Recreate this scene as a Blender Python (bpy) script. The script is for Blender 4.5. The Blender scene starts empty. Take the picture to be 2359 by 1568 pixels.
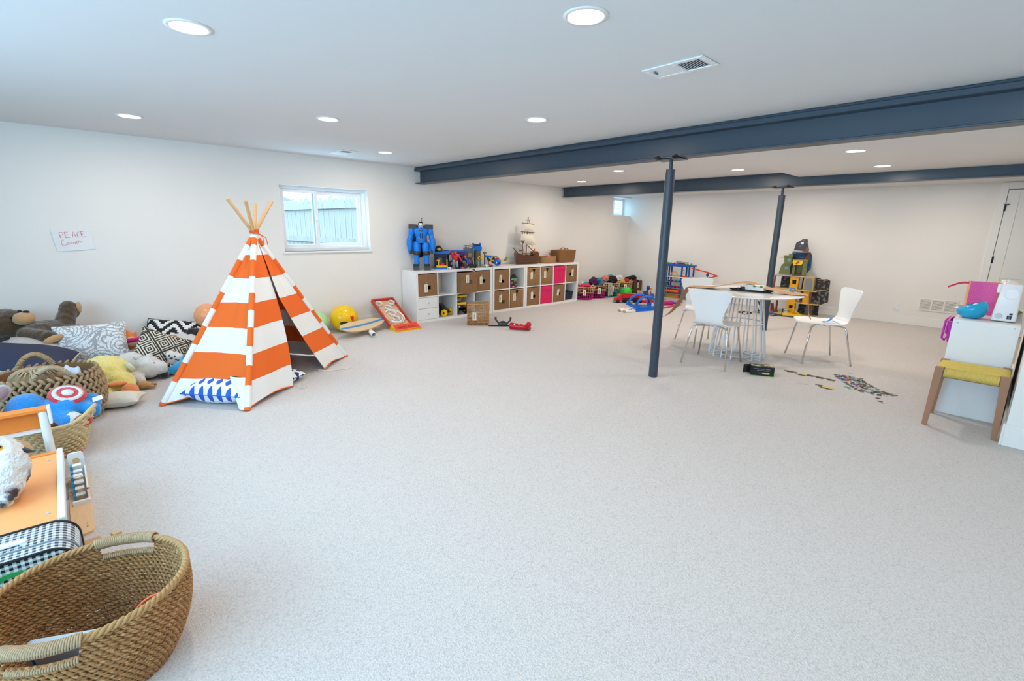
import bpy, bmesh, math, random
from mathutils import Vector, Matrix, Euler, noise
random.seed(7)
sc = bpy.context.scene
COL = sc.collection
PI = math.pi
# ------------------------------------------------------------------ camera
CAM = Vector((6.4056, -2.3904, 1.3935))
def make_camera():
    yaw, pit, rol = map(math.radians, (46.6511, 13.2269, 0.88835))
    f = Vector((-math.sin(yaw)*math.cos(pit), math.cos(yaw)*math.cos(pit), -math.sin(pit)))
    r = Vector((math.cos(yaw), math.sin(yaw), 0)); u = r.cross(f)
    r2 = math.cos(rol)*r + math.sin(rol)*u; u2 = -math.sin(rol)*r + math.cos(rol)*u
    cd = bpy.data.cameras.new('camera'); cd.sensor_fit = 'HORIZONTAL'; cd.sensor_width = 36
    cd.lens = 1095.78*36/2359; cd.clip_start = .02; cd.clip_end = 200
    o = bpy.data.objects.new('camera', cd); COL.objects.link(o)
    m = Matrix((r2, u2, -f)).transposed().to_4x4(); m.translation = CAM
    o.matrix_world = m; sc.camera = o
make_camera()
# ------------------------------------------------------------------ exposure, sky, daylight
sc.view_settings.view_transform = 'Standard'; sc.view_settings.look = 'None'
sc.view_settings.gamma = 1; sc.view_settings.exposure = EXPO = 0.44
sc.view_settings.use_curve_mapping = False
sc.render.film_transparent = False
SKY = 7.6
LED = 8.2
LED_COL = (1.0, .885, .755)
w = bpy.data.worlds.new('sky'); sc.world = w; w.use_nodes = True
bgn = w.node_tree.nodes['Background']; bgn.inputs[0].default_value = (.39, .715, 1.0, 1); bgn.inputs[1].default_value = SKY
def portal(loc, rot, sx, sy):
    l = bpy.data.lights.new('window_portal', 'AREA'); l.shape = 'RECTANGLE'; l.size = sx; l.size_y = sy
    l.cycles.is_portal = True
    o = bpy.data.objects.new('window_portal', l); o.location = loc; o.rotation_euler = rot; COL.objects.link(o)
portal((5.0, -4.32, 1.45), (PI/2, 0, 0), 5.6, 1.3)          # wide window behind the camera, light travels +y
portal((-.14, .28, 1.47), (0, -PI/2, 0), .8, 1.15)
# ------------------------------------------------------------------ colour / node helpers
def lin(h):
    if not isinstance(h, str): return tuple(h)
    h = h.lstrip('#'); c = [int(h[i:i+2], 16)/255 for i in (0, 2, 4)]
    return tuple(x/12.92 if x <= .04045 else ((x+.055)/1.055)**2.4 for x in c)
class X:
    """small arithmetic wrapper that writes Math nodes"""
    def __init__(s, nt, k): s.nt, s.k = nt, k
    def op(s, o, *b):
        n = s.nt.nodes.new('ShaderNodeMath'); n.operation = o
        for i, q in enumerate((s,)+b):
            if isinstance(q, X): s.nt.links.new(q.k, n.inputs[i])
            else: n.inputs[i].default_value = q
        return X(s.nt, n.outputs[0])
    def __add__(s, b): return s.op('ADD', b)
    def __sub__(s, b): return s.op('SUBTRACT', b)
    def __mul__(s, b): return s.op('MULTIPLY', b)
    def __truediv__(s, b): return s.op('DIVIDE', b)
    def __lt__(s, b): return s.op('LESS_THAN', b)
    def __gt__(s, b): return s.op('GREATER_THAN', b)
    def fr(s): return s.op('FRACT')
    def fl(s): return s.op('FLOOR')
    def ab(s): return s.op('ABSOLUTE')
    def sin(s): return s.op('SINE')
    def sq(s): return s.op('MULTIPLY', s)
    def mod2(s): return s.op('FLOORED_MODULO', 2.0)
    def mx(s, b): return s.op('MAXIMUM', b)
    def mn(s, b): return s.op('MINIMUM', b)
    def pp(s, b): return s.op('PINGPONG', b)
    def cl(s): return s.mx(0.0).mn(1.0)
class G:
    def __init__(g, nt):
        g.nt = nt; g.tc = nt.nodes.new('ShaderNodeTexCoord'); g.sp = nt.nodes.new('ShaderNodeSeparateXYZ')
        nt.links.new(g.tc.outputs['Object'], g.sp.inputs[0])
        g.x, g.y, g.z = (X(nt, g.sp.outputs[i]) for i in range(3))
    def noise(g, scale, detail=3, stretch=None, dist=0):
        n = g.nt.nodes.new('ShaderNodeTexNoise'); n.inputs['Scale'].default_value = scale; n.inputs['Detail'].default_value = detail
        n.inputs['Distortion'].default_value = dist
        src = g.tc.outputs['Object']
        if stretch:
            m = g.nt.nodes.new('ShaderNodeVectorMath'); m.operation = 'MULTIPLY'; m.inputs[1].default_value = stretch
            g.nt.links.new(src, m.inputs[0]); src = m.outputs[0]
        g.nt.links.new(src, n.inputs['Vector']); return X(g.nt, n.outputs[0])
    def voro(g, scale, feat='F1', out=0):
        n = g.nt.nodes.new('ShaderNodeTexVoronoi'); n.inputs['Scale'].default_value = scale; n.feature = feat
        g.nt.links.new(g.tc.outputs['Object'], n.inputs['Vector']); return X(g.nt, n.outputs[out])
MATS = {}
def mat(name, col, rough=.6, metal=0, var=.10, vs=30, bump=0, bs=150, stretch=None, col2=None, fn=None, sheen=0, coat=0,
        emit=None, es=1, trans=0, spec=.5, cols=None, alpha=1, bdist=.002, ior=1.45):
    """col: base colour; var/vs: gentle tonal noise; fn(G)->mask mixes to col2; cols: [(fn,col),...] further layers; bump: fine relief"""
    if name in MATS: return MATS[name]
    m = bpy.data.materials.new(name); MATS[name] = m; m.use_nodes = True; nt = m.node_tree
    b = nt.nodes['Principled BSDF']; g = G(nt)
    c = lin(col)
    n = g.noise(vs, 3, stretch)
    mx = nt.nodes.new('ShaderNodeMix'); mx.data_type = 'RGBA'
    nt.links.new(n.k, mx.inputs[0])
    mx.inputs[6].default_value = (*[min(1, q*(1+var)) for q in c], 1); mx.inputs[7].default_value = (*[q*(1-var) for q in c], 1)
    cur = mx.outputs[2]
    lay = ([(fn, col2)] if fn else []) + list(cols or [])
    for f2, c2 in lay:
        k = nt.nodes.new('ShaderNodeMix'); k.data_type = 'RGBA'
        nt.links.new(f2(g).cl().k, k.inputs[0]); nt.links.new(cur, k.inputs[6]); k.inputs[7].default_value = (*lin(c2), 1)
        cur = k.outputs[2]
    nt.links.new(cur, b.inputs['Base Color'])
    b.inputs['Roughness'].default_value = rough; b.inputs['Metallic'].default_value = metal
    b.inputs['Specular IOR Level'].default_value = spec; b.inputs['IOR'].default_value = ior
    if sheen: b.inputs['Sheen Weight'].default_value = sheen; b.inputs['Sheen Roughness'].default_value = .5
    if coat: b.inputs['Coat Weight'].default_value = coat; b.inputs['Coat Roughness'].default_value = .08
    if trans: b.inputs['Transmission Weight'].default_value = trans
    if alpha < 1: b.inputs['Alpha'].default_value = alpha
    if emit: b.inputs['Emission Color'].default_value = (*lin(emit), 1); b.inputs['Emission Strength'].default_value = es
    if bump:
        q = g.noise(bs, 2, stretch); bn = nt.nodes.new('ShaderNodeBump'); bn.inputs['Strength'].default_value = bump
        bn.inputs['Distance'].default_value = bdist
        nt.links.new(q.k, bn.inputs['Height']); nt.links.new(bn.outputs[0], b.inputs['Normal'])
    return m
def plain(name, col, **k):           # toy plastic by default
    k.setdefault('rough', .35); k.setdefault('var', .05); return mat(name, col, **k)
# ------------------------------------------------------------------ mesh builder
class MB:
    def __init__(s, T=None): s.v, s.f, s.m, s.sm, s.T, s.mi = [], [], [], [], (T or Matrix()), 0
    def add(s, vs, fs, smooth=False, mi=None):
        b = len(s.v); T = s.T
        s.v += [T @ Vector(v) for v in vs]; s.f += [[b+i for i in f] for f in fs]
        k = s.mi if mi is None else mi
        s.m += [k]*len(fs); s.sm += [smooth]*len(fs); return s
    def box(s, c, d, rot=None, bev=0, seg=1, mi=None, smooth=None):
        bm = bmesh.new(); bmesh.ops.create_cube(bm, size=1); bmesh.ops.scale(bm, vec=d, verts=bm.verts)
        if bev: bmesh.ops.bevel(bm, geom=bm.edges[:], offset=min(bev, .49*min(d)), segments=seg, affect='EDGES', profile=.5)
        R = Matrix.Translation(c)
        if rot: R = R @ Euler([math.radians(a) for a in rot]).to_matrix().to_4x4()
        bm.verts.index_update()
        s.add([R @ v.co for v in bm.verts], [[v.index for v in f.verts] for f in bm.faces], (seg > 1) if smooth is None else smooth, mi); bm.free(); return s
    def b2(s, lo, hi, bev=0, **k):
        return s.box([(a+b)/2 for a, b in zip(lo, hi)], [abs(b-a) for a, b in zip(lo, hi)], bev=bev, **k)
    def cyl(s, a, b, r, r2=None, n=14, caps=True, mi=None, flat=False):
        a, b = Vector(a), Vector(b); r2 = r if r2 is None else r2
        d = (b-a).normalized(); p = d.orthogonal().normalized(); q = d.cross(p)
        cs = [(math.cos(2*PI*i/n), math.sin(2*PI*i/n)) for i in range(n)]
        A = [a + (p*x+q*y)*r for x, y in cs]; B = [b + (p*x+q*y)*r2 for x, y in cs]
        s.add(A+B, [[i, (i+1) % n, n+(i+1) % n, n+i] for i in range(n)], not flat, mi)
        if caps: s.add(A, [list(range(n-1, -1, -1))], False, mi); s.add(B, [list(range(n))], False, mi)
        return s
    def tube(s, pts, r, n=8, closed=False, mi=None, caps=True, flat=1):
        pts = [Vector(p) for p in pts]; m = len(pts); rr = r if isinstance(r, (list, tuple)) else [r]*m
        vs = []; up = None
        for i in range(m):
            t = (pts[(i+1) % m]-pts[i-1]) if closed else (pts[min(i+1, m-1)]-pts[max(i-1, 0)])
            if t.length < 1e-9: t = Vector((0, 0, 1))
            t.normalize()
            if up is None: up = t.orthogonal().normalized()
            up = up - t*up.dot(t)
            if up.length < 1e-6: up = t.orthogonal()
            up.normalize(); q = t.cross(up)
            vs += [pts[i] + up*math.cos(2*PI*k/n)*rr[i] + q*math.sin(2*PI*k/n)*rr[i]*flat for k in range(n)]
        fs = []
        for i in range(m if closed else m-1):
            j = (i+1) % m
            fs += [[i*n+k, i*n+(k+1) % n, j*n+(k+1) % n, j*n+k] for k in range(n)]
        if not closed and caps: fs += [list(range(n-1, -1, -1)), [(m-1)*n+k for k in range(n)]]
        return s.add(vs, fs, True, mi)
    def ell(s, c, r, rot=None, n=16, m=10, mi=None, wob=0, wf=3):
        if not isinstance(r, (list, tuple)): r = (r, r, r)
        R = Matrix.Translation(c)
        if rot: R = R @ Euler([math.radians(a) for a in rot]).to_matrix().to_4x4()
        vs = [(0, 0, r[2])]
        for j in range(1, m):
            for i in range(n):
                a, b = PI*j/m, 2*PI*i/n
                vs.append((r[0]*math.sin(a)*math.cos(b), r[1]*math.sin(a)*math.sin(b), r[2]*math.cos(a)))
        vs.append((0, 0, -r[2]))
        fs = [[0, 1+i, 1+(i+1) % n] for i in range(n)]
        for j in range(m-2):
            fs += [[1+j*n+i, 1+(j+1)*n+i, 1+(j+1)*n+(i+1) % n, 1+j*n+(i+1) % n] for i in range(n)]
        e = 1+(m-2)*n; fs += [[e+i, len(vs)-1, e+(i+1) % n] for i in range(n)]
        vs = [R @ Vector(v) for v in vs]
        if wob:
            C0 = Vector(c); vs = [C0+(v-C0)*(1+wob*noise.noise((v)*wf/max(r)+Vector((c[0]*7, c[1]*5, 3)))) for v in vs]
        return s.add(vs, fs, True, mi)
    def lathe(s, prof, n=28, c=(0, 0, 0), mi=None, sx=1, sy=1, closed=False, smooth=True):
        vs = []; m = len(prof)
        for r, z in prof: vs += [(c[0]+r*sx*math.cos(2*PI*i/n), c[1]+r*sy*math.sin(2*PI*i/n), c[2]+z) for i in range(n)]
        fs = []
        for j in range(m if closed else m-1):
            k = (j+1) % m
            fs += [[j*n+i, j*n+(i+1) % n, k*n+(i+1) % n, k*n+i] for i in range(n)]
        return s.add(vs, fs, smooth, mi)
    def prism(s, poly, z0, z1, mi=None, ax='z', smooth=False):
        """polygon extruded; ax gives the extrusion axis. poly in the two other axes"""
        f = {'z': lambda p, t: (p[0], p[1], t), 'x': lambda p, t: (t, p[0], p[1]), 'y': lambda p, t: (p[0], t, p[1])}[ax]
        n = len(poly); vs = [f(p, z0) for p in poly]+[f(p, z1) for p in poly]
        s.add(vs, [[i, (i+1) % n, n+(i+1) % n, n+i] for i in range(n)], smooth, mi)
        s.add(vs[:n], [list(range(n-1, -1, -1))], False, mi); return s.add(vs[n:], [list(range(n))], False, mi)
    def grid(s, fn, nu, nv, mi=None, smooth=True, mif=None):
        vs = [fn(i/nu, j/nv) for j in range(nv+1) for i in range(nu+1)]
        fs = [[j*(nu+1)+i, j*(nu+1)+i+1, (j+1)*(nu+1)+i+1, (j+1)*(nu+1)+i] for j in range(nv) for i in range(nu)]
        s.add(vs, fs, smooth, mi)
        if mif: s.m[-len(fs):] = [mif((i+.5)/nu, (j+.5)/nv) for j in range(nv) for i in range(nu)]
        return s
    def shell(s, fn, nu, nv, t, mi=None, mif=None):
        """grid surface given thickness t along its normal, closed at the rim"""
        P = [[Vector(fn(i/nu, j/nv)) for i in range(nu+1)] for j in range(nv+1)]
        def nrm(i, j):
            a = P[j][min(i+1, nu)]-P[j][max(i-1, 0)]; b = P[min(j+1, nv)][i]-P[max(j-1, 0)][i]
            c = a.cross(b); return c.normalized() if c.length > 1e-12 else Vector((0, 0, 1))
        N = [[nrm(i, j) for i in range(nu+1)] for j in range(nv+1)]
        top = [P[j][i]+N[j][i]*t/2 for j in range(nv+1) for i in range(nu+1)]
        bot = [P[j][i]-N[j][i]*t/2 for j in range(nv+1) for i in range(nu+1)]
        k = len(top); W = nu+1; fs = []; ms = []
        for j in range(nv):
            for i in range(nu):
                q = mif((i+.5)/nu, (j+.5)/nv) if mif else (s.mi if mi is None else mi)
                fs.append([j*W+i, j*W+i+1, (j+1)*W+i+1, (j+1)*W+i]); fs.append([k+(j+1)*W+i, k+(j+1)*W+i+1, k+j*W+i+1, k+j*W+i]); ms += [q, q]
        s.add(top+bot, fs, True); s.m[-len(fs):] = ms
        rim = [(0, i) for i in range(nu)]+[(j, nu) for j in range(nv)]+[(nv, i) for i in range(nu, 0, -1)]+[(j, 0) for j in range(nv, 0, -1)]
        vs = [P[j][i]+N[j][i]*t/2 for j, i in rim]+[P[j][i]-N[j][i]*t/2 for j, i in rim]; n = len(rim)
        fs = [[i, n+i, n+(i+1) % n, (i+1) % n] for i in range(n)]
        s.add(vs, fs, False)
        if mif: s.m[-len(fs):] = [mif(min(max((i+.5)/nu, .01), .99), min(max((j+.5)/nv, .01), .99)) for j, i in rim]
        return s
    def mesh(s, name, mats):
        me = bpy.data.meshes.new(name); me.from_pydata(s.v, [], s.f); me.update()
        for m in (mats if isinstance(mats, (list, tuple)) else [mats]): me.materials.append(m)
        me.polygons.foreach_set('material_index', s.m); me.polygons.foreach_set('use_smooth', s.sm); return me
def obj(name, mb, mats, parent=None, loc=None, rot=None, label=None, kind=None):
    me = mb.mesh(name, mats) if isinstance(mb, MB) else mb
    o = bpy.data.objects.new(name, me); COL.objects.link(o)
    if parent: o.parent = parent
    if loc: o.location = loc
    if rot: o.rotation_euler = [math.radians(a) for a in rot]
    if label: o['label'] = label
    if kind: o['kind'] = kind
    return o
def tag(o, label=None, cat=None, group=None, kind=None):
    for k, v in (('label', label), ('category', cat), ('group', group), ('kind', kind)):
        if v: o[k] = v
    return o
def thing(name, label, cat, loc=(0, 0, 0), rz=0, group=None, rot=None):
    o = bpy.data.objects.new(name, None); COL.objects.link(o); o.empty_display_size = .05
    o.location = loc; o.rotation_euler = [math.radians(a) for a in rot] if rot else (0, 0, math.radians(rz))
    return tag(o, label, cat, group)
def one(name, mb, mats, label, cat, loc=(0, 0, 0), rz=0, group=None, rot=None):   # a thing that is one mesh
    o = obj(name, mb, mats); o.location = loc; o.rotation_euler = [math.radians(a) for a in rot] if rot else (0, 0, math.radians(rz))
    return tag(o, label, cat, group)
def struct(name, mb, mats, parent=None):
    o = obj(name, mb, mats, parent)
    if not parent: o['kind'] = 'structure'
    return o
def dup(o, parent=None):
    c = o.copy(); COL.objects.link(c)
    if parent: c.parent = parent
    for ch in list(o.children): dup(ch, c)
    return c
def place(o, loc, rz=0, label=None, group=None, rot=None):
    o.location = loc; o.rotation_euler = [math.radians(a) for a in rot] if rot else (0, 0, math.radians(rz))
    return tag(o, label, None, group)
def text_mesh(body, size, depth=.0, italic=0):
    cu = bpy.data.curves.new('lettering', 'FONT'); cu.body = body; cu.size = size; cu.extrude = depth; cu.align_x = 'CENTER'; cu.align_y = 'CENTER'; cu.shear = italic
    cu.resolution_u = 3
    t = bpy.data.objects.new('lettering', cu); COL.objects.link(t); bpy.context.view_layer.update()
    me = bpy.data.meshes.new_from_object(t.evaluated_get(bpy.context.evaluated_depsgraph_get()))
    bpy.data.objects.remove(t); return me
def blob(name, parts, m, parent=None, vox=.012, smooth=6, wob=0, wf=25, loc=None, label=None):
    """one continuous soft body grown from overlapping ellipsoids ('e',c,r,rot) and tapering limbs ('c',a,b,ra,rb)"""
    mb = MB()
    for p in parts:
        if p[0] == 'e': mb.ell(p[1], p[2], p[3] if len(p) > 3 else None, n=20, m=14)
        else:
            a, b, ra, rb = Vector(p[1]), Vector(p[2]), p[3], p[4]
            mb.ell(a, ra, n=14, m=10); mb.ell(b, rb, n=14, m=10); mb.cyl(a, b, ra, rb, n=14)
    # weld caps so the parts are closed volumes
    me = mb.mesh(name, m); bm = bmesh.new(); bm.from_mesh(me); bmesh.ops.remove_doubles(bm, verts=bm.verts, dist=1e-5); bm.to_mesh(me); bm.free()
    t = bpy.data.objects.new('soft', me); COL.objects.link(t)
    q = t.modifiers.new('r', 'REMESH'); q.mode = 'VOXEL'; q.voxel_size = vox
    q = t.modifiers.new('s', 'SMOOTH'); q.iterations = smooth; q.factor = .5
    bpy.context.view_layer.update()
    out = bpy.data.meshes.new_from_object(t.evaluated_get(bpy.context.evaluated_depsgraph_get()))
    bpy.data.objects.remove(t)
    if wob:
        for v in out.vertices: v.co += v.normal*wob*noise.noise(v.co*wf)
    out.name = name
    if not out.materials: out.materials.append(m)
    for p in out.polygons: p.use_smooth = True
    return obj(name, out, None, parent, loc, label=label)
def pillow_mb(w, h, t, n=22, T=None, pinch=.07):
    mb = MB(T)
    def f(sgn):
        def g(u, v):
            a, b = u*2-1, v*2-1
            x = a*w/2*(1-pinch*(1-b*b)*abs(a)**3); y = b*h/2*(1-pinch*(1-a*a)*abs(b)**3)
            z = sgn*t/2*max(0, (1-abs(a)**2.6)*(1-abs(b)**2.6))**.55
            z += .006*noise.noise(Vector((x*7, y*7, sgn)))*(1-a**8)*(1-b**8)
            return (x, y, z)
        return g
    mb.grid(f(1), n, n); mb.grid(lambda u, v: f(-1)(1-u, v), n, n); return mb
def rim_pts(w, h, pinch=.07, n=20, grow=1.0):
    pts = []
    for k in range(4*n):
        s, q = divmod(k, n); q = q/n*2-1
        a, b = [(q, -1), (1, q), (-q, 1), (-1, -q)][s]
        pts.append((a*w/2*(1-pinch*(1-b*b)*abs(a)**3)*grow, b*h/2*(1-pinch*(1-a*a)*abs(b)**3)*grow, 0))
    return pts
# ------------------------------------------------------------------ shared materials
WALL = mat('wall_paint', (.83, .80, .755), rough=.75, var=.015, vs=3, bump=.05, bs=400)
CEIL = mat('ceiling_paint', (.76, .765, .765), rough=.85, var=.01, vs=3)
TRIM = mat('trim_paint', (.84, .82, .78), rough=.4, var=.01)
CARPET = mat('carpet_loop', (.655, .605, .575), rough=.95, var=.10, vs=150, bump=.8, bs=170, bdist=.006, sheen=.2,
             cols=[(lambda g: (g.voro(140)-.30)*1.3, (.48, .445, .42)), (lambda g: (g.noise(420, 1)-.5)*1.2, (.55, .51, .485)), (lambda g: (g.noise(1.3, 2)-.5)*.5, (.61, .565, .535))])  # darker cell borders paint the shade between the carpet loops
STEEL = mat('beam_paint', '#3c4956', rough=.38, var=.06, vs=6)
STEELD = mat('column_paint', '#38424e', rough=.33, var=.05, vs=6)
WHITE = mat('white_laminate', (.83, .83, .82), rough=.32, var=.01)
VINYL = mat('white_vinyl', (.88, .89, .9), rough=.3, var=.01)
CHROME = mat('chrome', (.75, .76, .78), rough=.12, metal=1, var=.02)
GLASS = mat('window_glass', (.9, .97, 1), rough=.0, trans=1, ior=1.02, var=0)
BLK = plain('black_plastic', '#1c1d20'); DGR = plain('dark_grey_plastic', '#3a3c40'); GRY = plain('grey_plastic', '#7f858c'); LGR = plain('light_grey_plastic', '#b9bdc2')
BLU = plain('blue_plastic', '#0f6fd6'); BLD = plain('deep_blue_plastic', '#14429a'); YEL = plain('yellow_plastic', '#f4c20d'); RED = plain('red_plastic', '#d5222c')
ORA = plain('orange_plastic', '#f0642a'); GRN = plain('green_plastic', '#3fae3a'); PUR = plain('purple_plastic', '#7a3a9c'); PNK = plain('pink_plastic', '#e2408f')
WHP = plain('white_plastic', '#eceded'); TEAL = plain('teal_plastic', '#1f9c9c'); BRN = plain('brown_plastic', '#6b4027'); OLV = plain('olive_plastic', '#7d8446')
TAN = plain('tan_plastic', '#c9a06a'); CREAMP = plain('cream_plastic', '#e4dccb')
WOOD = mat('pale_wood', '#d8ae7c', rough=.5, var=.14, vs=14, stretch=(1, 1, 8), bump=.1, bs=40)
WOODB = mat('birch_board', '#e2bd90', rough=.5, var=.10, vs=10, stretch=(1, 8, 8))
WOODT = mat('toasted_wood', '#a07355', rough=.45, var=.2, vs=18, stretch=(1, 1, .12))
PAPER = mat('white_paper', (.81, .80, .81), rough=.8, var=.02)
KRAFT = mat('kraft_paper', '#b08c67', rough=.75, var=.07, vs=20)
TAGC = mat('tag_card', '#e6ddca', rough=.8, var=.03)
INK = mat('print_ink', '#6d6558', rough=.8)
STRING = mat('cotton_string', '#e9e2d4', rough=.9)
# ------------------------------------------------------------------ room shell
X0, XR, YN, YF, H, HM, HS, HFAR = 0.0, 9.0, -4.3, 7.33, 2.25, 2.185, 2.12, 2.13
def wall_with_holes(axis, at, thick, a0, a1, z1, holes):
    """wall slab made of boxes around rectangular holes [(a_lo,a_hi,z_lo,z_hi)]; axis 'x' = plane x=at, running along y"""
    mb = MB()
    def put(a, b, c, d):
        if b-a < 1e-4 or d-c < 1e-4: return
        if axis == 'x': mb.b2((min(at, at+thick), a, c), (max(at, at+thick), b, d))
        else: mb.b2((a, min(at, at+thick), c), (b, max(at, at+thick), d))
    cur = a0
    for h in sorted(holes):
        put(cur, h[0], 0, z1); put(h[0], h[1], 0, h[2]); put(h[0], h[1], h[3], z1); cur = h[1]
    put(cur, a1, 0, z1); return mb
W1 = (-.313, .866, 1.065, 1.885); W2 = (6.66, 7.3299, 1.70, 2.10)
struct('floor', MB().b2((-.2, YN-.1, -.1), (XR+.1, YF+.1, 0)), CARPET)
struct('wall_left', wall_with_holes('x', 0, -.26, YN-.1, YF+.26, 2.4, [W1, W2]), WALL)
struct('wall_far', MB().b2((-.26, YF, 0), (XR+.1, YF+.1, 2.4)), WALL)
W3 = (2.2, 7.8, .8, 2.1)
struct('wall_near', wall_with_holes('y', YN, -.14, -.2, XR+.1, 2.4, [W3]), WALL)
struct('wall_right', wall_with_holes('x', XR, .12, YN-.1, YF+.1, 2.4, []), WALL)
struct('ceiling', MB().b2((0, YN, H), (XR, 1.70, H+.1)), CEIL)
struct('ceiling', MB().b2((0, 1.70, HM), (4.15, 5.0, H+.1)), CEIL)
struct('ceiling', MB().b2((4.15, 1.70, HS), (XR, 4.955, H+.1)).b2((4.15, 4.955, HM), (XR, 5.0, H+.1)), CEIL)
struct('ceiling', MB().b2((0, 5.0, HFAR), (XR, YF, H+.1)), CEIL)
struct('trim_1', MB().b2((0, 5.10, HFAR-.035), (XR, 5.34, HFAR+.01), bev=.003), CEIL)
# closet corner by the desk
struct('wall_corner', MB().b2((6.515, 2.135, 0), (XR, 4.4, H)), WALL)
def baseboard(name, lo, hi):
    struct(name, MB().b2(lo, hi, bev=.004), TRIM)
BH, BT = .135, .014
baseboard('baseboard_left', (0, YN, 0), (BT, YF, BH))
baseboard('baseboard_far', (BT, YF-BT, 0), (5.985, YF, BH))
baseboard('baseboard_near', (BT, YN, 0), (XR, YN+BT, BH))
baseboard('baseboard_corner', (6.515, 2.135-BT, 0), (XR, 2.135, BH+.02))
baseboard('baseboard_corner_side', (6.515-BT, 2.135-BT, 0), (6.515, 4.4, BH+.02))
# --- window 1: white vinyl slider set deep in the left wall
def frame_x(mb, x0, x1, y0, y1, z0, z1, t):   # rectangular frame in a plane x = const
    mb.b2((x0, y0, z0), (x1, y0+t, z1), bev=.003); mb.b2((x0, y1-t, z0), (x1, y1, z1), bev=.003)
    mb.b2((x0, y0+t, z0), (x1, y1-t, z0+t), bev=.003); mb.b2((x0, y0+t, z1-t), (x1, y1-t, z1), bev=.003); return mb
def frame_y(mb, y0, y1, x0, x1, z0, z1, t):
    mb.b2((x0, y0, z0), (x0+t, y1, z1), bev=.003); mb.b2((x1-t, y0, z0), (x1, y1, z1), bev=.003)
    mb.b2((x0+t, y0, z0), (x1-t, y1, z0+t), bev=.003); mb.b2((x0+t, y0, z1-t), (x1-t, y1, z1), bev=.003); return mb
w1 = bpy.data.objects.new('window_1', None); COL.objects.link(w1); w1['kind'] = 'structure'; w1.location = (0, 0, 0)
y0, y1, z0, z1 = W1
obj('window_frame', frame_x(MB(), -.20, -.10, y0, y1, z0, z1, .045), VINYL, w1)
ym = .165
s1 = obj('sash', frame_x(MB(), -.145, -.115, y0+.045, ym+.03, z0+.045, z1-.045, .04), VINYL, w1)
obj('pane', MB().b2((-.132, y0+.085, z0+.085), (-.128, ym-.01, z1-.085)), GLASS, s1)
s2 = obj('sash', frame_x(MB(), -.185, -.15, ym-.03, y1-.045, z0+.045, z1-.045, .055), VINYL, w1)
obj('pane', MB().b2((-.170, ym+.025, z0+.1), (-.166, y1-.1, z1-.1)), GLASS, s2)
obj('latch', MB().b2((-.115, ym-.004, 1.46), (-.10, ym+.018, 1.53), bev=.003), VINYL, s1)
obj('window_sill', MB().b2((-.10, y0-.012, z0-.025), (.022, y1+.012, z0), bev=.004), TRIM, w1)
obj('jamb_liner', MB().b2((-.10, y1-.006, z0), (0, y1, z1)).b2((-.10, y0, z0), (0, y0+.006, z1)).b2((-.10, y0+.006, z1-.006), (0, y1-.006, z1)), TRIM, w1)
# --- window 2: small hopper in the far corner, with a corrugated well outside
w2 = bpy.data.objects.new('window_2', None); COL.objects.link(w2); w2['kind'] = 'structure'
y0, y1, z0, z1 = W2
obj('window_frame', frame_x(MB(), -.255, -.19, y0, y1, z0, z1, .05), VINYL, w2)
obj('mullion', MB().b2((-.25, (y0+y1)/2-.05, z0+.05), (-.195, (y0+y1)/2-.02, z1-.05), bev=.003), VINYL, w2)
obj('pane', MB().b2((-.235, y0+.05, z0+.05), (-.231, y1-.05, z1-.05)), GLASS, w2)
obj('window_sill', MB().b2((-.19, y0, z0), (.0, y1, z0+.012), bev=.003), TRIM, w2)
GALV = mat('galvanised_steel', (.62, .68, .74), rough=.45, metal=.4, var=.1, vs=8)
well = MB()
def wf(u, v):
    a = PI*(u); r = .62+.025*math.cos(v*2*PI*7)
    return (-.28-r*math.sin(a)*.9, 7.0+r*math.cos(a)*1.15, 1.35+v*.75)
well.grid(wf, 24, 56)
struct('trim_window_well', well, GALV)
# --- window 3: the daylight behind the camera
w3 = bpy.data.objects.new('window_3', None); COL.objects.link(w3); w3['kind'] = 'structure'
obj('window_frame', frame_y(MB(), YN-.10, YN-.03, W3[0], W3[1], W3[2], W3[3], .05), VINYL, w3)
for k in range(1, 6):
    xx = W3[0]+(W3[1]-W3[0])*k/6
    obj('mullion', MB().b2((xx-.03, YN-.10, W3[2]+.05), (xx+.03, YN-.03, W3[3]-.05), bev=.003), VINYL, w3)
obj('window_sill', MB().b2((W3[0]-.03, YN-.03, W3[2]-.025), (W3[1]+.03, YN+.04, W3[2]), bev=.004), TRIM, w3)
# --- door in the far wall
d = bpy.data.objects.new('door_1', None); COL.objects.link(d); d['kind'] = 'structure'
DX = 6.085; yd = YF
obj('casing', MB().b2((DX-.09, yd-.018, 0), (DX-.006, yd, 2.118), bev=.003).b2((DX-.006, yd-.018, 2.03), (6.93, yd, 2.118), bev=.003).b2((6.845, yd-.018, 0), (6.93, yd, 2.03), bev=.003), TRIM, d)
obj('gap_shade_sheet', MB().b2((DX-.006, yd-.004, 0), (6.845, yd-.001, 2.03)), mat('shadow_gap', '#8a7f70', rough=.8), d)  # dull sheet behind the slab, its colour painting the shade in the jamb gap
slab = MB()
xs = (DX, DX+.118, 6.72, 6.838); zs = (.01, .22, .81, 1.005, 1.90, 2.02)
slab.b2((xs[0], yd-.014, zs[0]), (xs[1], yd-.004, zs[5]), bev=.002); slab.b2((xs[2], yd-.014, zs[0]), (xs[3], yd-.004, zs[5]), bev=.002)
for a, b in ((0, 1), (2, 3), (4, 5)): slab.b2((xs[1], yd-.014, zs[a]), (xs[2], yd-.004, zs[b]), bev=.002)
obj('door_slab', slab, TRIM, d)
obj('panel', MB().b2((xs[1], yd-.008, zs[1]), (xs[2], yd-.004, zs[2])), TRIM, d)
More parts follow.
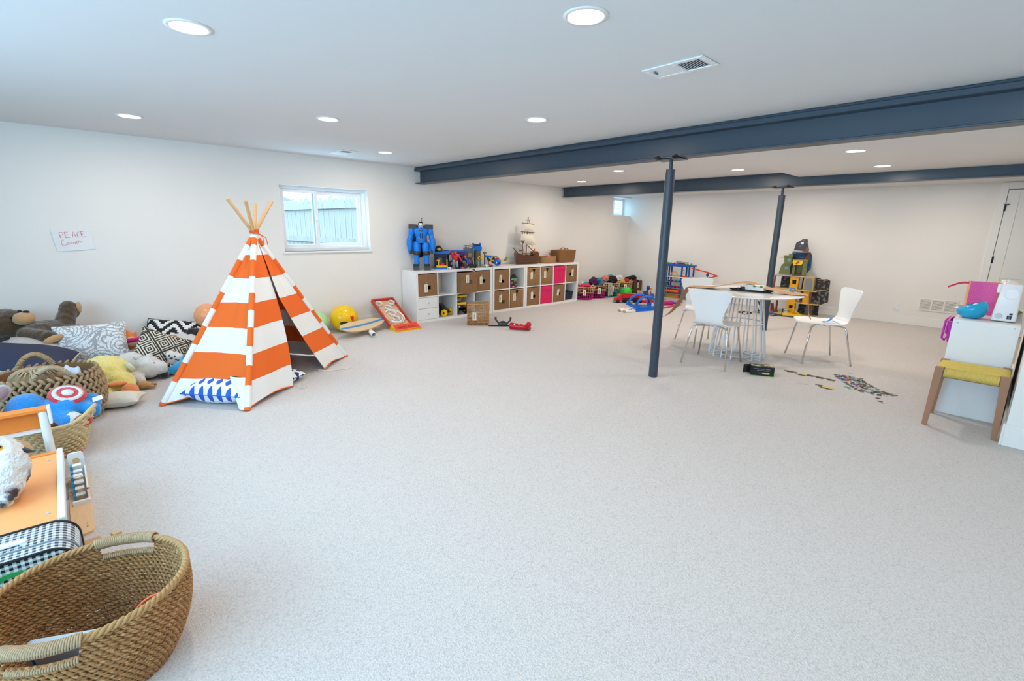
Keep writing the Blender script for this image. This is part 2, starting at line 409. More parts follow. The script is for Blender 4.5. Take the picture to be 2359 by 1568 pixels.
obj('panel', MB().b2((xs[1], yd-.008, zs[3]), (xs[2], yd-.004, zs[4])), TRIM, d)
for z in (.25, 1.02, 1.73):
    h = MB().cyl((DX-.004, yd-.02, z), (DX-.004, yd-.02, z+.09), .007); h.b2((DX-.012, yd-.02, z), (DX+.01, yd-.013, z+.09))
    if z > 1.5: h.b2((DX-.02, yd-.05, z+.092), (DX+.035, yd-.018, z+.1)); h.cyl((DX+.03, yd-.05, z+.096), (DX+.03, yd-.062, z+.096), .006)
    obj('hinge', h, BLK, d)
obj('door_handle', MB().cyl((6.79, yd-.02, .95), (6.79, yd-.06, .95), .012).cyl((6.79, yd-.055, .95), (6.69, yd-.055, .95), .009).cyl((6.79, yd-.014, .95), (6.79, yd-.022, .95), .026), BLK, d)
# --- beams and columns
def ibeam(name, label, y, zt, zb, webt, fw, x0, x1, ft):
    t = thing(name, label, 'beam', ((x0+x1)/2, y, zb)); t0 = Matrix.Translation((-(x0+x1)/2, -y, -zb))
    obj('web', MB(t0).b2((x0+.02, y-webt/2, zb+.012), (x1, y+webt/2, zt-.012)), STEEL, t)
    obj('bottom_flange', MB(t0).b2((x0, y-fw/2, zb), (x1, y+fw/2, zb+.014), bev=.003), STEEL, t)
    obj('top_flange', MB(t0).b2((x0-.0, y-fw/2, zt-ft), (x1, y+fw/2, zt), bev=.004), STEEL, t)
    return t
b1 = ibeam('steel_beam', 'long dark steel I-beam across the ceiling nearest the camera', 1.70, H-.001, 2.016, .012, .155, .012, XR, .020)
t0 = Matrix.Translation((-(.012+XR)/2, -1.70, -2.016))
obj('nailer_strip', MB(t0).b2((.012, 1.606, H-.058), (XR, 1.694, H-.021), bev=.004), STEEL, b1)
b2_ = ibeam('steel_beam', 'second dark steel I-beam, farther back, held by the rear column', 5.0, HM-.002, 2.002, .09, .15, .012, XR, .014)
def column(label, x, y, zt, zth, r):
    t = thing('steel_column', label, 'column', (x, y, 0))
    obj('tube', MB().cyl((0, 0, 0), (0, 0, zt), r, n=28), STEELD, t)
    obj('jack_screw', MB().cyl((0, 0, zt-.01), (0, 0, zth), .0165, n=14), STEELD, t)
    pl = MB().box((0, 0, zth+.004), (.24, .14, .008), bev=.002)
    obj('cap_plate', pl, STEELD, t)
    for sx in (-.085, .085):
        cl = MB().box((sx, -.085, zth+.014), (.05, .05, .012), rot=(-14, 0, 0), bev=.002).cyl((sx, -.085, zth), (sx, -.085, zth+.035), .009, n=6).cyl((sx, -.085, zth+.02), (sx, -.085, zth+.03), .016, n=6, flat=True)
        obj('beam_clip', cl, BLK, t)
    return t
column('dark round steel column standing alone on the open carpet, nearest the camera', 4.10, 1.70, 1.925, 2.004, .042)
column('dark round steel column behind the white table', 3.955, 5.0, 1.895, 1.990, .042)
# ------------------------------------------------------------------ recessed lights
LEDM = mat('led_diffuser', (1, 1, 1), emit=(1.0, .97, .92), es=14, var=0)
def downlight(x, y, z, label, power=1.0):
    t = thing('recessed_light', label, 'ceiling light', (x, y, z), group='round recessed ceiling lights')
    obj('trim_ring', MB().lathe([(.072, -.002), (.076, -.006), (.092, -.004), (.094, 0), (.072, 0)], 32, closed=True), TRIM, t)
    obj('diffuser', MB().cyl((0, 0, -.0025), (0, 0, -.0005), .0725, n=32), LEDM, t)
    l = bpy.data.lights.new('lamp_glow', 'AREA'); l.shape = 'DISK'; l.size = .15; l.energy = LED*power; l.color = LED_COL
    o = bpy.data.objects.new('lamp_glow', l); o.location = (0, 0, -.008); o.parent = t; COL.objects.link(o)
for x, y, z, pw, lab in [
    (3.66, -1.82, H, .85, 'bright round recessed light in ceiling above the teepee side, largest at upper left'),
    (4.99, -.665, H, .85, 'bright round recessed light at the top edge of the picture, right of centre'),
    (1.14, -1.80, H, .9, 'round recessed light near the left wall, above the handwritten paper sign'),
    (2.27, -.61, H, .9, 'round recessed light above and between the window and the teepee'),
    (3.52, .57, H, .95, 'round recessed light over the middle of the room, left of the large vent'),
    (1.0, .60, H, 1, 'small round recessed light beside the little ceiling vent'),
    (2.39, 3.35, HM, 1.15, 'round recessed light between the beams, left of the near column'),
    (1.06, 4.22, HM, 1.15, 'round recessed light between the beams, closest to the left wall'),
    (3.64, 4.22, HM, 1.15, 'round recessed light between the beams, just left of the dropped ceiling edge'),
    (5.19, 2.96, HS, 1.0, 'round recessed light in the dropped ceiling, larger of the two at right'),
    (5.16, 4.30, HS, .95, 'round recessed light in the dropped ceiling, nearer to the rear beam'),
    (1.3, 6.2, HFAR, 1.2, 'round recessed light behind the rear beam, on the left'),
    (3.7, 6.25, HFAR, 1.05, 'round recessed light behind the rear beam, near its middle'),
    (5.6, 6.2, HFAR, .95, 'round recessed light behind the rear beam, by the door'),
    (6.2, -1.8, H, .6, 'round recessed light out of view above the camera'),
    (6.4, .55, H, .6, 'round recessed light out of view right of the large vent'),
    (7.7, -.65, H, .5, 'round recessed light out of view at far right')]:
    downlight(x, y, z, lab, pw)
# ------------------------------------------------------------------ vents, outlet
def ceiling_vent(name, label, x0, x1, y0, y1, z, n, dark):
    cx, cy = (x0+x1)/2, (y0+y1)/2
    t = thing(name, label, 'vent', (cx, cy, z)); w, h = (x1-x0)/2, (y1-y0)/2
    f = MB(); b = .035
    f.b2((-w, -h, -.008), (w, -h+b, 0), bev=.004); f.b2((-w, h-b, -.008), (w, h, 0), bev=.004)
    f.b2((-w, -h+b, -.008), (-w+b, h-b, 0), bev=.004); f.b2((w-b, -h+b, -.008), (w, h-b, 0), bev=.004); f.b2((-.012, -h+b, -.008), (.012, h-b, 0), bev=.002)
    obj('vent_frame', f, VINYL, t)
    obj('duct_backing', MB().b2((-w+b, -h+b, -.0012), (w-b, h-b, -.0004)), mat('duct_dark', '#59636b', rough=.8), t)
    m = 0
    for side in (-1, 1):
        a, c = (-w+b, -.012) if side < 0 else (.012, w-b)
        for k in range(n):
            xx = a+(c-a)*(k+.5)/n
            obj('slat', MB().box((xx, 0, -.004), ((c-a)/n*(.98 if side < 0 else .5), 2*(h-b), .0012), rot=(0, side*22, 0)), VINYL, t)
    if dark: obj('lever', MB().b2((-w+.05, -h*.5, -.016), (-w+.055, -h*.1, -.008)), GRY, t)
ceiling_vent('ceiling_vent', 'large white ceiling register with two banks of slats, near the steel beam', 4.78, 5.13, .085, .285, H, 10, True)
ceiling_vent('ceiling_vent', 'small white ceiling vent close to the wall above the window', .43, .82, .15, .36, H, 8, False)
t = thing('wall_vent', 'white return air grille low on the far wall', 'vent', (5.61, YF, .245))
f = MB(); f.b2((-.235, -.012, 0), (.235, -.001, .018), bev=.003); f.b2((-.235, -.012, .172), (.235, -.001, .19), bev=.003)
for xx in (-.228, -.0835, .0635, .208): f.b2((xx-.0, -.012, .018), (xx+.02, -.001, .172), bev=.002)
obj('vent_frame', f, TRIM, t)
obj('duct_backing', MB().b2((-.22, -.003, .015), (.22, -.0008, .175)), mat('duct_grey', '#aaa397', rough=.8), t)
for c in (-.146, 0, .146):
    for k in range(9): obj('slat', MB().box((c-.0, -.007, .026+k*.0173), (.125, .002, .011), rot=(-40, 0, 0)), TRIM, t)
t = thing('power_outlet', 'white wall outlet beside the low grille', 'outlet', (5.125, YF, .205))
obj('cover_plate', MB().b2((-.035, -.007, 0), (.035, -.0008, .115), bev=.003), WHP, t)
for z in (.033, .082):
    o = obj('socket', MB().box((0, -.008, z), (.034, .004, .028), bev=.002), WHP, t)
    obj('slot', MB().b2((-.009, -.0105, z-.005), (-.007, -.0095, z+.005)).b2((.007, -.0105, z-.005), (.009, -.0095, z+.005)), INK, o)
# ------------------------------------------------------------------ outside: fence, ground, tree, neighbour roof
FW = mat('weathered_fence', (.29, .215, .175), rough=.9, var=.35, vs=9, stretch=(1, 1, .12), bump=.3, bs=40)
GRD = mat('garden_ground', (.10, .10, .08), rough=1, var=.3, vs=6)
one('garden_ground', MB().b2((-26, -10, .75), (-.95, 12, .9)), GRD, 'dull garden ground seen beyond the fence', 'ground')
ft = thing('garden_fence', 'weathered grey plank fence with dog-ear tops outside the window', 'fence', (-4, 1.5, .9))
a = Vector((-.9, 1.65, 0)); bdir = Vector((-1, -.06, 0)).normalized(); pn = Vector((-bdir.y, bdir.x, 0))
ang = math.degrees(math.atan2(bdir.y, bdir.x))
meshes = {}
for k in range(34):
    c = a+bdir*(k*.215); hh = 1.02+.03*math.sin(k*2.3)
    pm = MB().prism([(-.1, 0), (.1, 0), (.1, hh-.07), (.05, hh), (-.05, hh), (-.1, hh-.07)], -.011, .011, ax='y')
    obj('plank', pm, FW, ft, loc=(c.x+4, c.y-1.5, .0), rot=(0, random.uniform(-.6, .6), ang))
for z in (.22, .86):
    q = MB(Matrix.Translation((4, -1.5, 0))); c = a+bdir*3.6
    q.box((c.x-pn.x*-.03, c.y-.035, z), (7.4, .04, .10), rot=(0, 0, ang)); obj('rail', q, FW, ft)
tr = thing('garden_tree', 'leafy green tree rising behind the fence', 'tree', (-9.5, .9, .9))
obj('trunk', MB().tube([(0, 0, 0), (.05, 0, .6), (.0, .05, 1.4)], [.09, .07, .05]), mat('bark', '#5a4838', rough=.9), tr)
lf = MB()
for k in range(420):
    v = Vector((random.gauss(0, .5), random.gauss(0, .55), 1.5+random.gauss(0, .38)))
    lf.ell(v, (.08, .05, .02), rot=(random.uniform(0, 180), random.uniform(0, 180), 0), n=5, m=3)
obj('foliage', lf, mat('leaf_green', '#5f8a5a', rough=.8, var=.3), tr, kind='stuff')
hs = thing('neighbour_house', 'pinkish brown roof of a house beyond the fence', 'house', (-14, 2.2, .9))
obj('wall', MB().b2((-2, -1, 0), (2, 1.6, 1.25)), mat('house_siding', '#9a9590', rough=.9), hs)
obj('roof', MB().prism([(-1.3, 1.25), (1.9, 1.25), (.3, 2.0)], -2.3, 2.3, ax='x'), mat('roof_shingle', '#8a7674', rough=.9, var=.2, vs=20), hs)
# handwritten paper on the wall
pp = thing('paper_sign', 'white paper taped to the left wall reading PEACE Corner in red', 'sign', (0, -2.27, 1.11))
obj('sheet', MB().shell(lambda u, v: (.004+.004*math.sin(3*u+v), -.15+u*.285-(1-v)*-.022, v*.205+u*.02), 10, 6, .0006), PAPER, pp)
RINK = mat('red_marker', '#e2604f', rough=.7)
def strokes(lines, y0, z0, sx, sz, r, tilt=.07):
    mb = MB()
    for L in lines: mb.tube([(.0095, y0+x*sx, z0+z*sz+x*sx*tilt) for x, z in L], r, n=5)
    return mb
P_ = [[(0, 1), (.1, 0)], [(0, 1), (.5, 1.0), (.6, .75), (.45, .55), (.07, .5)]]
E_ = [[(0, 1), (.1, 0)], [(0, 1), (.55, 1)], [(.05, .5), (.5, .5)], [(.1, 0), (.75, 0)]]
A_ = [[(.1, 0), (.28, 1), (.7, 0)], [(.15, .4), (.55, .4)]]
C_ = [[(.35, 1), (.1, .8), (0, .5), (.05, .2), (.2, 0)]]
E2 = [[(0, 1), (.1, 0)], [(0, 1), (.6, 1)], [(.05, .5), (.35, .5)], [(.1, 0), (.75, 0)]]
off = 0; al = []
for L, wd in ((P_, .78), (E_, 1.05), (A_, .86), (C_, .62), (E2, .8)):
    al += [[(x+off, z) for x, z in l] for l in L]; off += wd
obj('lettering', strokes(al, -.092, .130, .0475, .052, .0016), RINK, pp)
cs = [[(.4, 1.0), (.32, 1.15), (.1, .9), (0, .5), (.1, .1), (.4, 0), (.7, .15), (.85, .45), (.75, .2), (.95, .1), (1.1, .3), (1.0, .5), (.85, .45)],
      [(1.1, .4), (1.3, .5), (1.35, .2), (1.5, .5), (1.6, .45)], [(1.6, .2), (1.65, .5), (1.8, .55), (1.85, .2), (1.95, .5), (2.1, .5), (2.12, .2)],
      [(2.12, .3), (2.4, .5), (2.5, .65), (2.35, .75), (2.25, .5), (2.35, .25), (2.6, .3)], [(2.6, .3), (2.75, .8), (2.95, .75), (2.95, .4), (3.2, .7)]]
obj('lettering', strokes(cs, -.088, .056, .047, .052, .0013), RINK, pp)
# ================================================================== TEEPEE
TX, TY = 1.735, -1.115
L_, F_, R_, B_ = Vector((1.976, -1.972, 0)), Vector((2.523, -1.510, 0)), Vector((1.496, -.257, 0)), Vector((.949, -.719, 0))
ctr = Vector((TX, TY, 0)); APEX = 1.33
ORF = mat('orange_canvas', '#ec6a22', rough=.85, var=.06, vs=9, bump=.15, bs=500); WHF = mat('white_canvas', (.83, .83, .82), rough=.85, var=.03, vs=9, bump=.15, bs=500)
STR = [WHF, ORF]
CANV = mat('striped_canvas', (.83, .83, .82), rough=.85, var=.03, vs=9, bump=.15, bs=500,
           fn=lambda g: ((((g.z*-1.0+1.325)+g.noise(2.2, 1)*.016-.008)/.1895).fl().mod2()), col2='#ec6a22')
tp = thing('teepee', 'orange and white striped canvas teepee with four wooden poles', 'play tent', (TX, TY, 0))
def pole_at(f, z, off=0.0):
    f = f-ctr; c = f.normalized()
    top = -f.normalized()*.012     # poles cross a little past the middle
    k = z/APEX; p = f*(1-k)+top*k
    return Vector((p.x, p.y, z)) + c*off
tops = {0: 1.60, 1: 1.57, 2: 1.60, 3: 1.585}
for i, f in enumerate((L_, F_, R_, B_)):
    sw = Matrix.Rotation(math.radians(0), 3, 'Z')
    a, b = pole_at(f, 0.012), pole_at(f, tops[i])
    obj('pole', MB().cyl(a, b, .0155, .0145, n=14), WOOD, tp)
    sl = MB(); n = 11; hi = 1.315; edges = [0.0, .16]+[.16+.131*k for k in range(1, 9)]+[hi]
    edges = [0.0, .165, .30, .435, .57, .70, .83, .96, 1.09, 1.215, 1.275, hi]
    for k in range(len(edges)-1):
        sl.cyl(pole_at(f, edges[k]), pole_at(f, edges[k+1]), .0235, n=16, caps=False, mi=k % 2)
    obj('pole_sleeve', sl, STR, tp)
    obj('pole_tip', MB().cyl(pole_at(f, 0), pole_at(f, .02), .0245, n=16), ORF, tp)
# stripes: seven bands from the top
def band(z): return int((1.325-z)/.1815) % 2
def panel_pt(f1, f2, u, z, bulge):
    p = pole_at(f1, z)*(1-u)+pole_at(f2, z)*u
    o = ((f1+f2)/2-ctr).normalized()
    return p + o*bulge
def wav(u, z, k): return .012*noise.noise(Vector((u*5+k, z*1.2, k*3.1)))
NZ = 58
def panel(name, f1, f2, ulo, uhi, hem, k, nu=22, sag=-.03):
    """canvas between two poles; ulo/uhi(z) bound it sideways; hem(u) is the lower edge height"""
    def fn(a, b):
        uh = a; h0 = hem(a); z = 1.31*(1-b)+h0*b
        u = ulo(z)*(1-a)+uhi(z)*a
        e = math.sin(PI*u); d = sag*e*(1-z/1.33)+wav(u, z, k)*e*2
        P = panel_pt(f1, f2, u, z, d); return (P.x, P.y, P.z)
    zb = [1.325-.1815*i for i in range(0, 8)]
    # rows follow the stripe edges so that the bands stay crisp
    def fnz(a, b): return fn(a, b)
    return MB().shell(fn, nu, NZ, .003)
c0, c1 = (lambda z: .0), (lambda z: 1.0)
hemLF = lambda u: .012+.20*math.sin(PI*min(1, u*.62+.0))**2*(1-max(0, u-.82)/.18) if u < .82 else .012+.20*math.sin(PI*.62*.82)**2*(1-(u-.82)/.18*.05)
def hemLF(u):
    return .015+.205*(min(u/.74, 1)**1.3)
obj('canvas_panel', panel('canvas', L_, F_, c0, c1, hemLF, 1), CANV, tp)
# turned-in corner of the side panel beside the front pole
fl = MB()
def flap(a, b):
    z = .225*(1-b)+.012*b
    u = .74+.26*(a) - .0*b; u = (.745+.17*b)*(1-a)+1.0*a
    P = panel_pt(L_, F_, u, z, .012*math.sin(PI*a)+.01); return P
fl.shell(flap, 8, 8, .003, mi=0); obj('turned_corner', fl, STR, tp)
zs_ = .735
def split_l(z):
    return .47 if z >= zs_ else .47-.115*((zs_-z)/zs_)
def split_r(z):
    return .49 if z >= zs_ else .49+.20*((zs_-z)/zs_)**.8
obj('canvas_panel', panel('canvas', F_, R_, c0, split_l, lambda a: .012+.03*math.sin(PI*a), 2, sag=.03), CANV, tp)
obj('canvas_panel', panel('canvas', F_, R_, split_r, c1, lambda a: .012+.05*math.sin(PI*a)*(1-a), 3, sag=.05), CANV, tp)
obj('canvas_panel', panel('canvas', F_, R_, lambda z: .465, lambda z: .495, lambda a: zs_, 4, nu=2, sag=.0), CANV, tp)
obj('canvas_panel', panel('canvas', R_, B_, c0, c1, lambda a: .015, 5), CANV, tp)
obj('canvas_panel', panel('canvas', B_, L_, c0, c1, lambda a: .015, 6), CANV, tp)
# orange hem tape and ties
def hem_line(f1, f2, us, hem, k, sag):
    pts = []
    for u in us:
        z = hem(u)-.004; e = math.sin(PI*u)
        P = panel_pt(f1, f2, u, z, sag*e*(1-z/1.33)+wav(u, z, k)*e*2); pts.append(P)
    return pts
obj('hem_tape', MB().tube(hem_line(L_, F_, [i/14*.74 for i in range(15)], hemLF, 1, -.03), .005, n=6), ORF, tp)
obj('hem_tape', MB().tube([panel_pt(F_, R_, .355*i/9, .01+.03*math.sin(PI*i/9), .03*math.sin(PI*.355*i/9)) for i in range(10)], .005, n=6), ORF, tp)
obj('hem_tape', MB().tube([panel_pt(F_, R_, .69+.31*i/9, .01+.05*math.sin(PI*i/9)*(1-i/9), .05*math.sin(PI*(.69+.31*i/9))) for i in range(10)], .005, n=6), ORF, tp)
tieA = [Vector((1.86-TX, -.705-TY, .02)), Vector((1.90-TX, -.63-TY, .006)), Vector((1.93-TX, -.54-TY, .005)), Vector((1.96-TX, -.45-TY, .006)), Vector((1.93-TX, -.40-TY, .005))]
tieB = [Vector((2.20-TX, -1.01-TY, .02)), Vector((2.25-TX, -1.02-TY, .006)), Vector((2.28-TX, -1.0-TY, .005)), Vector((2.25-TX, -.96-TY, .006))]
obj('tie_string', MB().tube(tieA, .0035, n=6).tube(tieB, .0035, n=6), STRING, tp)
kn = MB()
for a in range(3): kn.tube([(.035*math.cos(t), .035*math.sin(t), 1.325+.012*a+.006*math.sin(3*t)) for t in [2*PI*i/14 for i in range(14)]], .005, n=6, closed=True)
kn.tube([(.03, .02, 1.32), (.06, .05, 1.29), (.07, .05, 1.24)], .0035, n=5).tube([(.02, .03, 1.32), (.05, .08, 1.28), (.045, .09, 1.22)], .0035, n=5)
obj('lashing_cord', kn, [ORF], tp)
# patterned cushions inside
def leafy(g, s=13.0, ofs=0.0):
    x = (g.x*s+ofs); y = g.y*s
    row = y.fl(); xx = (x+(row.mod2()*.5)).fr()-.5; yy = y.fr()
    wdt = (yy*PI).sin()*.36*(yy*-.75+1.15)
    drop = xx.ab() < wdt
    stem = X.op(xx.ab(), 'GREATER_THAN', .03)
    return drop*(yy < .9)
LEAFP = mat('blue_leaf_print', (.85, .86, .88), rough=.8, var=.02, fn=leafy, col2='#2a5bc0', bump=.1, bs=300)
t = thing('floor_cushion', 'large white cushion with blue leaf print lying under the teepee canvas', 'cushion', (2.125, -1.545, .095), rot=(0, 0, 40))
obj('cover', pillow_mb(.50, .40, .22, pinch=.02), LEAFP, t); obj('seam', MB().tube(rim_pts(.50, .40, .02), .004, n=5, closed=True), mat('blue_cord', '#2f5fb8'), t)
t = thing('floor_cushion', 'small blue printed cushion just inside the teepee opening', 'cushion', (1.96, -1.06, .055), rot=(0, 0, 30))
obj('cover', pillow_mb(.30, .26, .12, pinch=.03), mat('navy_leaf_print', (.82, .83, .86), rough=.8, fn=lambda g: leafy(g, 17, .3), col2='#23396f'), t)
obj('seam', MB().tube(rim_pts(.30, .26, .03), .003, n=5, closed=True), mat('navy_cord', '#26376a'), t)
# ================================================================== BALLS
def ball(name, label, col, loc, r, mat_=None):
    return one(name, MB().ell((0, 0, 0), r, n=36, m=22), mat_ or mat(col[0], col[1], rough=.3, var=.02), label, 'ball', loc)
def balloon(label, m, loc, r):
    t = thing('balloon', label, 'balloon', loc)
    obj('skin', MB().lathe([(0.001, r*1.02), (r*.35, r*.95), (r*.7, r*.72), (r*.93, r*.3), (r*.98, -.05*r), (r*.85, -r*.55), (r*.55, -r*.88), (r*.2, -r*1.02), (.004, -r*1.06)], 32), m, t)
    obj('knot', MB().lathe([(.004, -r*1.05), (.012, -r*1.11), (.002, -r*1.09)], 10), m, t)
balloon('orange balloon half hidden behind the left side of the teepee', mat('orange_balloon', '#f2a573', rough=.3), (.20, -1.27, .385), .135)
balloon('pale green balloon between the teepee and the yellow ball', mat('green_balloon', '#a9e0a0', rough=.3), (.22, -.06, .155), .145)
yb = thing('face_ball', 'yellow ball with winking face and red heart printed on it', 'ball', (.235, .30, .18))
obj('ball', MB().ell((0, 0, 0), .18, n=40, m=26), mat('yellow_vinyl', '#f6c713', rough=.22, var=.02), yb)
def on_ball(mb, pts, r=.1815):   # flat print wrapped on the ball; pts given as angles (az, el)
    vs = [(r*math.cos(e)*math.cos(a), r*math.cos(e)*math.sin(a), r*math.sin(e)) for a, e in pts]
    n_ = len(pts)
    c = (sum(p[0] for p in pts)/len(pts), sum(p[1] for p in pts)/len(pts))
    cv = (r*math.cos(c[1])*math.cos(c[0]), r*math.cos(c[1])*math.sin(c[0]), r*math.sin(c[1]))
    vs = []
    for q in (1, .66, .33):
        vs += [(r*math.cos(c[1]+(e-c[1])*q)*math.cos(c[0]+(a-c[0])*q), r*math.cos(c[1]+(e-c[1])*q)*math.sin(c[0]+(a-c[0])*q), r*math.sin(c[1]+(e-c[1])*q)) for a, e in pts]
    fs = [[k*n_+i, k*n_+(i+1) % n_, (k+1)*n_+(i+1) % n_, (k+1)*n_+i] for k in range(2) for i in range(n_)]
    mb.add(vs+[cv], fs+[[2*n_+i, 2*n_+(i+1) % n_, 3*n_] for i in range(n_)]); return mb
az0 = math.atan2(CAM.y-.30, CAM.x-.235)
def oval(ca, ce, ra, re, n=20): return [(az0+ca+ra*math.cos(2*PI*i/n), ce+re*math.sin(2*PI*i/n)) for i in range(n)]
EB = mat('black_print', '#3a2f1a', rough=.5)
obj('eye_print', on_ball(MB(), oval(-.03, -.22, .31, .14)), EB, yb)
obj('mouth_print', on_ball(MB(), oval(-.10, -.82, .42, .13)), EB, yb)
hp = [(az0+.62+.16*(math.sin(t)**3), .12+.017*(13*math.cos(t)-5*math.cos(2*t)-2*math.cos(3*t)-math.cos(4*t))) for t in [2*PI*i/28 for i in range(28)]]
obj('heart_print', on_ball(MB(), hp), mat('red_print', '#e8281e', rough=.4), yb)
zg = MB()
def sp(a, e, r=.1815): return (r*math.cos(e)*math.cos(az0+a), r*math.cos(e)*math.sin(az0+a), r*math.sin(e))
zg.tube([sp(.50, -.33), sp(.60, -.18), sp(.68, -.25), sp(.78, -.10), sp(.85, -.2), sp(.92, -.2)], .003, n=5); obj('wink_print', zg, EB, yb)
# ================================================================== BALANCE BOARD, TUBE, SKEE GAME
bb = thing('balance_board', 'wooden balance board shaped like a surfboard with a blue stripe, on the carpet', 'toy board', (.53, .425, .113), rot=(22, 0, math.degrees(math.atan2(.80, -.33))))
ang = 0.0
def bw(s): return .115*(max(0, 1-abs(s)**2.6))**.6*(1-.12*s)
def brd(zof, wf, n=26):
    mb = MB(Matrix.Rotation(math.radians(ang), 4, 'Z'))
    mb.shell(lambda a, b: ((b*2-1)*.42, (a*2-1)*wf(b*2-1), zof+.02*(b*2-1)**2), 6, n, .014 if zof == 0 else .0012); return mb
obj('deck', brd(0, bw), mat('board_maple', '#dcc097', rough=.35, var=.08, stretch=(8, 1, 1)), bb)
obj('stripe', brd(.0082, lambda s: min(.018, bw(s))), mat('stripe_blue', '#2f86c9', rough=.4), bb)
M_ = Matrix.Rotation(math.radians(ang), 4, 'Z')
for s in (-.17, .15): obj('rail_block', MB(M_).box((s, 0, -.03), (.09, .13, .045), bev=.004), WOOD, bb)
one('roller_tube', MB().lathe([(.034, -.14), (.034, .14), (.029, .14), (.029, -.14)], 24, closed=True), WHP, 'white plastic tube under the balance board', 'tube', (.72, .45, .035), rot=(0, 90, -15))
sk = thing('ball_game', 'red tabletop rolling ball game with white cups, leaning on the wall', 'game', (0, 0, 0))
tiltm = Matrix.Translation((.56, .97, .03)) @ Matrix.Rotation(math.radians(31), 4, 'Y')
RW = plain('red_game_frame', '#c8432b'); CB = mat('cork_board', '#dcb795', rough=.6)
f = MB(tiltm)   # local x: -.58 (back) .. 0 front ; y -.17 .. .17
f.b2((-.60, -.175, -.01), (0, -.155, .045), bev=.003).b2((-.60, .155, -.01), (0, .175, .045), bev=.003).b2((-.60, -.155, -.01), (-.58, .155, .045), bev=.003)
obj('frame', f, RW, sk)
obj('play_board', MB(tiltm).b2((-.58, -.155, -.005), (0, .155, .004)), CB, sk)
for x, y, r in ((-.50, -.10, .048), (-.50, .10, .048), (-.40, 0, .048), (-.27, 0, .055), (-.15, .0, .05)):
    c = obj('cup', MB(tiltm).lathe([(r, .004), (r, .04), (r-.004, .04), (r-.004, .006)], 24, c=(x, y, 0), closed=True), WHP, sk)
    me = text_mesh({-.40: '40', -.27: '30', -.15: '20'}.get(x, '50'), .04)
    o = obj('lettering', me, None, c); me.materials.append(INK); o.matrix_local = tiltm @ Matrix.Translation((x, y, .006)) @ Matrix.Rotation(PI/2, 4, 'Z')
obj('ring_wall', MB(tiltm).tube([(-.20+.12*math.cos(t), .115*math.sin(t), .02) for t in [PI*.55*i/16-PI*.275 for i in range(17)]]+[(-.24, .14, .02)], .012, n=6, flat=.4).tube([(-.2-.0+.145*math.cos(t), .135*math.sin(t), .02) for t in [2*PI*i/30 for i in range(30)]], .012, n=6, closed=True, flat=.35), WHP, sk)
me = text_mesh('10', .04); o = obj('lettering', me, None, sk); me.materials.append(INK); o.matrix_local = tiltm @ Matrix.Translation((-.07, -.12, .006)) @ Matrix.Rotation(PI/2, 4, 'Z')
fr = Matrix.Translation((.66, .985, 0))
obj('ramp_base', MB(fr).prism([(-.13, 0), (.10, 0), (.10, .03), (-.13, .06)], -.185, .185, ax='y'), YEL, sk)
# sloping sign panel
RS = plain('red_sign', '#ee4a30')
sgm = fr @ Matrix.Translation((.045, 0, .052)) @ Matrix.Rotation(math.radians(28), 4, 'Y')
sg = obj('sign_panel', MB(sgm).box((0, 0, 0), (.13, .375, .008), bev=.002), RS, sk)
me = text_mesh('SKEE-BALL', .062); o = obj('lettering', me, None, sg); me.materials.append(mat('dark_lettering', '#4a2218')); o.matrix_local = sgm @ Matrix.Translation((.012, 0, .0055)) @ Matrix.Rotation(PI/2, 4, 'Z')
# ================================================================== SOFT TOYS AND CUSHIONS BY THE LEFT WALL
def fur(name, col, **k):
    k.setdefault('var', .16); k.setdefault('vs', 60)
    return mat(name, col, rough=.95, bump=.8, bs=130, sheen=.5, bdist=.01, **k)
DB = fur('dark_brown_fur', '#4c371c'); TN = fur('tan_plush', '#c99a68'); WF = fur('white_fur', '#dedbd6'); GF = fur('grey_fur', '#b9b5ae'); YF_ = fur('yellow_fur', '#f0dc7c'); OF = fur('orange_plush', '#ee8b4a')
BF = fur('blue_plush', '#1a8fe0'); CRM = fur('cream_plush', '#e0c69a'); CAR = fur('caramel_plush', '#c79b62'); BKF = fur('black_fur', '#1d1c1f')
EYE = plain('bead_black', '#141414', rough=.15)
br = thing('teddy_bear', 'big dark brown teddy bear lying on the heap by the left wall', 'soft toy', (.45, -2.70, .0))
blob('body', [('e', (-.12, -.12, .50), (.15, .15, .135), (0, 20, 0)), ('e', (-.02, .12, .40), (.17, .20, .12)), ('e', (.08, .32, .36), (.15, .16, .11)), ('c', (-.05, .25, .45), (-.16, .30, .60), .075, .07), ('c', (-.10, .25, .47), (-.2, .34, .57), .06, .05), ('c', (.10, .0, .42), (.22, .14, .40), .07, .065), ('e', (-.12, -.20, .46), (.1, .1, .12))], DB, br, wob=.01)
obj('muzzle', MB().ell((.0, .0, .555), (.07, .075, .058), n=20, m=12), TN, br); obj('nose', MB().ell((-.0, .02, .612), (.02, .026, .014)), EYE, br)
obj('eye', MB().ell((.0, -.07, .572), .014), EYE, br); obj('eye', MB().ell((-.06, -.02, .615), .014), EYE, br)
obj('ear', MB().ell((.02, -.235, .55), (.03, .06, .06)), DB, br); obj('ear_lining', MB().ell((.045, -.235, .55), (.012, .045, .045)), TN, br)
obj('paw_pad', MB().ell((.275, .165, .395), (.02, .075, .03), rot=(20, 0, 10)), TN, br)
obj('foot_pad', MB().ell((-.155, .375, .60), (.05, .018, .055), rot=(0, 10, -10)), TN, br)
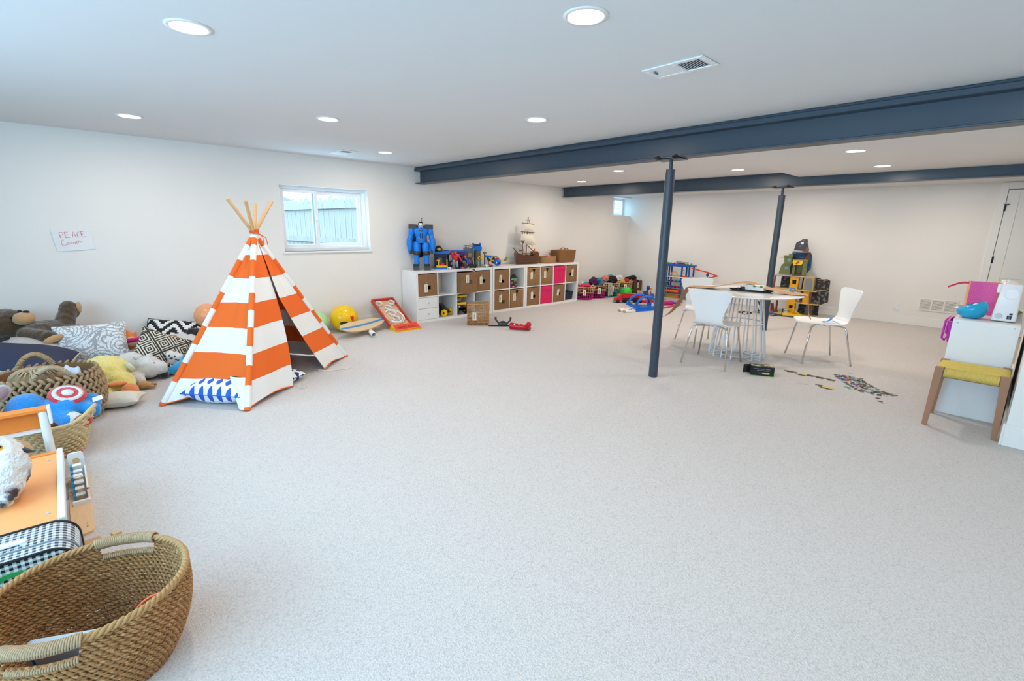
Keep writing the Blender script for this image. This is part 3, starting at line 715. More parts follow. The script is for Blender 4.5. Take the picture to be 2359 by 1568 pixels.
# heap of cushions
NV = mat('navy_cotton', '#31364f', rough=.85, var=.1, bump=.15, bs=400); NVD = mat('dark_navy_cotton', '#23283c', rough=.85, var=.1)
def cushion(label, w, h, th, m, loc, rot, trim=None, pinch=.07, name='cushion', tr=.0055):
    t = thing(name, label, 'cushion', loc, rot=rot)
    obj('cover', pillow_mb(w, h, th, pinch=pinch), m, t)
    if trim: obj('piping', MB().tube(rim_pts(w, h, pinch), tr, n=6, closed=True), trim, t)
    return t
cushion('large navy cushion edged with pale piping, in front of the brown bear', (.76), .60, .22, NV, (1.05, -2.80, .32), (3, 10, 80), mat('pale_piping', '#d9d2c4'), .03)
cushion('dark navy cushion lying under the brown bear', .70, .60, .26, NVD, (.40, -2.84, .13), (3, 2, 20))
cushion('dark quilted cushion at the bottom of the heap behind the printed cushion', .46, .46, .16, NVD, (.52, -2.33, .08), (0, 0, 30))
gm = mat('grey_faux_fur', '#c4c1bb', rough=.95, var=.12, bump=.8, bs=120, bdist=.01)
cushion('grey fluffy cushion wedged between the bear and the printed cushion', .40, .28, .13, gm, (.70, -2.66, .33), (10, 18, 75))
# doodle-print cushion
def doodle(g):
    a = g.noise(5, 2, dist=1.2)*7; b = g.voro(5.0)*8
    l1 = (a.fr()-.5).ab() < .11; l2 = (b.fr()-.5).ab() < .13
    return (l1*.6).mx(l2*.6).mx(((g.noise(26, 2)*6).fr()-.5).ab().op('LESS_THAN', .07)*.5)
DOOD = mat('doodle_print', (.78, .78, .78), rough=.8, var=.05, fn=doodle, col2='#55565a')
cushion('oblong cushion covered in black and white doodle drawing, standing on the heap', .52, .36, .15, DOOD, (.70, -2.285, .315), (74, 0, 84), None, .06)
def geo(g):
    s = 13.0; u = (g.x+g.y)*.7071*s; v = (g.x-g.y)*.7071*s
    def sp(k, o):
        a = ((u*k+o).fr()-.5).ab(); b = ((v*k+o).fr()-.5).ab(); m = a.mx(b)
        return ((m*6).fr()-.5).ab() < .25
    bars = ((u*.333).fr() < .055).mx((v*.333).fr() < .055)
    return sp(.62, 0).mx(bars)
GEO = mat('geometric_print', '#d8cdb9', rough=.85, var=.05, fn=geo, col2='#3b332c')
cushion('square cushion with dark geometric scroll pattern, tilted beside the white bear', .42, .42, .15, GEO, (.86, -1.82, .175), (66, 26, 78), None, .08)
def ikat(g):
    s = 9.0; x = (g.x*s).pp(1.0); st = ((x*6).fl())/6.0
    return ((g.y*s*.8+st*1.3).fr() < .5)
IKAT = mat('ikat_print', (.80, .79, .77), rough=.85, var=.04, fn=ikat, col2='#1b1a1d')
cushion('black and white stepped zigzag cushion against the wall behind the white bear', .52, .48, .15, IKAT, (.26, -1.62, .20), (38, 8, 72), mat('black_piping', '#222226'), .05)
cushion('plain white cushion propped at the back beside the orange balloon', .36, .34, .15, mat('white_cotton', (.78, .77, .76), rough=.9), (.22, -1.17, .12), (20, 0, 80))
cushion('small cream cushion flat on the carpet in front of the duck', .30, .22, .11, mat('cream_cotton', '#d9d2c3', rough=.85), (1.79, -2.215, .06), (0, 0, 70), None, .1)
# orange cloth toy and magenta ribbon toy behind
ot = thing('soft_fox', 'orange cloth toy poking up behind the doodle cushion', 'soft toy', (.42, -2.0, .0))
blob('body', [('e', (0, 0, .24), (.08, .07, .09)), ('c', (0, 0, .30), (.0, -.03, .375), .04, .012), ('c', (.02, .03, .28), (.02, .06, .33), .035, .01)], fur('orange_cloth', '#ef8a45'), ot)
obj('patch', MB().ell((.075, .01, .25), (.012, .045, .05)), mat('pale_patch', '#f3d9b8'), ot)
mg = thing('pink_snake', 'bright magenta long soft toy draped over the cushions', 'soft toy', (.58, -1.9, .0))
blob('body', [('c', (0, -.14, .275), (.02, -.03, .285), .026, .022), ('c', (.02, -.03, .285), (.06, .08, .27), .03, .028), ('c', (.06, .08, .27), (.12, .19, .22), .028, .008), ('e', (.02, -.03, .288), (.028, .02, .03))], fur('magenta_plush', '#d3127f'), mg, vox=.008, smooth=3)
# lamb
lb = thing('lamb_toy', 'fluffy off-white lamb with black ears lying near the teepee', 'soft toy', (.61, -1.60, 0))
blob('body', [('e', (0, 0, .17), (.13, .16, .13)), ('e', (.06, .12, .14), (.10, .10, .10)), ('e', (-.05, -.08, .13), (.11, .12, .12))], WF, lb, wob=.02)
obj('ear', MB().ell((-.02, .10, .295), (.03, .055, .045), rot=(0, 20, 20)), BKF, lb); obj('ear', MB().ell((.06, -.09, .285), (.03, .05, .018), rot=(0, 10, 0)), TN, lb)
obj('black_patch', MB().ell((-.04, .15, .26), (.06, .05, .07)), BKF, lb)
# polar bear
pb = thing('polar_bear_toy', 'white polar bear soft toy lying on its tummy at the front of the heap', 'soft toy', (1.09, -1.98, 0))
blob('body', [('e', (-.12, -.08, .13), (.15, .13, .11)), ('e', (.03, .03, .12), (.12, .105, .10)), ('e', (.06, .11, .105), (.075, .07, .065)), ('c', (-.05, .13, .07), (-.0, .24, .04), .05, .04), ('c', (.08, -.08, .06), (.17, -.05, .04), .05, .045)], WF, pb, wob=.008)
obj('nose', MB().ell((.085, .175, .115), .014), EYE, pb); obj('eye', MB().ell((.115, .07, .165), .009), EYE, pb); obj('eye', MB().ell((.02, .11, .18), .009), EYE, pb)
for y in (-.03, .05): obj('ear', MB().ell((-.0+y*.3, y, .21), (.025, .03, .025)), WF, pb)
# duck
dk = thing('duck_toy', 'yellow plush duck lying face down with orange feet, beside the woven basket', 'soft toy', (1.33, -2.22, 0))
blob('body', [('e', (-.05, -.03, .17), (.19, .17, .13), (0, 8, 0)), ('e', (.13, .04, .10), (.11, .11, .10)), ('c', (.10, .10, .12), (.28, .09, .045), .05, .035), ('c', (.12, -.02, .12), (.30, -.06, .045), .05, .04)], YF_, dk, wob=.012)
obj('beak', MB().ell((.245, .02, .125), (.03, .065, .018)), OF, dk)
obj('wing', MB().ell((.02, .125, .20), (.07, .02, .05), rot=(25, 0, 20)), fur('pale_wing', '#e8e2c4'), dk)
ft_ = blob('foot', [('e', (.31, .09, .075), (.055, .06, .06)), ('e', (.325, .05, .05), (.05, .035, .04)), ('e', (.33, .12, .05), (.045, .03, .045))], OF, dk)
obj('ribbon', MB().tube([(.20, -.06, .105), (.22, .0, .125), (.22, .07, .10)], .009, n=6), mat('pink_ribbon', '#d9668b'), dk)
# small creatures
sm = thing('spotted_giraffe_toy', 'small spotted cream soft toy lying on the tilted geometric cushion edge', 'soft toy', (.98, -1.74, .03))
blob('body', [('e', (0, 0, .135), (.05, .06, .045)), ('e', (.04, .05, .12), (.035, .035, .035)), ('c', (0, 0, .11), (.0, -.02, .03), .04, .04)], mat('spotted_plush', '#e0dacf', rough=.95, fn=lambda g: g.voro(28) < .35, col2='#5a4638'), sm, vox=.007)
bd = thing('brown_dog_toy', 'small dark brown soft toy squeezed beside the blue dolphin', 'soft toy', (1.02, -1.79, .0))
blob('body', [('e', (0.02, 0.03, .05), (.05, .06, .045)), ('e', (.03, -.03, .045), (.05, .05, .04))], fur('chocolate_fur', '#54382c'), bd, vox=.008)
bk_ = thing('black_dog_toy', 'tiny black soft toy at the tip of the geometric cushion', 'soft toy', (1.17, -1.845, .0))
blob('body', [('e', (0, 0, .035), (.035, .04, .033)), ('e', (0, -.01, .07), (.025, .025, .028))], BKF, bk_, vox=.007)
dp = thing('dolphin_toy', 'bright blue dolphin soft toy behind the left teepee pole', 'soft toy', (1.12, -1.72, 0))
blob('body', [('c', (.0, -.08, .05), (.0, .02, .085), .03, .05), ('c', (0, .02, .085), (-.02, .13, .13), .05, .03), ('c', (-.02, .03, .12), (-.02, .05, .17), .02, .008), ('e', (.02, -.10, .04), (.03, .02, .035))], fur('aqua_plush', '#33a6d6'), dp, vox=.007)
gd = thing('golden_toy', 'tiny golden brown soft toy on the carpet beside the duck foot', 'soft toy', (1.40, -2.02, 0))
blob('body', [('e', (0, 0, .035), (.05, .05, .034)), ('c', (.03, .03, .03), (.06, .06, .02), .02, .015), ('c', (-.02, .04, .03), (-.02, .08, .02), .02, .015)], fur('golden_fur', '#b98a4c'), gd, vox=.007)
# ================================================================== WOVEN BASKETS
SEA = mat('seagrass', '#a87848', rough=.8, var=.45, vs=45, bump=.3, bs=260, stretch=(1, 1, 3), cols=[(lambda g: (g.noise(60, 2, (1, 1, 4))-.52)*5, '#d3ab78'), (lambda g: (g.noise(38, 2, (1.3, 1, 4))-.56)*6, '#5c3d22')])
SEAD = mat('seagrass_inner', '#7d5733', rough=.85, var=.3, vs=40)
RUSH = mat('rush_grey_tan', '#a98e6c', rough=.85, var=.35, vs=38, bump=.3, bs=200)
PALE = mat('pale_straw', '#d6bd90', rough=.75, var=.2, vs=50, bump=.2, bs=220)
CORD = mat('paper_cord', '#b39775', rough=.8, var=.25, vs=90, bump=.3, bs=300)
def oval_r(t, a, b): return Vector((a*math.cos(t), b*math.sin(t), 0))
def twined(mb, prof, rows, z0, z1, per, r, seg=8, n=5, skip=None):
    """rows of twisted paired strands round an oval; prof(z)->(a,b); skip(t,z)->True leaves an opening"""
    for k in range(rows):
        z = z0+(z1-z0)*k/(rows-1); a, b = prof(z); off = (k % 2)*PI*.5
        for s in (0, 1):
            N = per*seg; pts = []; run = []
            for i in range(N+1):
                t = 2*PI*i/N; ph = t*per+off+s*PI
                p = oval_r(t, a+math.sin(ph)*r*1.05, b+math.sin(ph)*r*1.05); p.z = z+math.cos(ph)*r*.9+.0012*math.sin(t*7+k*3)
                if skip and skip(t, z):
                    if len(run) > 2: mb.tube(run, r, n=n)
                    run = []
                else: run.append(p)
            if len(run) > 2:
                if len(run) == N+1: mb.tube(run[:-1], r, n=n, closed=True)
                else: mb.tube(run, r, n=n)
# ---- big seagrass basket in the foreground
bkx, bky, bkr = 4.585, -2.472, 0
BH_ = .285
t = thing('oval_basket', 'large oval seagrass basket with cut-out handles, nearest the camera at lower left', 'basket', (bkx, bky, 0), rz=62)
def bprof(z):
    q = z/BH_; e = .178+.075*math.sin(PI*min(1, q*.9+.05)*.5)**.8+.012*math.sin(PI*q); d = .175+.068*math.sin(PI*min(1, q*.9+.05)*.5)**.8+.012*math.sin(PI*q)
    return (e*.99, d)
HT = (PI*.5, PI*1.5)   # handles on the long flat sides
def hskip(t_, z): return any(abs((t_-h+PI) % (2*PI)-PI) < .33 for h in HT) and BH_-.052 < z < BH_-.012
wv = MB(); twined(wv, bprof, 21, .006, BH_-.012, 46, .0047, seg=7, n=5, skip=hskip)
obj('woven_side', wv, SEA, t, kind='stuff')
st = MB()
for k in range(46):
    a_ = 2*PI*(k+.5)/46; pts = []
    for j in range(9):
        z = .004+(BH_-.01)*j/8
        if hskip(a_, z):
            if len(pts) > 1: st.tube(pts, .003, n=4)
            pts = []; continue
        a, b = bprof(z); p = oval_r(a_, a, b); p.z = z; pts.append(p)
    if len(pts) > 1: st.tube(pts, .003, n=4)
obj('stakes', st, SEAD, t, kind='stuff')
rm = MB()
for s in range(3):
    pts = []
    for i in range(220):
        a_ = 2*PI*i/220; a, b = bprof(BH_); p = oval_r(a_, a+.006*math.cos(a_*30+s*2.1), b+.006*math.cos(a_*30+s*2.1)); p.z = BH_+.007*math.sin(a_*30+s*2.1); pts.append(p)
    rm.tube(pts, .0062, n=6, closed=True)
obj('braided_rim', rm, mat('rim_straw', '#b58c5b', rough=.75, var=.25, vs=60), t)
for h in HT:
    hm = MB()
    for i in range(34):
        a_ = h-.36+.72*i/33; a, b = bprof(BH_); p = oval_r(a_, a, b); p.z = BH_+.001
        tn = Vector((-math.sin(a_)*a, math.cos(a_)*b, 0)).normalized(); nr = Vector((math.cos(a_)/a, math.sin(a_)/b, 0)).normalized()
        hm.tube([p+nr*.0165*math.cos(q)+Vector((0, 0, .0165*math.sin(q)))+tn*.003*math.sin(q) for q in [2*PI*j/10 for j in range(10)]], .0032, n=5, closed=True)
    obj('handle_wrap', hm, CORD, t)
    lw = MB()
    for i in range(28):
        a_ = h-.31+.62*i/27; a, b = bprof(BH_-.055); p = oval_r(a_, a, b); p.z = BH_-.056
        nr = Vector((math.cos(a_)/a, math.sin(a_)/b, 0)).normalized()
        lw.tube([p+nr*.010*math.cos(q)+Vector((0, 0, .008*math.sin(q))) for q in [2*PI*j/8 for j in range(8)]], .003, n=5, closed=True)
    obj('slot_wrap', lw, CORD, t)
obj('woven_base', MB().lathe([(.001, .004), (.5, .004), (1, .006), (1, .012), (.001, .010)], 40, sx=bprof(0)[0], sy=bprof(0)[1]), SEAD, t)
# things in it
tr = thing('white_tray', 'white and blue edged plastic board standing inside the foreground basket', 'tray', (4.655, -2.485, .040), rot=(0, 0, 62))
TRM = Matrix.Rotation(math.radians(14), 4, 'X')
def rrect(w_, h_, r, n=6):
    P = []
    for cx, cy, a0 in ((w_/2-r, h_/2-r, 0), (-w_/2+r, h_/2-r, 90), (-w_/2+r, -h_/2+r, 180), (w_/2-r, -h_/2+r, 270)):
        P += [(cx+r*math.cos(math.radians(a0+90*i/n)), cy+r*math.sin(math.radians(a0+90*i/n))) for i in range(n+1)]
    return P
T2 = TRM @ Matrix.Translation((0, 0, .085))
obj('board', MB(T2).prism(rrect(.30, .165, .03), -.012, .012, ax='y'), LGR, tr)
obj('blue_line', MB(T2).tube([(x, -.0125, z) for x, z in rrect(.265, .13, .02)], .003, n=5, closed=True).tube([(x, .0125, z) for x, z in rrect(.265, .13, .02)], .003, n=5, closed=True), plain('navy_line', '#1f4f8f'), tr)
hp_ = thing('toy_hoop', 'orange toy basketball hoop with white net inside the foreground basket', 'hoop', (4.63, -2.325, .105), rot=(62, 0, 62))
obj('ring', MB().tube([(.075*math.cos(q), .075*math.sin(q), 0) for q in [2*PI*i/36 for i in range(36)]], .0045, n=8, closed=True), ORA, hp_)
nt_ = MB()
for k in range(12):
    a_ = 2*PI*k/12; nt_.tube([(.075*math.cos(a_), .075*math.sin(a_), 0), (.06*math.cos(a_+.26), .06*math.sin(a_+.26), -.03), (.05*math.cos(a_), .05*math.sin(a_), -.06)], .0016, n=4)
    nt_.tube([(.075*math.cos(a_), .075*math.sin(a_), 0), (.06*math.cos(a_-.26), .06*math.sin(a_-.26), -.03), (.05*math.cos(a_), .05*math.sin(a_), -.06)], .0016, n=4)
obj('net', nt_, STRING, hp_, kind='stuff')
for k, (x, y, z, m, lab) in enumerate([(4.515, -2.53, .045, plain('magenta_plastic', '#c2267c'), 'magenta toy ball seen through the weave of the foreground basket'), (4.69, -2.57, .05, plain('sky_blue_plastic', '#3aa0dd'), 'sky blue toy ball at the bottom of the foreground basket'), (4.725, -2.39, .04, ORA, 'orange toy ball at the bottom of the foreground basket'), (4.545, -2.37, .042, WHP, 'white toy ball at the bottom of the foreground basket')]):
    one('toy_ball', MB().ell((0, 0, 0), .038, n=20, m=12), m, lab, 'ball', (x, y, z+.008))
# ---- gingham suitcase
def gingham(g):
    s = 52.0; a = ((g.y*s).fr() < .5); b = (((g.z+g.x*.0)*s).fr() < .5)
    return (a+b)*.5
GING = mat('black_gingham', (.78, .80, .82), rough=.6, var=.02, fn=gingham, col2='#121216')
def ging2(g):
    s = 52.0; return (((g.y*s).fr() < .5)+((g.x*s).fr() < .5))*.5
GINGT = mat('grey_gingham', (.72, .76, .80), rough=.6, var=.02, fn=ging2, col2='#33373d')
sc_ = thing('gingham_suitcase', 'black and white gingham suitcase standing between doll house and foreground basket', 'suitcase', (4.115, -2.725, 0), rz=-2)
SW, SD, SH = .46, .215, .262
shp = rrect(SW, SH, .075, 8)
obj('case_body', MB(Matrix.Translation((0, 0, SH/2))).prism(shp, -SD/2, SD/2, ax='x', smooth=False), [GING], sc_)
# gusset: checked band round the edge, a touch proud
gs = MB(Matrix.Translation((0, 0, SH/2))); n_ = len(shp)
o2 = [(p[0]*1.006, p[1]*1.008) for p in shp]
vs = [(x, p[0], p[1]) for x in (-SD*.46, SD*.46) for p in o2]
gs.add(vs, [[i, n_+i, n_+(i+1) % n_, (i+1) % n_] for i in range(n_)], True); obj('gusset', gs, GINGT, sc_)
PIPE = plain('black_piping_cord', '#17171a')
for x in (-SD/2, SD/2): obj('piping', MB(Matrix.Translation((0, 0, SH/2))).tube([(x, p[0], p[1]) for p in o2], .0055, n=6, closed=True), PIPE, sc_)
obj('zip', MB(Matrix.Translation((0, 0, SH/2))).tube([(.045, p[0]*1.012, p[1]*1.02) for p in shp], .004, n=5, closed=True), GRY, sc_)
obj('pull_handle', MB().b2((-.012, -.12, SH+.004), (.012, .10, SH+.016), bev=.004).b2((-.012, -.12, SH-.004), (.012, -.10, SH+.006)).b2((-.012, .08, SH-.004), (.012, .10, SH+.006)), WHP, sc_)
pk = obj('pocket', MB().shell(lambda u, v: (SD/2+.012+.012*math.sin(PI*u)*math.sin(PI*v), -.16+.30*u, .012+.15*v), 10, 8, .004), GING, sc_)
# ---- green bag
gb = thing('gift_bag', 'clear green bag with shiny green ribbon handles, in front of the gingham suitcase', 'bag', (4.262, -2.735, 0), rz=0)
GBM = mat('green_film', '#5fc39b', rough=.25, var=.1, alpha=.75); GRB = mat('green_ribbon', '#17a24a', rough=.3, var=.12)
obj('bag_body', MB().shell(lambda u, v: (.02*math.sin(PI*u)*(1-v*.4)+.012*noise.noise(Vector((u*6, v*5, 1))), -.16+.30*u, .005+.195*v), 16, 10, .002), GBM, gb)
for k, (yy, zz) in enumerate(((-.09, .235), (.04, .225))):
    obj('ribbon_handle', MB().shell(lambda u, v: (.02+.02*math.sin(PI*u)+.012*(v-.5), yy-.07+.22*u+.008*math.sin(u*9), .185+(zz-.155)*math.sin(PI*u)+.024*(v-.5)), 18, 2, .0015), GRB, gb)
# ================================================================== DOLL HOUSE
dh = thing('doll_house', 'wooden doll house with orange floors and white posts next to the straw tote', 'doll house', (3.40, -2.72, 0))
T = Matrix.Translation((-3.40, 2.72, 0))
OPNL = mat('orange_board', '#f6a868', rough=.4, var=.05, vs=8); ODK = mat('orange_edge', '#f28c3a', rough=.4, var=.05)
obj('upper_floor', MB(T).b2((3.22, -3.05, .238), (3.97, -2.545, .250), bev=.002), OPNL, dh)
obj('floor_edge', MB(T).b2((3.205, -3.05, .236), (3.220, -2.545, .258), bev=.002), ODK, dh)
obj('white_rail', MB(T).b2((3.20, -2.545, .225), (4.0, -2.522, .268), bev=.003), WHITE, dh)
for x in (3.23, 3.95):
    obj('post', MB(T).b2((x-.015, -2.565, 0), (x+.015, -2.54, .238), bev=.003), WHITE, dh)
for x, y in ((3.30, -2.575), (3.90, -2.575)):
    obj('dowel_cap', MB(T).cyl((x, y, .250), (x, y, .2545), .006, n=10), LGR, dh)
obj('back_post', MB(T).cyl((2.84, -2.585, .02), (2.84, -2.585, .385), .02, n=16), WHITE, dh)
obj('top_rail', MB(T).b2((2.79, -3.05, .372), (2.86, -2.565, .392), bev=.003), ODK, dh)
obj('rail_end', MB(T).b2((2.79, -2.565, .30), (2.865, -2.552, .394), bev=.002), WHITE, dh)
obj('back_panel', MB(T).b2((2.795, -3.05, .27), (2.806, -2.565, .372)), ODK, dh)
obj('ledge', MB(T).b2((2.80, -3.05, .255), (2.84, -2.60, .268)), WHITE, dh)
obj('lower_floor', MB(T).b2((2.74, -3.05, .085), (3.21, -2.545, .10), bev=.002), WOODB, dh)
obj('plank_strip', MB(T).b2((3.09, -2.80, .10), (3.125, -2.56, .112), bev=.002), WHITE, dh)
obj('white_edge', MB(T).b2((3.0, -2.60, .10), (3.03, -2.545, .118), bev=.002).b2((2.99, -2.55, .098), (3.035, -2.535, .108)), WHITE, dh)
one('toy_plank', MB().box((0, 0, .006), (.07, .09, .012), bev=.002), WHITE, 'small white wooden toy plank on the lower doll house floor', 'toy', (3.12, -2.66, .113), rz=14)
one('bead_chain', MB().tube([(.0, -.22+.4*k/30, .008+.004*math.sin(k*2.4)) for k in range(31)], [.006+.003*math.sin(k*2.1) for k in range(31)], n=6), BRN, 'dark wooden bead chain lying beside the orange floor', 'toy', (3.17, -2.80, .10))
# terrace and stair tower outside the white rail
obj('terrace', MB(T).prism([(3.02, -2.535), (3.02, -2.452), (3.66, -2.452), (3.685, -2.46), (3.695, -2.49), (3.695, -2.535)], .0, .012), WOODB, dh)
for x in (3.60, 3.63): obj('peg_hole', MB(T).cyl((x, -2.478, .0118), (x, -2.478, .0126), .004, n=8), INK, dh)
obj('base_plank', MB(T).b2((3.55, -2.62, .0), (3.95, -2.538, .012), bev=.002), WOODB, dh)
tw = Matrix.Translation((0, 0, 0))
sw = obj('stair_tower', MB(T).prism([(-2.521, .012), (-2.455, .012), (-2.455, .145), (-2.46, .155), (-2.516, .155), (-2.521, .145)], 3.00, 3.012, ax='x'), WHITE, dh)
obj('tower_hole', MB(T).cyl((3.0115, -2.488, .11), (3.0135, -2.488, .11), .015, n=16), WOOD, sw)
obj('tower_side', MB(T).b2((3.012, -2.462, .012), (3.36, -2.455, .075), bev=.002), WHITE, dh)
obj('tower_front', MB(T).prism([(-2.521, .012), (-2.455, .012), (-2.455, .03), (-2.521, .03)], 3.36, 3.38, ax='x'), WHITE, dh)
for x in (3.0, 3.35):
    for y in (-2.519, -2.457): obj('red_peg', MB(T).ell((x+.006, y, .156 if x < 3.2 else .08), .005, n=8, m=6), RED, dh)
STB = plain('stair_blue', '#3f8fb5'); 
for k in range(2):
    x0 = 3.06+k*.15
    sb = MB(T)
    pr = [(x0, .02), (x0+.12, .02)]+[q for j in range(4) for q in ((x0+.12-.03*j, .02+.022*(j+1)), (x0+.12-.03*(j+1), .02+.022*(j+1)))]
    sb.prism(pr, -2.516, -2.505, ax='y'); obj('stair_flight', sb, STB, dh)
    for j in range(4): obj('tread', MB(T).b2((x0+.09-.03*j, -2.505, .018+.022*(j+1)), (x0+.122-.03*j, -2.47, .022+.022*(j+1))), WHITE, dh)
# kangaroo-like plush in the lower room
kg = thing('kangaroo_toy', 'caramel plush kangaroo lying in the lower room of the doll house', 'soft toy', (3.00, -2.76, .104))
blob('body', [('e', (.02, -.04, .075), (.11, .13, .075)), ('e', (-.05, .02, .10), (.08, .10, .08)), ('c', (.04, .06, .06), (.02, .13, .02), .05, .015), ('e', (0, -.14, .08), (.1, .08, .08))], CAR, kg)
blob('arm', [('c', (.07, .01, .07), (.15, .035, .03), .016, .022)], fur('pale_caramel_fur', '#d6b27c'), kg, vox=.006); obj('paw', MB().ell((.165, .04, .028), (.02, .02, .016)), WF, kg)
rt = one('red_toy_chip', MB().box((0, 0, .004), (.03, .03, .008), bev=.002), RED, 'small red toy chip on the lower doll house floor', 'toy', (3.13, -2.735, .1005), rz=20)
k2 = thing('cream_kangaroo_toy', 'cream plush animal with large grey-lined ears, sitting behind the doll house', 'soft toy', (2.42, -2.94, .07))
blob('body', [('e', (.0, -.02, .15), (.16, .14, .16)), ('e', (-.02, .03, .28), (.12, .11, .09)), ('e', (.12, .04, .2), (.09, .09, .09))], CRM, k2)
for (c, r_, rr) in (((-.10, -.01, .40), (.03, .075, .055), (20, 10, 25)), ((.06, .17, .345), (.03, .07, .05), (30, 0, 20))):
    e_ = blob('ear', [('e', c, r_, rr)], GF, k2, vox=.008); obj('ear_lining', MB().ell((c[0]+.02, c[1]+.005, c[2]+.006), (r_[0]*.7, r_[1]*.72, r_[2]*.72), rot=rr), mat('mauve_lining', '#a58e96', rough=.9), e_)
# owl
ow = thing('owl_toy', 'fluffy white and grey owl soft toy standing on the orange floor', 'soft toy', (3.60, -2.70, .258))
OWL = mat('owl_plumage', '#e4e2df', rough=.95, var=.08, bump=.9, bs=90, bdist=.012, cols=[(lambda g: ((g.noise(16, 3)-.47)*9)*((g.x > .0)*((g.z*-1+.115)*14).cl()), '#4a4443')])
blob('body', [('e', (.03, -.03, .08), (.125, .105, .085)), ('e', (-.035, -.01, .165), (.095, .085, .075)), ('e', (.02, .03, .12), (.09, .06, .10)), ('c', (.10, .02, .06), (.17, .0, .02), .045, .02)], OWL, ow, wob=.012, wf=40)
obj('beak', MB().cyl((.00, .075, .175), (.02, .108, .165), .014, .003, n=10), DGR, ow)
ey = obj('eye', MB().ell((.035, .01, .215), (.02, .016, .012), rot=(-20, 30, 0)), mat('amber_eye', '#d8a021', rough=.15), ow); obj('pupil', MB().ell((.039, .012, .223), (.009, .008, .006)), EYE, ey)
# ================================================================== CHUNKY HANDLED BASKET AND STRAW TOTE
cb = thing('handled_basket', 'round thick-braided rush basket with two rope handles, full of soft toys', 'basket', (1.81, -2.575, 0))
def cprof(z):
    q = z/.36; return .225+.075*math.sin(PI*(q*.72+.10))
lv = MB(); rows = 12
for k in range(rows):
    z = .02+.33*k/(rows-1); r = cprof(z); n_ = 40
    for i in range(n_):
        a_ = 2*PI*(i+.5*(k % 2))/n_; s = 1 if k % 2 else -1
        m = Matrix.Translation((r*math.cos(a_), r*math.sin(a_), z)) @ Matrix.Rotation(a_, 4, 'Z') @ Matrix.Rotation(math.radians(38*s), 4, 'X')
        sv = lv.T; lv.T = m; lv.ell((0, 0, 0), (.0135, .0125, .029), n=6, m=5); lv.T = sv
obj('braided_side', lv, RUSH, cb, kind='stuff')
obj('lining', MB().lathe([(.001, .012), (.22, .012), (cprof(.1)-.008, .10), (cprof(.2)-.008, .2), (cprof(.355)-.012, .355), (cprof(.355)-.018, .355), (cprof(.2)-.014, .2), (cprof(.1)-.014, .1), (.21, .02), (.001, .02)], 36), SEAD, cb)
def rope_handle(x0, y0, x1, y1, z, hgt, lean=(0, 0)):
    mb = MB(); pts = []
    for i in range(40):
        u = i/39; pts.append(Vector((x0+(x1-x0)*u+lean[0]*math.sin(PI*u), y0+(y1-y0)*u+lean[1]*math.sin(PI*u), z+hgt*math.sin(PI*u)**.7)))
    for i in range(1, 39):
        tn = (pts[i+1]-pts[i-1]).normalized(); p = tn.orthogonal().normalized(); q = tn.cross(p)
        mb.tube([pts[i]+p*.014*math.cos(a_)+q*.014*math.sin(a_)+tn*.0035*math.sin(a_) for a_ in [2*PI*j/9 for j in range(9)]], .0048, n=5, closed=True)
    return mb
r_ = cprof(.3)
obj('rope_handle', rope_handle(-.215, -.16, -.225, .04, .34, .11, (.0, 0)), mat('rope_tan', '#b3926a', rough=.8, var=.25, vs=60), cb)
obj('rope_handle', rope_handle(.225, -.08, .20, .13, .33, .10, (.0, 0)), mat('rope_grey_tan', '#bda587', rough=.8, var=.25, vs=60), cb)
hr = thing('lion_toy', 'long-haired tan soft toy inside the braided basket', 'soft toy', (1.84, -2.66, .25))
blob('body', [('e', (0, 0, .07), (.13, .12, .09)), ('e', (.05, .06, .07), (.07, .07, .06))], fur('mane_fur', '#a2835b', var=.3), hr)
hl = MB()
for k in range(70):
    a_ = random.uniform(0, 2*PI); b_ = random.uniform(.2, 1); p = Vector((.03+.1*b_*math.cos(a_)*.6, .02+.1*b_*math.sin(a_)*.6, .155-.02*b_))
    hl.tube([p, p+Vector((.03*math.cos(a_), .04*math.sin(a_)+.01, .01)), p+Vector((.06*math.cos(a_), .09*math.sin(a_)+.01, -.035))], [.006, .006, .001], n=4)
obj('mane', hl, mat('mane_hair', '#b99d78', rough=.7, var=.35, vs=30), hr, kind='stuff')
wt = thing('pale_cloth_toy', 'pale blue and white cloth toy poking out of the braided basket', 'soft toy', (1.81, -2.47, .25))
blob('body', [('e', (0, 0, .07), (.06, .06, .05)), ('c', (0, 0, .08), (-.03, .0, .125), .03, .012), ('c', (.03, .05, .07), (.0, .06, .11), .025, .012)], mat('pale_blue_cloth', '#c3d2ec', rough=.85), wt, vox=.008)
obj('patch', MB().ell((.05, -.04, .085), (.025, .03, .025)), TN, wt)
pw = thing('plush_pad', 'yellow plush visible through the basket handle', 'soft toy', (1.48, -2.53, .10))
blob('body', [('e', (0, 0, .05), (.06, .10, .10))], YF_, pw)
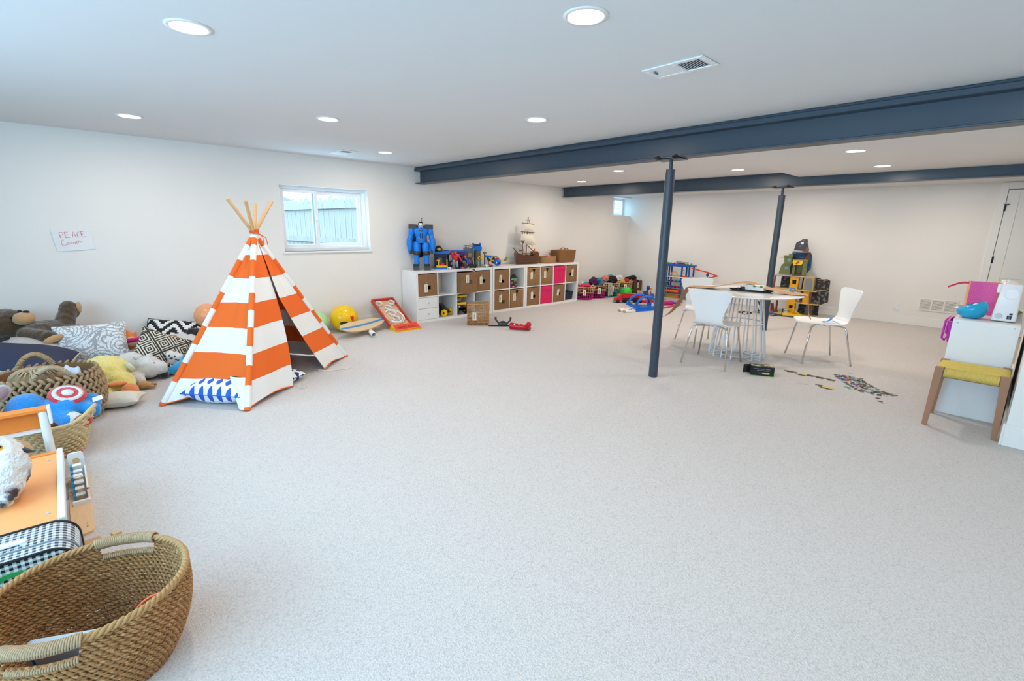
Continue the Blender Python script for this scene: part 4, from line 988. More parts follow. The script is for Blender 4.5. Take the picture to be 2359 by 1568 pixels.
# straw tote (boat shaped)
stt = thing('straw_tote', 'pale straw boat-shaped basket with looped edge, holding soft toys behind the doll house', 'basket', (2.44, -2.575, 0), rz=12)
def sprof(z): q = z/.23; return (.20+.10*q, .12+.085*q)
ww = MB()
def rimlift(t_): return .045*abs(math.cos(t_-.9))**6
rows = 12
for k in range(rows):
    N = 240
    z = .006+.215*k/(rows-1); a, b = sprof(z); pts = []
    for i in range(N):
        t_ = 2*PI*i/N; ph = t_*30+(k % 2)*PI
        p = oval_r(t_, a+.007*math.sin(ph), b+.007*math.sin(ph)); p.z = z+rimlift(t_)*k/(rows-1); pts.append(p)
    ww.tube(pts, .0085, n=5, closed=True)
obj('woven_side', ww, PALE, stt, kind='stuff')
pts = []
for i in range(120):
    t_ = 2*PI*i/120; p = oval_r(t_, sprof(.23)[0], sprof(.23)[1]); p.z = .228+rimlift(t_); pts.append(p)
obj('rim', MB().tube(pts, .0095, n=8, closed=True), mat('rim_reed', '#d9c193', rough=.6, var=.15), stt)
for q in (.42, .78, 1.15):
    a, b = sprof(.2); p = oval_r(q, a+.004, b+.004)
    obj('loop', MB().tube([p+Vector((0, 0, .205+rimlift(q)))+Vector((-math.sin(q), math.cos(q), 0))*.022*math.cos(s)+Vector((0, 0, 1))*.026*math.sin(s)+Vector((math.cos(q), math.sin(q), 0))*.002 for s in [2*PI*i/18 for i in range(18)]], .0045, n=6, closed=True), PALE, stt)
obj('woven_base', MB().lathe([(.001, .004), (1, .006), (1, .012), (.001, .010)], 36, sx=sprof(0)[0], sy=sprof(0)[1]), PALE, stt)
# generic blue plush with a round red and white disc
bp = thing('blue_plush_toy', 'blue plush toy holding a red and white round disc, lying in the straw tote', 'soft toy', (2.40, -2.535, .165))
blob('body', [('e', (-.05, -.14, .10), (.115, .10, .095)), ('e', (.0, .03, .08), (.11, .11, .085)), ('e', (-.05, .155, .075), (.07, .06, .06)), ('c', (.06, .0, .06), (.15, .05, .03), .055, .05), ('c', (.02, .10, .06), (.06, .155, .05), .055, .05)], BF, bp)
obj('cuff', MB().cyl((.135, .052, .035), (.175, .085, .025), .052, .045, n=16).ell((.135, .052, .035), .05, n=14, m=8), WF, bp); obj('boot', MB().ell((.185, .10, .026), (.04, .05, .035)), fur('red_plush', '#c92a35'), bp)
dm = Matrix.Translation((-.0, .055, .165)) @ Matrix.Rotation(math.radians(26), 4, 'Y') @ Matrix.Rotation(math.radians(-8), 4, 'X')
ds = obj('disc', MB(dm).lathe([(.001, -.012), (.085, -.012), (.094, -.006), (.092, .0), (.06, .010), (.001, .014)], 32), fur('disc_red', '#d4283a'), bp)
obj('disc_ring', MB(dm).lathe([(.052, .0132), (.075, .0075), (.075, .0068), (.052, .0120)], 32, closed=True), WF, ds)
obj('disc_centre', MB(dm).lathe([(.001, .0160), (.03, .0150), (.03, .012), (.001, .013)], 24), fur('disc_white', '#ebe6e4'), ds)
obj('care_tag', MB().shell(lambda u, v: (.03+.03*v, .165+.05*u, .12-.02*v+.012*u), 6, 3, .001), PAPER, bp)
for x, y, z, m, lab in ((2.50, -2.54, .12, GF, 'grey plush limb deep in the straw tote'), (2.55, -2.48, .13, WF, 'white plush toy near the rim of the straw tote'), (2.60, -2.53, .11, CRM, 'cream plush toy deep in the straw tote beside the doll house post')):
    q = thing('plush_piece', lab, 'soft toy', (x, y, z-.06)); blob('body', [('e', (0, 0, .06), (.07, .045, .035), (0, 15, 40)), ('e', (.03, .03, .07), (.04, .035, .03))], m, q, vox=.009)
# loose wooden bits by the foreground basket
WOODL = mat('light_block_wood', '#d9b98c', rough=.55, var=.1)
one('wood_block', MB().box((0, 0, .011), (.045, .075, .022), bev=.002), mat('kraft_block', '#c59c70', rough=.7), 'flat brown toy block on the carpet behind the foreground basket', 'toy block', (3.80, -2.475, 0), rz=8)
one('wood_block', MB().box((0, 0, .014), (.028, .034, .028), bev=.002), WOODL, 'small pale cube block on the carpet behind the foreground basket handle', 'toy block', (3.80, -2.385, 0), rz=20)
one('wood_block', MB().box((0, 0, .006), (.03, .025, .012), bev=.002), WOODL, 'thin pale wooden piece beside the flat brown toy block', 'toy block', (3.84, -2.44, 0), rz=-8)
# ================================================================== CUBE SHELVES
def shelf_unit(label, y, cols, drawers=None):
    n = cols; Lw = .08+n*.335+(n-1)*.016
    t = thing('cube_shelf', label, 'shelf unit', (.215, y+Lw/2, 0))
    T = Matrix.Translation((-.215, -(y+Lw/2), 0)); a, b = .018, .405
    obj('side_panel', MB(T).b2((a, y, 0), (b, y+.04, .77), bev=.0015), WHITE, t)
    obj('side_panel', MB(T).b2((a, y+Lw-.04, 0), (b, y+Lw, .77), bev=.0015), WHITE, t)
    obj('top_panel', MB(T).b2((a, y+.04, .73), (b, y+Lw-.04, .77), bev=.0015), WHITE, t)
    obj('bottom_panel', MB(T).b2((a, y+.04, 0), (b, y+Lw-.04, .04), bev=.0015), WHITE, t)
    obj('shelf_board', MB(T).b2((a, y+.04, .377), (b, y+Lw-.04, .393), bev=.001), WHITE, t)
    for k in range(1, n):
        yy = y+.04+k*.351-.016
        for z in (.04, .393): obj('divider', MB(T).b2((a, yy, z), (b, yy+.016, z+.337), bev=.001), WHITE, t)
    if drawers is not None:
        y0 = y+.04+drawers*.351+.002
        for z in (.043, .2105):
            dr = obj('drawer', MB(T).b2((b-.36, y0, z), (b-.004, y0+.331, z+.163), bev=.002), WHITE, t)
            obj('knob', MB(T).cyl((b-.004, y0+.166, z+.082), (b+.012, y0+.166, z+.082), .006, n=12).ell((b+.012, y0+.166, z+.082), .008, n=10, m=6), GRY, dr)
    for zz in (.62,) if drawers is not None else ():
        obj('cam_bolt', MB(T).cyl((a+.05, y-.0006, .755), (a+.05, y+.001, .755), .005, n=10).cyl((b-.04, y-.0006, .755), (b-.04, y+.001, .755), .005, n=10), GRY, t, kind='stuff')
    return t
US = [1.334, 2.815, 3.585]
shelf_unit('white cube shelf, four cubes wide, with two drawers, nearest the window', US[0], 4, 0)
shelf_unit('white cube shelf of four cubes standing in the middle of the row', US[1], 2)
shelf_unit('white cube shelf, four cubes wide, holding the two pink boxes', US[2], 4)
def cell(u, c): return US[u]+.04+c*.351+.1675
ROWZ = {1: .394, 0: .0405}
FIB = mat('banana_fibre', '#8c6745', rough=.75, var=.34, vs=26, bump=.4, bs=160, stretch=(2, 2, .6))
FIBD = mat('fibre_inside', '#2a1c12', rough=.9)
WIK = mat('woven_abaca', '#b88d5f', rough=.75, var=.4, vs=60, bump=.2, bs=200)
PINKF = mat('pink_canvas', '#d81e5b', rough=.75, var=.06, vs=12)
def tag_part(parent, y, z, x, tilt=0):
    m = Matrix.Translation((x, y, z)) @ Matrix.Rotation(math.radians(tilt), 4, 'X')
    c = obj('paper_tag', MB(m).prism([(-.029, -.124), (.029, -.124), (.029, -.014), (.018, 0), (-.018, 0), (-.029, -.014)], -.001, .001, ax='x'), TAGC, parent)
    obj('tag_print', MB(m).b2((.0012, -.006, -.105), (.0016, -.001, -.03)).b2((.0012, .004, -.10), (.0016, .008, -.035)), INK, c)
    obj('string', MB(m).tube([(.001, 0, -.012), (.006, .012, .03), (.0, .03, .02), (-.004, .045, -.02)], .0016, n=4), STRING, c)
    obj('eyelet', MB(m).cyl((.0012, 0, -.012), (.0018, 0, -.012), .005, n=10), BRN, c)
def fibre_box(label, tagy=-.055, tagz=.03, tilt=0, hole=(.02, -.03), peek=None):
    """storage box built as open panels, front face with a small square finger hole; origin at base centre, front +x"""
    W, Hh, D = .325, .318, .36; hw = .026
    t = thing('storage_box', label, 'storage box', group='brown fibre storage boxes in the cube shelves'); hy, hz = hole; hz += Hh/2
    f = MB(); x0, x1 = D/2-.006, D/2
    f.b2((x0, -W/2, 0), (x1, hy-hw, Hh), bev=.002).b2((x0, hy+hw, 0), (x1, W/2, Hh), bev=.002).b2((x0, hy-hw, 0), (x1, hy+hw, hz-hw)).b2((x0, hy-hw, hz+hw), (x1, hy+hw, Hh))
    obj('front', f, FIB, t)
    b = MB(); b.b2((-D/2, -W/2, 0), (x0, -W/2+.006, Hh)).b2((-D/2, W/2-.006, 0), (x0, W/2, Hh)).b2((-D/2, -W/2+.006, 0), (-D/2+.006, W/2-.006, Hh)).b2((-D/2+.006, -W/2+.006, 0), (x0, W/2-.006, .006))
    obj('box_sides', b, FIB, t)
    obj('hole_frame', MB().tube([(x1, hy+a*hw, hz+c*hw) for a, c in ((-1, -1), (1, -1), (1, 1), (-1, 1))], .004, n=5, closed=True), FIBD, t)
    obj('rim_cord', MB().tube([(x1-.004, -W/2+.004, Hh), (x1-.004, W/2-.004, Hh)], .0045, n=6), FIB, t)
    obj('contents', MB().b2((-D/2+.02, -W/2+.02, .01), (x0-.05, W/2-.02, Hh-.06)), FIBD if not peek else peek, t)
    tag_part(t, hy+tagy, hz+.055+tagz, x1+.004, tilt)
    return t
def wicker_box(name, label, cat, W=.303, Hh=.315, D=.33, rows=17, r=.0062, loose=0, group=None):
    t = thing(name, label, cat, group=group)
    wv = MB(); per = 40
    rnd = random.Random(4)
    for k in range(rows):
        z = .008+(Hh-.016)*k/(rows-1); N = 4*14; pts = []
        for i in range(N):
            s, q = divmod(i, 14); q = q/14*2-1
            x, y = [(D/2, q*W/2), (-q*D/2, W/2), (-D/2, -q*W/2), (q*D/2, -W/2)][s]
            ph = (1 if (i+k) % 2 else -1)*r*.75
            nx, ny = [(1, 0), (0, 1), (-1, 0), (0, -1)][s]
            pts.append(Vector((x+nx*ph, y+ny*ph, z+rnd.uniform(-.002, .002))))
        run = []
        for i, p in enumerate(pts):
            inV = i < 14 and abs(p.y) < .045*(z-(Hh-.105))/.09 and z < Hh-.02
            if inV:
                if len(run) > 1: wv.tube(run, r, n=5)
                run = []
            else: run.append(p)
        wv.tube(run+([pts[0]] if run and (run[-1]-pts[-1]).length < 1e-6 else []), r, n=5)
    obj('woven_sides', wv, WIK, t, kind='stuff')
    st = MB()
    for s in range(4):
        for j in range(11):
            q = (j+.5)/11*2-1; x, y = [(D/2, q*W/2), (-q*D/2, W/2), (-D/2, -q*W/2), (q*D/2, -W/2)][s]
            hi = Hh if not (s == 0 and abs(y) < .03) else Hh-.10
            st.tube([(x, y, .005), (x, y, hi-.004)], r*.8, n=5)
    obj('uprights', st, WIK, t, kind='stuff')
    obj('rim', MB().tube([(D/2, -W/2, Hh), (D/2, W/2, Hh), (-D/2, W/2, Hh), (-D/2, -W/2, Hh)], r*1.4, n=6, closed=True), WIK, t)
    obj('handle_notch', MB().tube([(D/2+.004, -.05, Hh-.014), (D/2+.004, 0, Hh-.112), (D/2+.004, .05, Hh-.014)], r*.9, n=5), WIK, t)
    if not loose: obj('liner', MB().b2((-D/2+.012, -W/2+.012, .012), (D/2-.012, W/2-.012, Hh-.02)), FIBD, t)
    else: obj('base', MB().b2((-D/2, -W/2, .002), (D/2, W/2, .012)), WIK, t)
    return t
def pink_box(label):
    t = thing('fabric_box', label, 'storage box', group='pink fabric boxes in the cube shelves'); W, Hh, D = .32, .32, .36
    obj('box_body', MB().b2((-D/2, -W/2, 0), (D/2, W/2, Hh), bev=.006), PINKF, t)
    obj('flap', MB().shell(lambda u, v: (D/2+.002+.006*math.sin(PI*v)*(.4+.6*math.sin(PI*u)), -W/2+.004+u*(W-.008), Hh-.003-v*(.075+.006*math.sin(u*7))), 12, 4, .003), PINKF, t)
    return t
bx = .222
b_ = [('brown fibre box with tag, above the two white drawers', 0, 0, 1, dict(tagy=-.055, tagz=-.0)),
      ('brown fibre box with a white-filled hole, pulled out and tilted in its cube', 0, 2, 1, dict(tagy=-.065, tagz=.06, hole=(.03, .01), peek=WHP)),
      ('brown fibre box at the right end of the first white shelf, top row', 0, 3, 1, dict(tagy=-.065, tagz=.02, hole=(.03, .0))),
      ('brown fibre box in the top left cube of the middle shelf', 1, 0, 1, dict(tagy=-.05, tagz=.05, tilt=-6)),
      ('brown fibre box showing yellow through its hole, bottom left cube of the middle shelf', 1, 0, 0, dict(tagy=-.06, tagz=.07, tilt=-3, hole=(.03, -.03), peek=YEL)),
      ('brown fibre box top right in the last shelf, tag right of its hole', 2, 3, 1, dict(tagy=.055, tagz=.03, hole=(-.03, .0))),
      ('brown fibre box in the bottom left cube of the pink-box shelf', 2, 0, 0, dict(tagy=-.06, tagz=.03, hole=(.02, .0))),
      ('brown fibre box between the lower pink box and the navy basket', 2, 2, 0, dict(tagy=-.03, tagz=.03, tilt=-8, hole=(.01, .0)))]
for lab, u, c, r, kw in b_:
    o = fibre_box(lab, **kw)
    if 'pulled' in lab: place(o, (bx+.085, cell(u, c)+.002, ROWZ[r]+.006), 0, rot=(0, 1.2, .6))
    else: place(o, (bx, cell(u, c), ROWZ[r]))
# black strap hanging over the pulled box
one('black_strap', MB().tube([(.0, -.05, .0), (.03, .0, .016), (.05, .05, .012), (.04, .075, -.02)], [.008, .012, .012, .006], n=6, flat=.5), BLK, 'black strap poking out of the top of the pulled-out brown box', 'strap', (.36, cell(0, 2)+.12, .735))
wb0 = wicker_box('wicker_box', 'woven abaca box with notch, bottom right cube of the middle shelf', 'storage box', group='woven abaca boxes in the cube shelves')
tag_part(wb0, -.055, .25, .172)
place(wb0, (bx+.012, cell(1, 1), ROWZ[0]))
for lab, c in (('woven abaca box with notch, top left cube of the pink-box shelf', 0), ('woven abaca box with notch, immediately left of the upper pink box', 1)):
    place(dup(wb0), (bx+.01, cell(2, c), ROWZ[1]), label=lab)
pk0 = pink_box('pink fabric box in the upper row of the right shelf'); place(pk0, (bx, cell(2, 2), ROWZ[1]))
place(dup(pk0), (bx, cell(2, 1), ROWZ[0]), label='pink fabric box in the lower row of the right shelf')
# loose woven basket on the carpet
fb = wicker_box('wicker_basket', 'open woven square basket with tag standing on the carpet before the shelf', 'basket', W=.30, Hh=.315, D=.27, rows=15, r=.0055, loose=1)
tag_part(fb, -.045, .205, .145); place(fb, (.985, 2.03, 0), rz=-44)
# navy basket and brown board
nb = thing('navy_basket', 'small dark navy basket in the last bottom cube', 'basket', (.24, cell(2, 3)+.02, ROWZ[0]))
NVB = mat('navy_weave', '#20263f', rough=.7, var=.2, vs=60, bump=.4, bs=120)
f = MB()
f.lathe([(.001, 0), (.125, 0), (.148, .155), (.152, .165), (.140, .165), (.12, .01), (.001, .01)], 4, smooth=False); 
m_ = MB(Matrix.Rotation(PI/4, 4, 'Z') @ Matrix.Diagonal((1.28, 1.28, 1, 1))); m_.lathe([(.001, 0), (.105, 0), (.122, .15), (.125, .158), (.115, .158), (.10, .01), (.001, .01)], 4, smooth=False)
obj('basket_body', m_, NVB, nb); obj('hand_hole', MB().b2((.1105, -.03, .108), (.1135, .03, .128), bev=.001), BLK, nb); obj('hand_hole', MB().b2((.108, -.02, .06), (.1095, .015, .072), bev=.0005), BLK, nb)
one('brown_board', MB().box((0, 0, .10), (.24, .012, .2), rot=(-8, 0, 0), bev=.002), FIB, 'thin brown board leaning beside the navy basket', 'board', (.24, cell(2, 3)-.138, ROWZ[0]))
# multicolour tin in the middle shelf
tin = thing('splash_tin', 'dark drum-shaped bucket splashed with bright colours, in an open cube', 'bucket', (.29, cell(1, 1)-.045, ROWZ[1]))
SPL = mat('splash_print', '#22242c', rough=.5, cols=[(lambda g: g.noise(20, 1) > .60, '#e2262c'), (lambda g: g.noise(23, 1, (1, 1.4, 1)) > .60, '#f2c21a'), (lambda g: g.noise(17, 1, (1.3, 1, 1)) > .60, '#2c5fd0'), (lambda g: g.noise(27, 1, (1, 1, 1.3)) > .63, '#d8359a'), (lambda g: g.noise(22, 1, (1.6, 1, 1)) > .65, '#3fae4a')])
obj('drum', MB().lathe([(.001, 0), (.105, 0), (.11, .01), (.11, .17), (.104, .175), (.001, .175)], 28), SPL, tin)
obj('lid', MB().lathe([(.001, .19), (.1, .188), (.113, .18), (.113, .165), (.104, .168)], 28), BLK, tin)
obj('toggle', MB().cyl((-.05, -.06, .185), (-.05, -.06, .235), .006).ell((.03, .05, .20), (.03, .03, .018)), BLK, tin)
# RC car
rc = thing('toy_rc_car', 'black remote control buggy with yellow wheels, in the bottom cube beside the drawers', 'toy car', (.24, cell(0, 1)+.0, ROWZ[0]), rz=28)
rc.scale = (.84, .84, .9)
obj('chassis', MB().box((0, 0, .075), (.24, .10, .03), bev=.008).box((.09, 0, .085), (.08, .12, .03), bev=.01), BLK, rc)
obj('shell', MB().prism([(-.15, .09), (.13, .09), (.14, .11), (.06, .135), (.0, .20), (-.08, .21), (-.15, .15)], -.055, .055, ax='y'), plain('gloss_black', '#121316', rough=.15), rc)
obj('spoiler', MB().box((-.13, 0, .225), (.06, .14, .008), rot=(0, -14, 0)).box((-.12, .05, .19), (.012, .008, .07)).box((-.12, -.05, .19), (.012, .008, .07)), BLK, rc)
obj('bumper', MB().tube([(.13, -.07, .07), (.17, -.06, .07), (.17, .06, .07), (.13, .07, .07)], .006, n=6), BLK, rc)
for x, y in ((.10, -.10), (.10, .10), (-.10, -.10), (-.10, .10)):
    wh = obj('wheel', MB().lathe([(.02, -.024), (.05, -.024), (.062, -.014), (.062, .014), (.05, .024), (.02, .024)], 20, closed=True), YEL if x > 0 else BLK, rc)
    wh.matrix_local = Matrix.Translation((x, y, .062)) @ Matrix.Rotation(PI/2, 4, 'X')
    h = obj('hub', MB().lathe([(.001, -.02), (.03, -.022), (.03, .022), (.001, .02)], 10, closed=True), BLK, wh)
# dump truck
dt = thing('toy_dump_truck', 'yellow and black toy dump truck in the bottom cube', 'toy truck', (.235, cell(0, 2)-.055, ROWZ[0]), rz=0)
dt.scale = (1.1, 1.1, 1.12)
obj('chassis', MB().box((0, 0, .085), (.28, .13, .04), bev=.006).box((.125, 0, .105), (.03, .15, .08), bev=.006), BLK, dt)
obj('bonnet', MB().box((.105, 0, .155), (.08, .15, .035), bev=.008), YEL, dt)
obj('cab', MB().box((.06, -.03, .205), (.07, .08, .075), bev=.008), BLK, dt); obj('windscreen', MB().box((.0965, -.03, .21), (.003, .06, .045), bev=.001), GRY, dt)
obj('tipper', MB().prism([(-.16, .14), (-.02, .14), (.02, .24), (.14, .255), (.145, .275), (.0, .28), (-.16, .25)], -.085, .085, ax='y'), YEL, dt)
obj('headlamp', MB().box((.141, -.055, .12), (.004, .025, .02)), WHP, dt); obj('headlamp', MB().box((.141, .055, .12), (.004, .025, .02)), RED, dt)
for x in (.10, -.10):
    for y in (-.085, .085):
        wh = obj('wheel', MB().lathe([(.001, -.02), (.05, -.02), (.06, -.012), (.06, .012), (.05, .02), (.001, .02)], 18), BLK, dt); wh.matrix_local = Matrix.Translation((x, y, .06)) @ Matrix.Rotation(PI/2, 4, 'X')
        obj('hub', MB().cyl((0, 0, -.0215 if y > 0 else -.0225), (0, 0, .0225 if y > 0 else .0215), .02, n=10), YEL, wh)
# ================================================================== TOYS ON THE SHELF TOP
ZT = .7705
BR_ = plain('robot_blue', '#1b7fe0', rough=.3)
rb = thing('toy_robot', 'tall blue toy robot with black boots and shoulder pack, on the shelf end', 'toy robot', (.20, 1.575, ZT), rz=-33)
rb.scale = (.9, .76, .92)
S = 1.0
for s in (-1, 1):
    lg = MB(); y = s*.085
    lg.lathe([(.001, .06), (.05, .06), (.056, .10), (.05, .16), (.055, .22), (.065, .255)], 18, c=(0, y*1.12, 0)).lathe([(.066, .27), (.074, .33), (.08, .38), (.066, .44), (.04, .455)], 18, c=(0, y, 0))
    L = obj('leg', lg, BR_, rb)
    obj('boot', MB().prism([(-.06, 0), (.125, 0), (.12, .05), (.05, .095), (-.055, .085)], y*1.25-.058, y*1.25+.058, ax='y'), DGR, L)
    obj('knee_band', MB().lathe([(.060, .235), (.073, .25), (.075, .285), (.066, .30)], 18, c=(0, y*1.06, 0)).box((.06, y*1.06, .275), (.03, .07, .06), rot=(0, 0, 0), bev=.012), DGR, L)
    am = MB(); ay = s*.195
    am.ell((0, ay*.93, .60), (.062, .058, .07), n=18, m=12).cyl((0, ay*.98, .59), (.0, ay*1.05, .49), .045, .052, n=16)
    am.lathe([(.03, .26), (.05, .30), (.070, .40), (.066, .48), (.052, .51)], 16, c=(.01, ay*1.13, 0), sx=1.0, sy=.85)
    A = obj('arm', am, BR_, rb)
    obj('hand', MB().box((.045, ay*1.02, .285), (.05, .05, .06), bev=.014, seg=2), DGR, A)
to = MB()
to.lathe([(.085, .43), (.098, .46), (.10, .49), (.095, .52)], 20, sx=.8, sy=1.05).lathe([(.09, .50), (.115, .56), (.14, .61), (.135, .645), (.09, .665), (.04, .67)], 20, sx=.72, sy=1.08)
obj('torso', to, BR_, rb)
obj('chest_panel', MB().box((.098, 0, .622), (.008, .085, .022), bev=.003), DGR, rb)
obj('vent_slot', MB().box((.082, -.014, .54), (.012, .010, .085), rot=(0, 8, 0), bev=.003), BLK, rb); obj('vent_slot', MB().box((.082, .022, .54), (.012, .010, .085), rot=(0, 8, 0), bev=.003), BLK, rb)
obj('belt', MB().prism([(-.085, .50), (0, .475), (.085, .50), (.085, .487), (0, .458), (-.085, .487)], .074, .090, ax='x'), plain('robot_blue_dark', '#1565b8'), rb)
obj('shoulder_bar', MB().b2((-.09, -.235, .645), (.03, -.075, .72), bev=.006).b2((-.09, .075, .645), (.03, .235, .72), bev=.006).b2((-.11, -.075, .64), (-.06, .075, .70), bev=.006), DGR, rb)
obj('red_knob', MB().cyl((-.03, -.19, .72), (-.03, -.19, .728), .01).cyl((-.03, -.15, .72), (-.03, -.15, .728), .01), RED, rb, kind='stuff')
hd = obj('head', MB().lathe([(.03, .655), (.044, .675), (.048, .70), (.042, .74), (.02, .755), (.001, .757)], 18, c=(.02, 0, 0)), WHP, rb)
obj('helmet', MB().lathe([(.049, .69), (.052, .715), (.046, .748), (.024, .765), (.001, .767)], 18, c=(.012, 0, 0)), BLK, hd)
obj('visor', MB().box((.061, 0, .695), (.012, .06, .014), bev=.003).box((.060, 0, .672), (.012, .04, .008), bev=.002), BR_, hd)
obj('antenna', MB().cyl((.0, .02, .75), (-.005, .022, .815), .005, .004, n=8).ell((-.005, .022, .817), .008, n=8, m=6), BLK, hd)
bp_ = MB(Matrix.Translation((-.17, -.04, .44)) ); bp_.ell((0, 0, 0), (.10, .16, .26), n=20, m=14); obj('back_shell', bp_, plain('gloss_shell', '#0d0e12', rough=.12), rb)
obj('hip_pack', MB().box((-.05, -.17, .34), (.08, .07, .12), bev=.015, seg=2), BR_, rb)
obj('pink_sticker', MB().box((.075, .11, .115), (.05, .045, .006)), PNK, rb)
# black and blue lookout toy
la = thing('toy_lookout', 'black, blue and yellow toy lookout with a dome on top, beside the robot', 'playset', (.22, 1.905, ZT), rz=-30)
obj('base', MB().b2((-.09, -.10, 0), (.09, .11, .025), bev=.008), BLU, la)
obj('tower', MB().b2((-.07, -.095, .025), (-.02, -.045, .245), bev=.004).b2((-.07, .03, .025), (-.02, .08, .245), bev=.004).b2((-.07, -.095, .17), (.05, .08, .245), bev=.01), BLK, la)
obj('blue_ring', MB().b2((-.085, -.115, .225), (.07, .135, .265), bev=.012), BLU, la)
obj('dome', MB().lathe([(.075, .265), (.065, .30), (.045, .335), (.02, .352), (.001, .355)], 18, c=(-.02, -.03, 0)), BLK, la)
obj('dome_disc', MB().ell((.045, -.03, .30), (.012, .03, .022)), YEL, la); obj('side_plate', MB().ell((-.0, -.10, .295), (.03, .014, .035)), YEL, la)
obj('yellow_deck', MB().b2((.0, -.075, .025), (.085, .10, .055), bev=.006), YEL, la); obj('arm_post', MB().b2((.03, -.045, .055), (.045, -.03, .13)).b2((.02, -.065, .115), (.06, -.02, .14), bev=.004), YEL, la)
obj('red_seat', MB().ell((.05, .02, .07), (.03, .035, .03)), RED, la); obj('yellow_lever', MB().b2((.04, .085, .05), (.055, .10, .15), bev=.003), YEL, la)
# purple and blue folding building
pr_ = thing('toy_building', 'purple and grey toy building with a blue roof, in the middle of the shelf', 'playset', (.16, 2.24, ZT), rz=-8)
obj('left_wall', MB().box((.0, -.115, .125), (.02, .13, .25), rot=(0, 0, 30), bev=.003), DGR, pr_); obj('window_grid', MB().box((.019, -.105, .16), (.004, .09, .09), rot=(0, 0, 30)), LGR, pr_)
obj('right_wall', MB().box((.0, .075, .125), (.02, .21, .25), rot=(0, 0, -8), bev=.003), PUR, pr_)
for y in (.03, .08, .13):
    for z in (.10, .19): obj('window_panel', MB().box((.014+(.08-y)*-.13, y, z), (.006, .03, .05), rot=(0, 0, -8)), plain('dim_panel', '#4b2463') if (z < .15) == (y < .1) else WHP, pr_)
obj('roof', MB().prism([(-.08, -.175), (.05, -.16), (.055, .13), (.02, .185), (-.08, .185)], .25, .275), BLU, pr_)
obj('floor_plate', MB().b2((-.08, -.17, 0), (.06, .18, .012)), PUR, pr_)
def figure(name, label, h, cols, loc, rz=0, arms=(25, 25)):
    """small toy figure: legs, body, arms, head, each its own part"""
    t = thing(name, label, 'toy figure', loc, rz); k = h/.20
    for s in (-1, 1):
        obj('leg', MB().cyl((0, s*.018*k, .008), (0, s*.014*k, .085*k), .014*k, .016*k, n=10).box((.006*k, s*.018*k, .006*k), (.034*k, .022*k, .012*k), bev=.003), cols[2], t)
        a = math.radians(arms[0 if s < 0 else 1]); sh = Vector((0, s*.036*k, .145*k)); hnd = sh+Vector((.02*k, s*.06*k*math.sin(a), -.06*k*math.cos(a)))
        obj('arm', MB().cyl(sh, hnd, .012*k, .009*k, n=8).ell(hnd, .012*k, n=8, m=6).ell(sh, .014*k, n=8, m=6), cols[1], t)
    obj('body', MB().lathe([(.020*k, .08*k), (.026*k, .10*k), (.034*k, .14*k), (.022*k, .16*k), (.008*k, .165*k)], 14, sx=.8), cols[1], t)
    obj('head', MB().ell((0, 0, .18*k), (.019*k, .018*k, .022*k), n=12, m=9), cols[0], t)
    return t
figure('toy_figure', 'red and white toy figure with raised arm, standing before the purple building', .27, (plain('orange_red', '#e0452c'), RED, LGR), (.34, 2.10, ZT), -30, (150, 30))
figure('toy_figure', 'bulky black ape-like toy figure before the purple building', .22, (BLK, BLK, BLK), (.31, 2.23, ZT), -30, (40, 40))
figure('toy_figure', 'slim blue and orange toy figure right of the black ape-like figure', .19, (ORA, BLU, BLU), (.30, 2.315, ZT), -30)
figure('toy_figure', 'short brown toy figure at the front edge of the shelf', .11, (plain('skin_brown', '#b37b58'), BRN, BRN), (.37, 2.255, ZT), -30)
figure('toy_figure', 'silver grey toy figure at the front edge, left of the red one', .14, (LGR, GRY, GRY), (.375, 2.04, ZT), -30)
def mini_car(name, label, col, loc, rz=0, k=1.0, top=None):
    t = thing(name, label, 'toy car', loc, rz)
    obj('car_body', MB().prism([(-.04*k, .010*k), (.04*k, .010*k), (.042*k, .022*k), (.02*k, .026*k), (.008*k, .040*k), (-.02*k, .040*k), (-.04*k, .028*k)], -.017*k, .017*k, ax='y'), col, t)
    for x in (-.024*k, .024*k):
        for y in (-.018*k, .018*k): obj('wheel', MB().cyl((x, y-.004*k, .0105*k), (x, y+.004*k, .0105*k), .0105*k, n=10), BLK, t)
    return t
mini_car('toy_car', 'small black toy racer at the shelf edge below the grey tower', BLK, (.355, 2.42, ZT), 60, 1.7)
mini_car('toy_car', 'small white and blue toy car at the shelf edge before the lookout', WHP, (.375, 1.965, ZT), 70, .9)
mini_car('toy_car', 'small dark blue toy car beside the white one at the shelf edge', BLD, (.385, 2.10, ZT), 80, .9)
mini_car('toy_car', 'small white toy car below the blue tower', WHP, (.37, 2.70, ZT), 70, 1.1)
mini_car('toy_car', 'small red and black toy car at the right of the blue tower', RED, (.33, 2.82, ZT), 80, 1.0)
for k, (x, y, m, lab) in enumerate([(.385, 2.00, RED, 'tiny red toy part near the white toy car'), (.39, 2.17, BLU, 'tiny blue toy part before the black figure'), (.39, 2.20, ORA, 'tiny orange toy part before the black figure'), (.385, 2.31, YEL, 'tiny yellow toy part before the slim blue figure'), (.385, 2.335, BLU, 'tiny blue toy part before the slim blue figure'), (.36, 2.56, PNK, 'tiny pink toy part below the blue tower'), (.37, 2.62, GRN, 'tiny green toy part below the blue tower'), (.38, 2.66, TEAL, 'tiny teal toy part next to the green one')]):
    one('toy_part', MB().box((0, 0, .012), (.022, .02, .024), rot=(0, 0, 20*k), bev=.005).cyl((0, 0, .024), (0, 0, .034), .006), m, lab, 'toy part', (x, y, ZT))
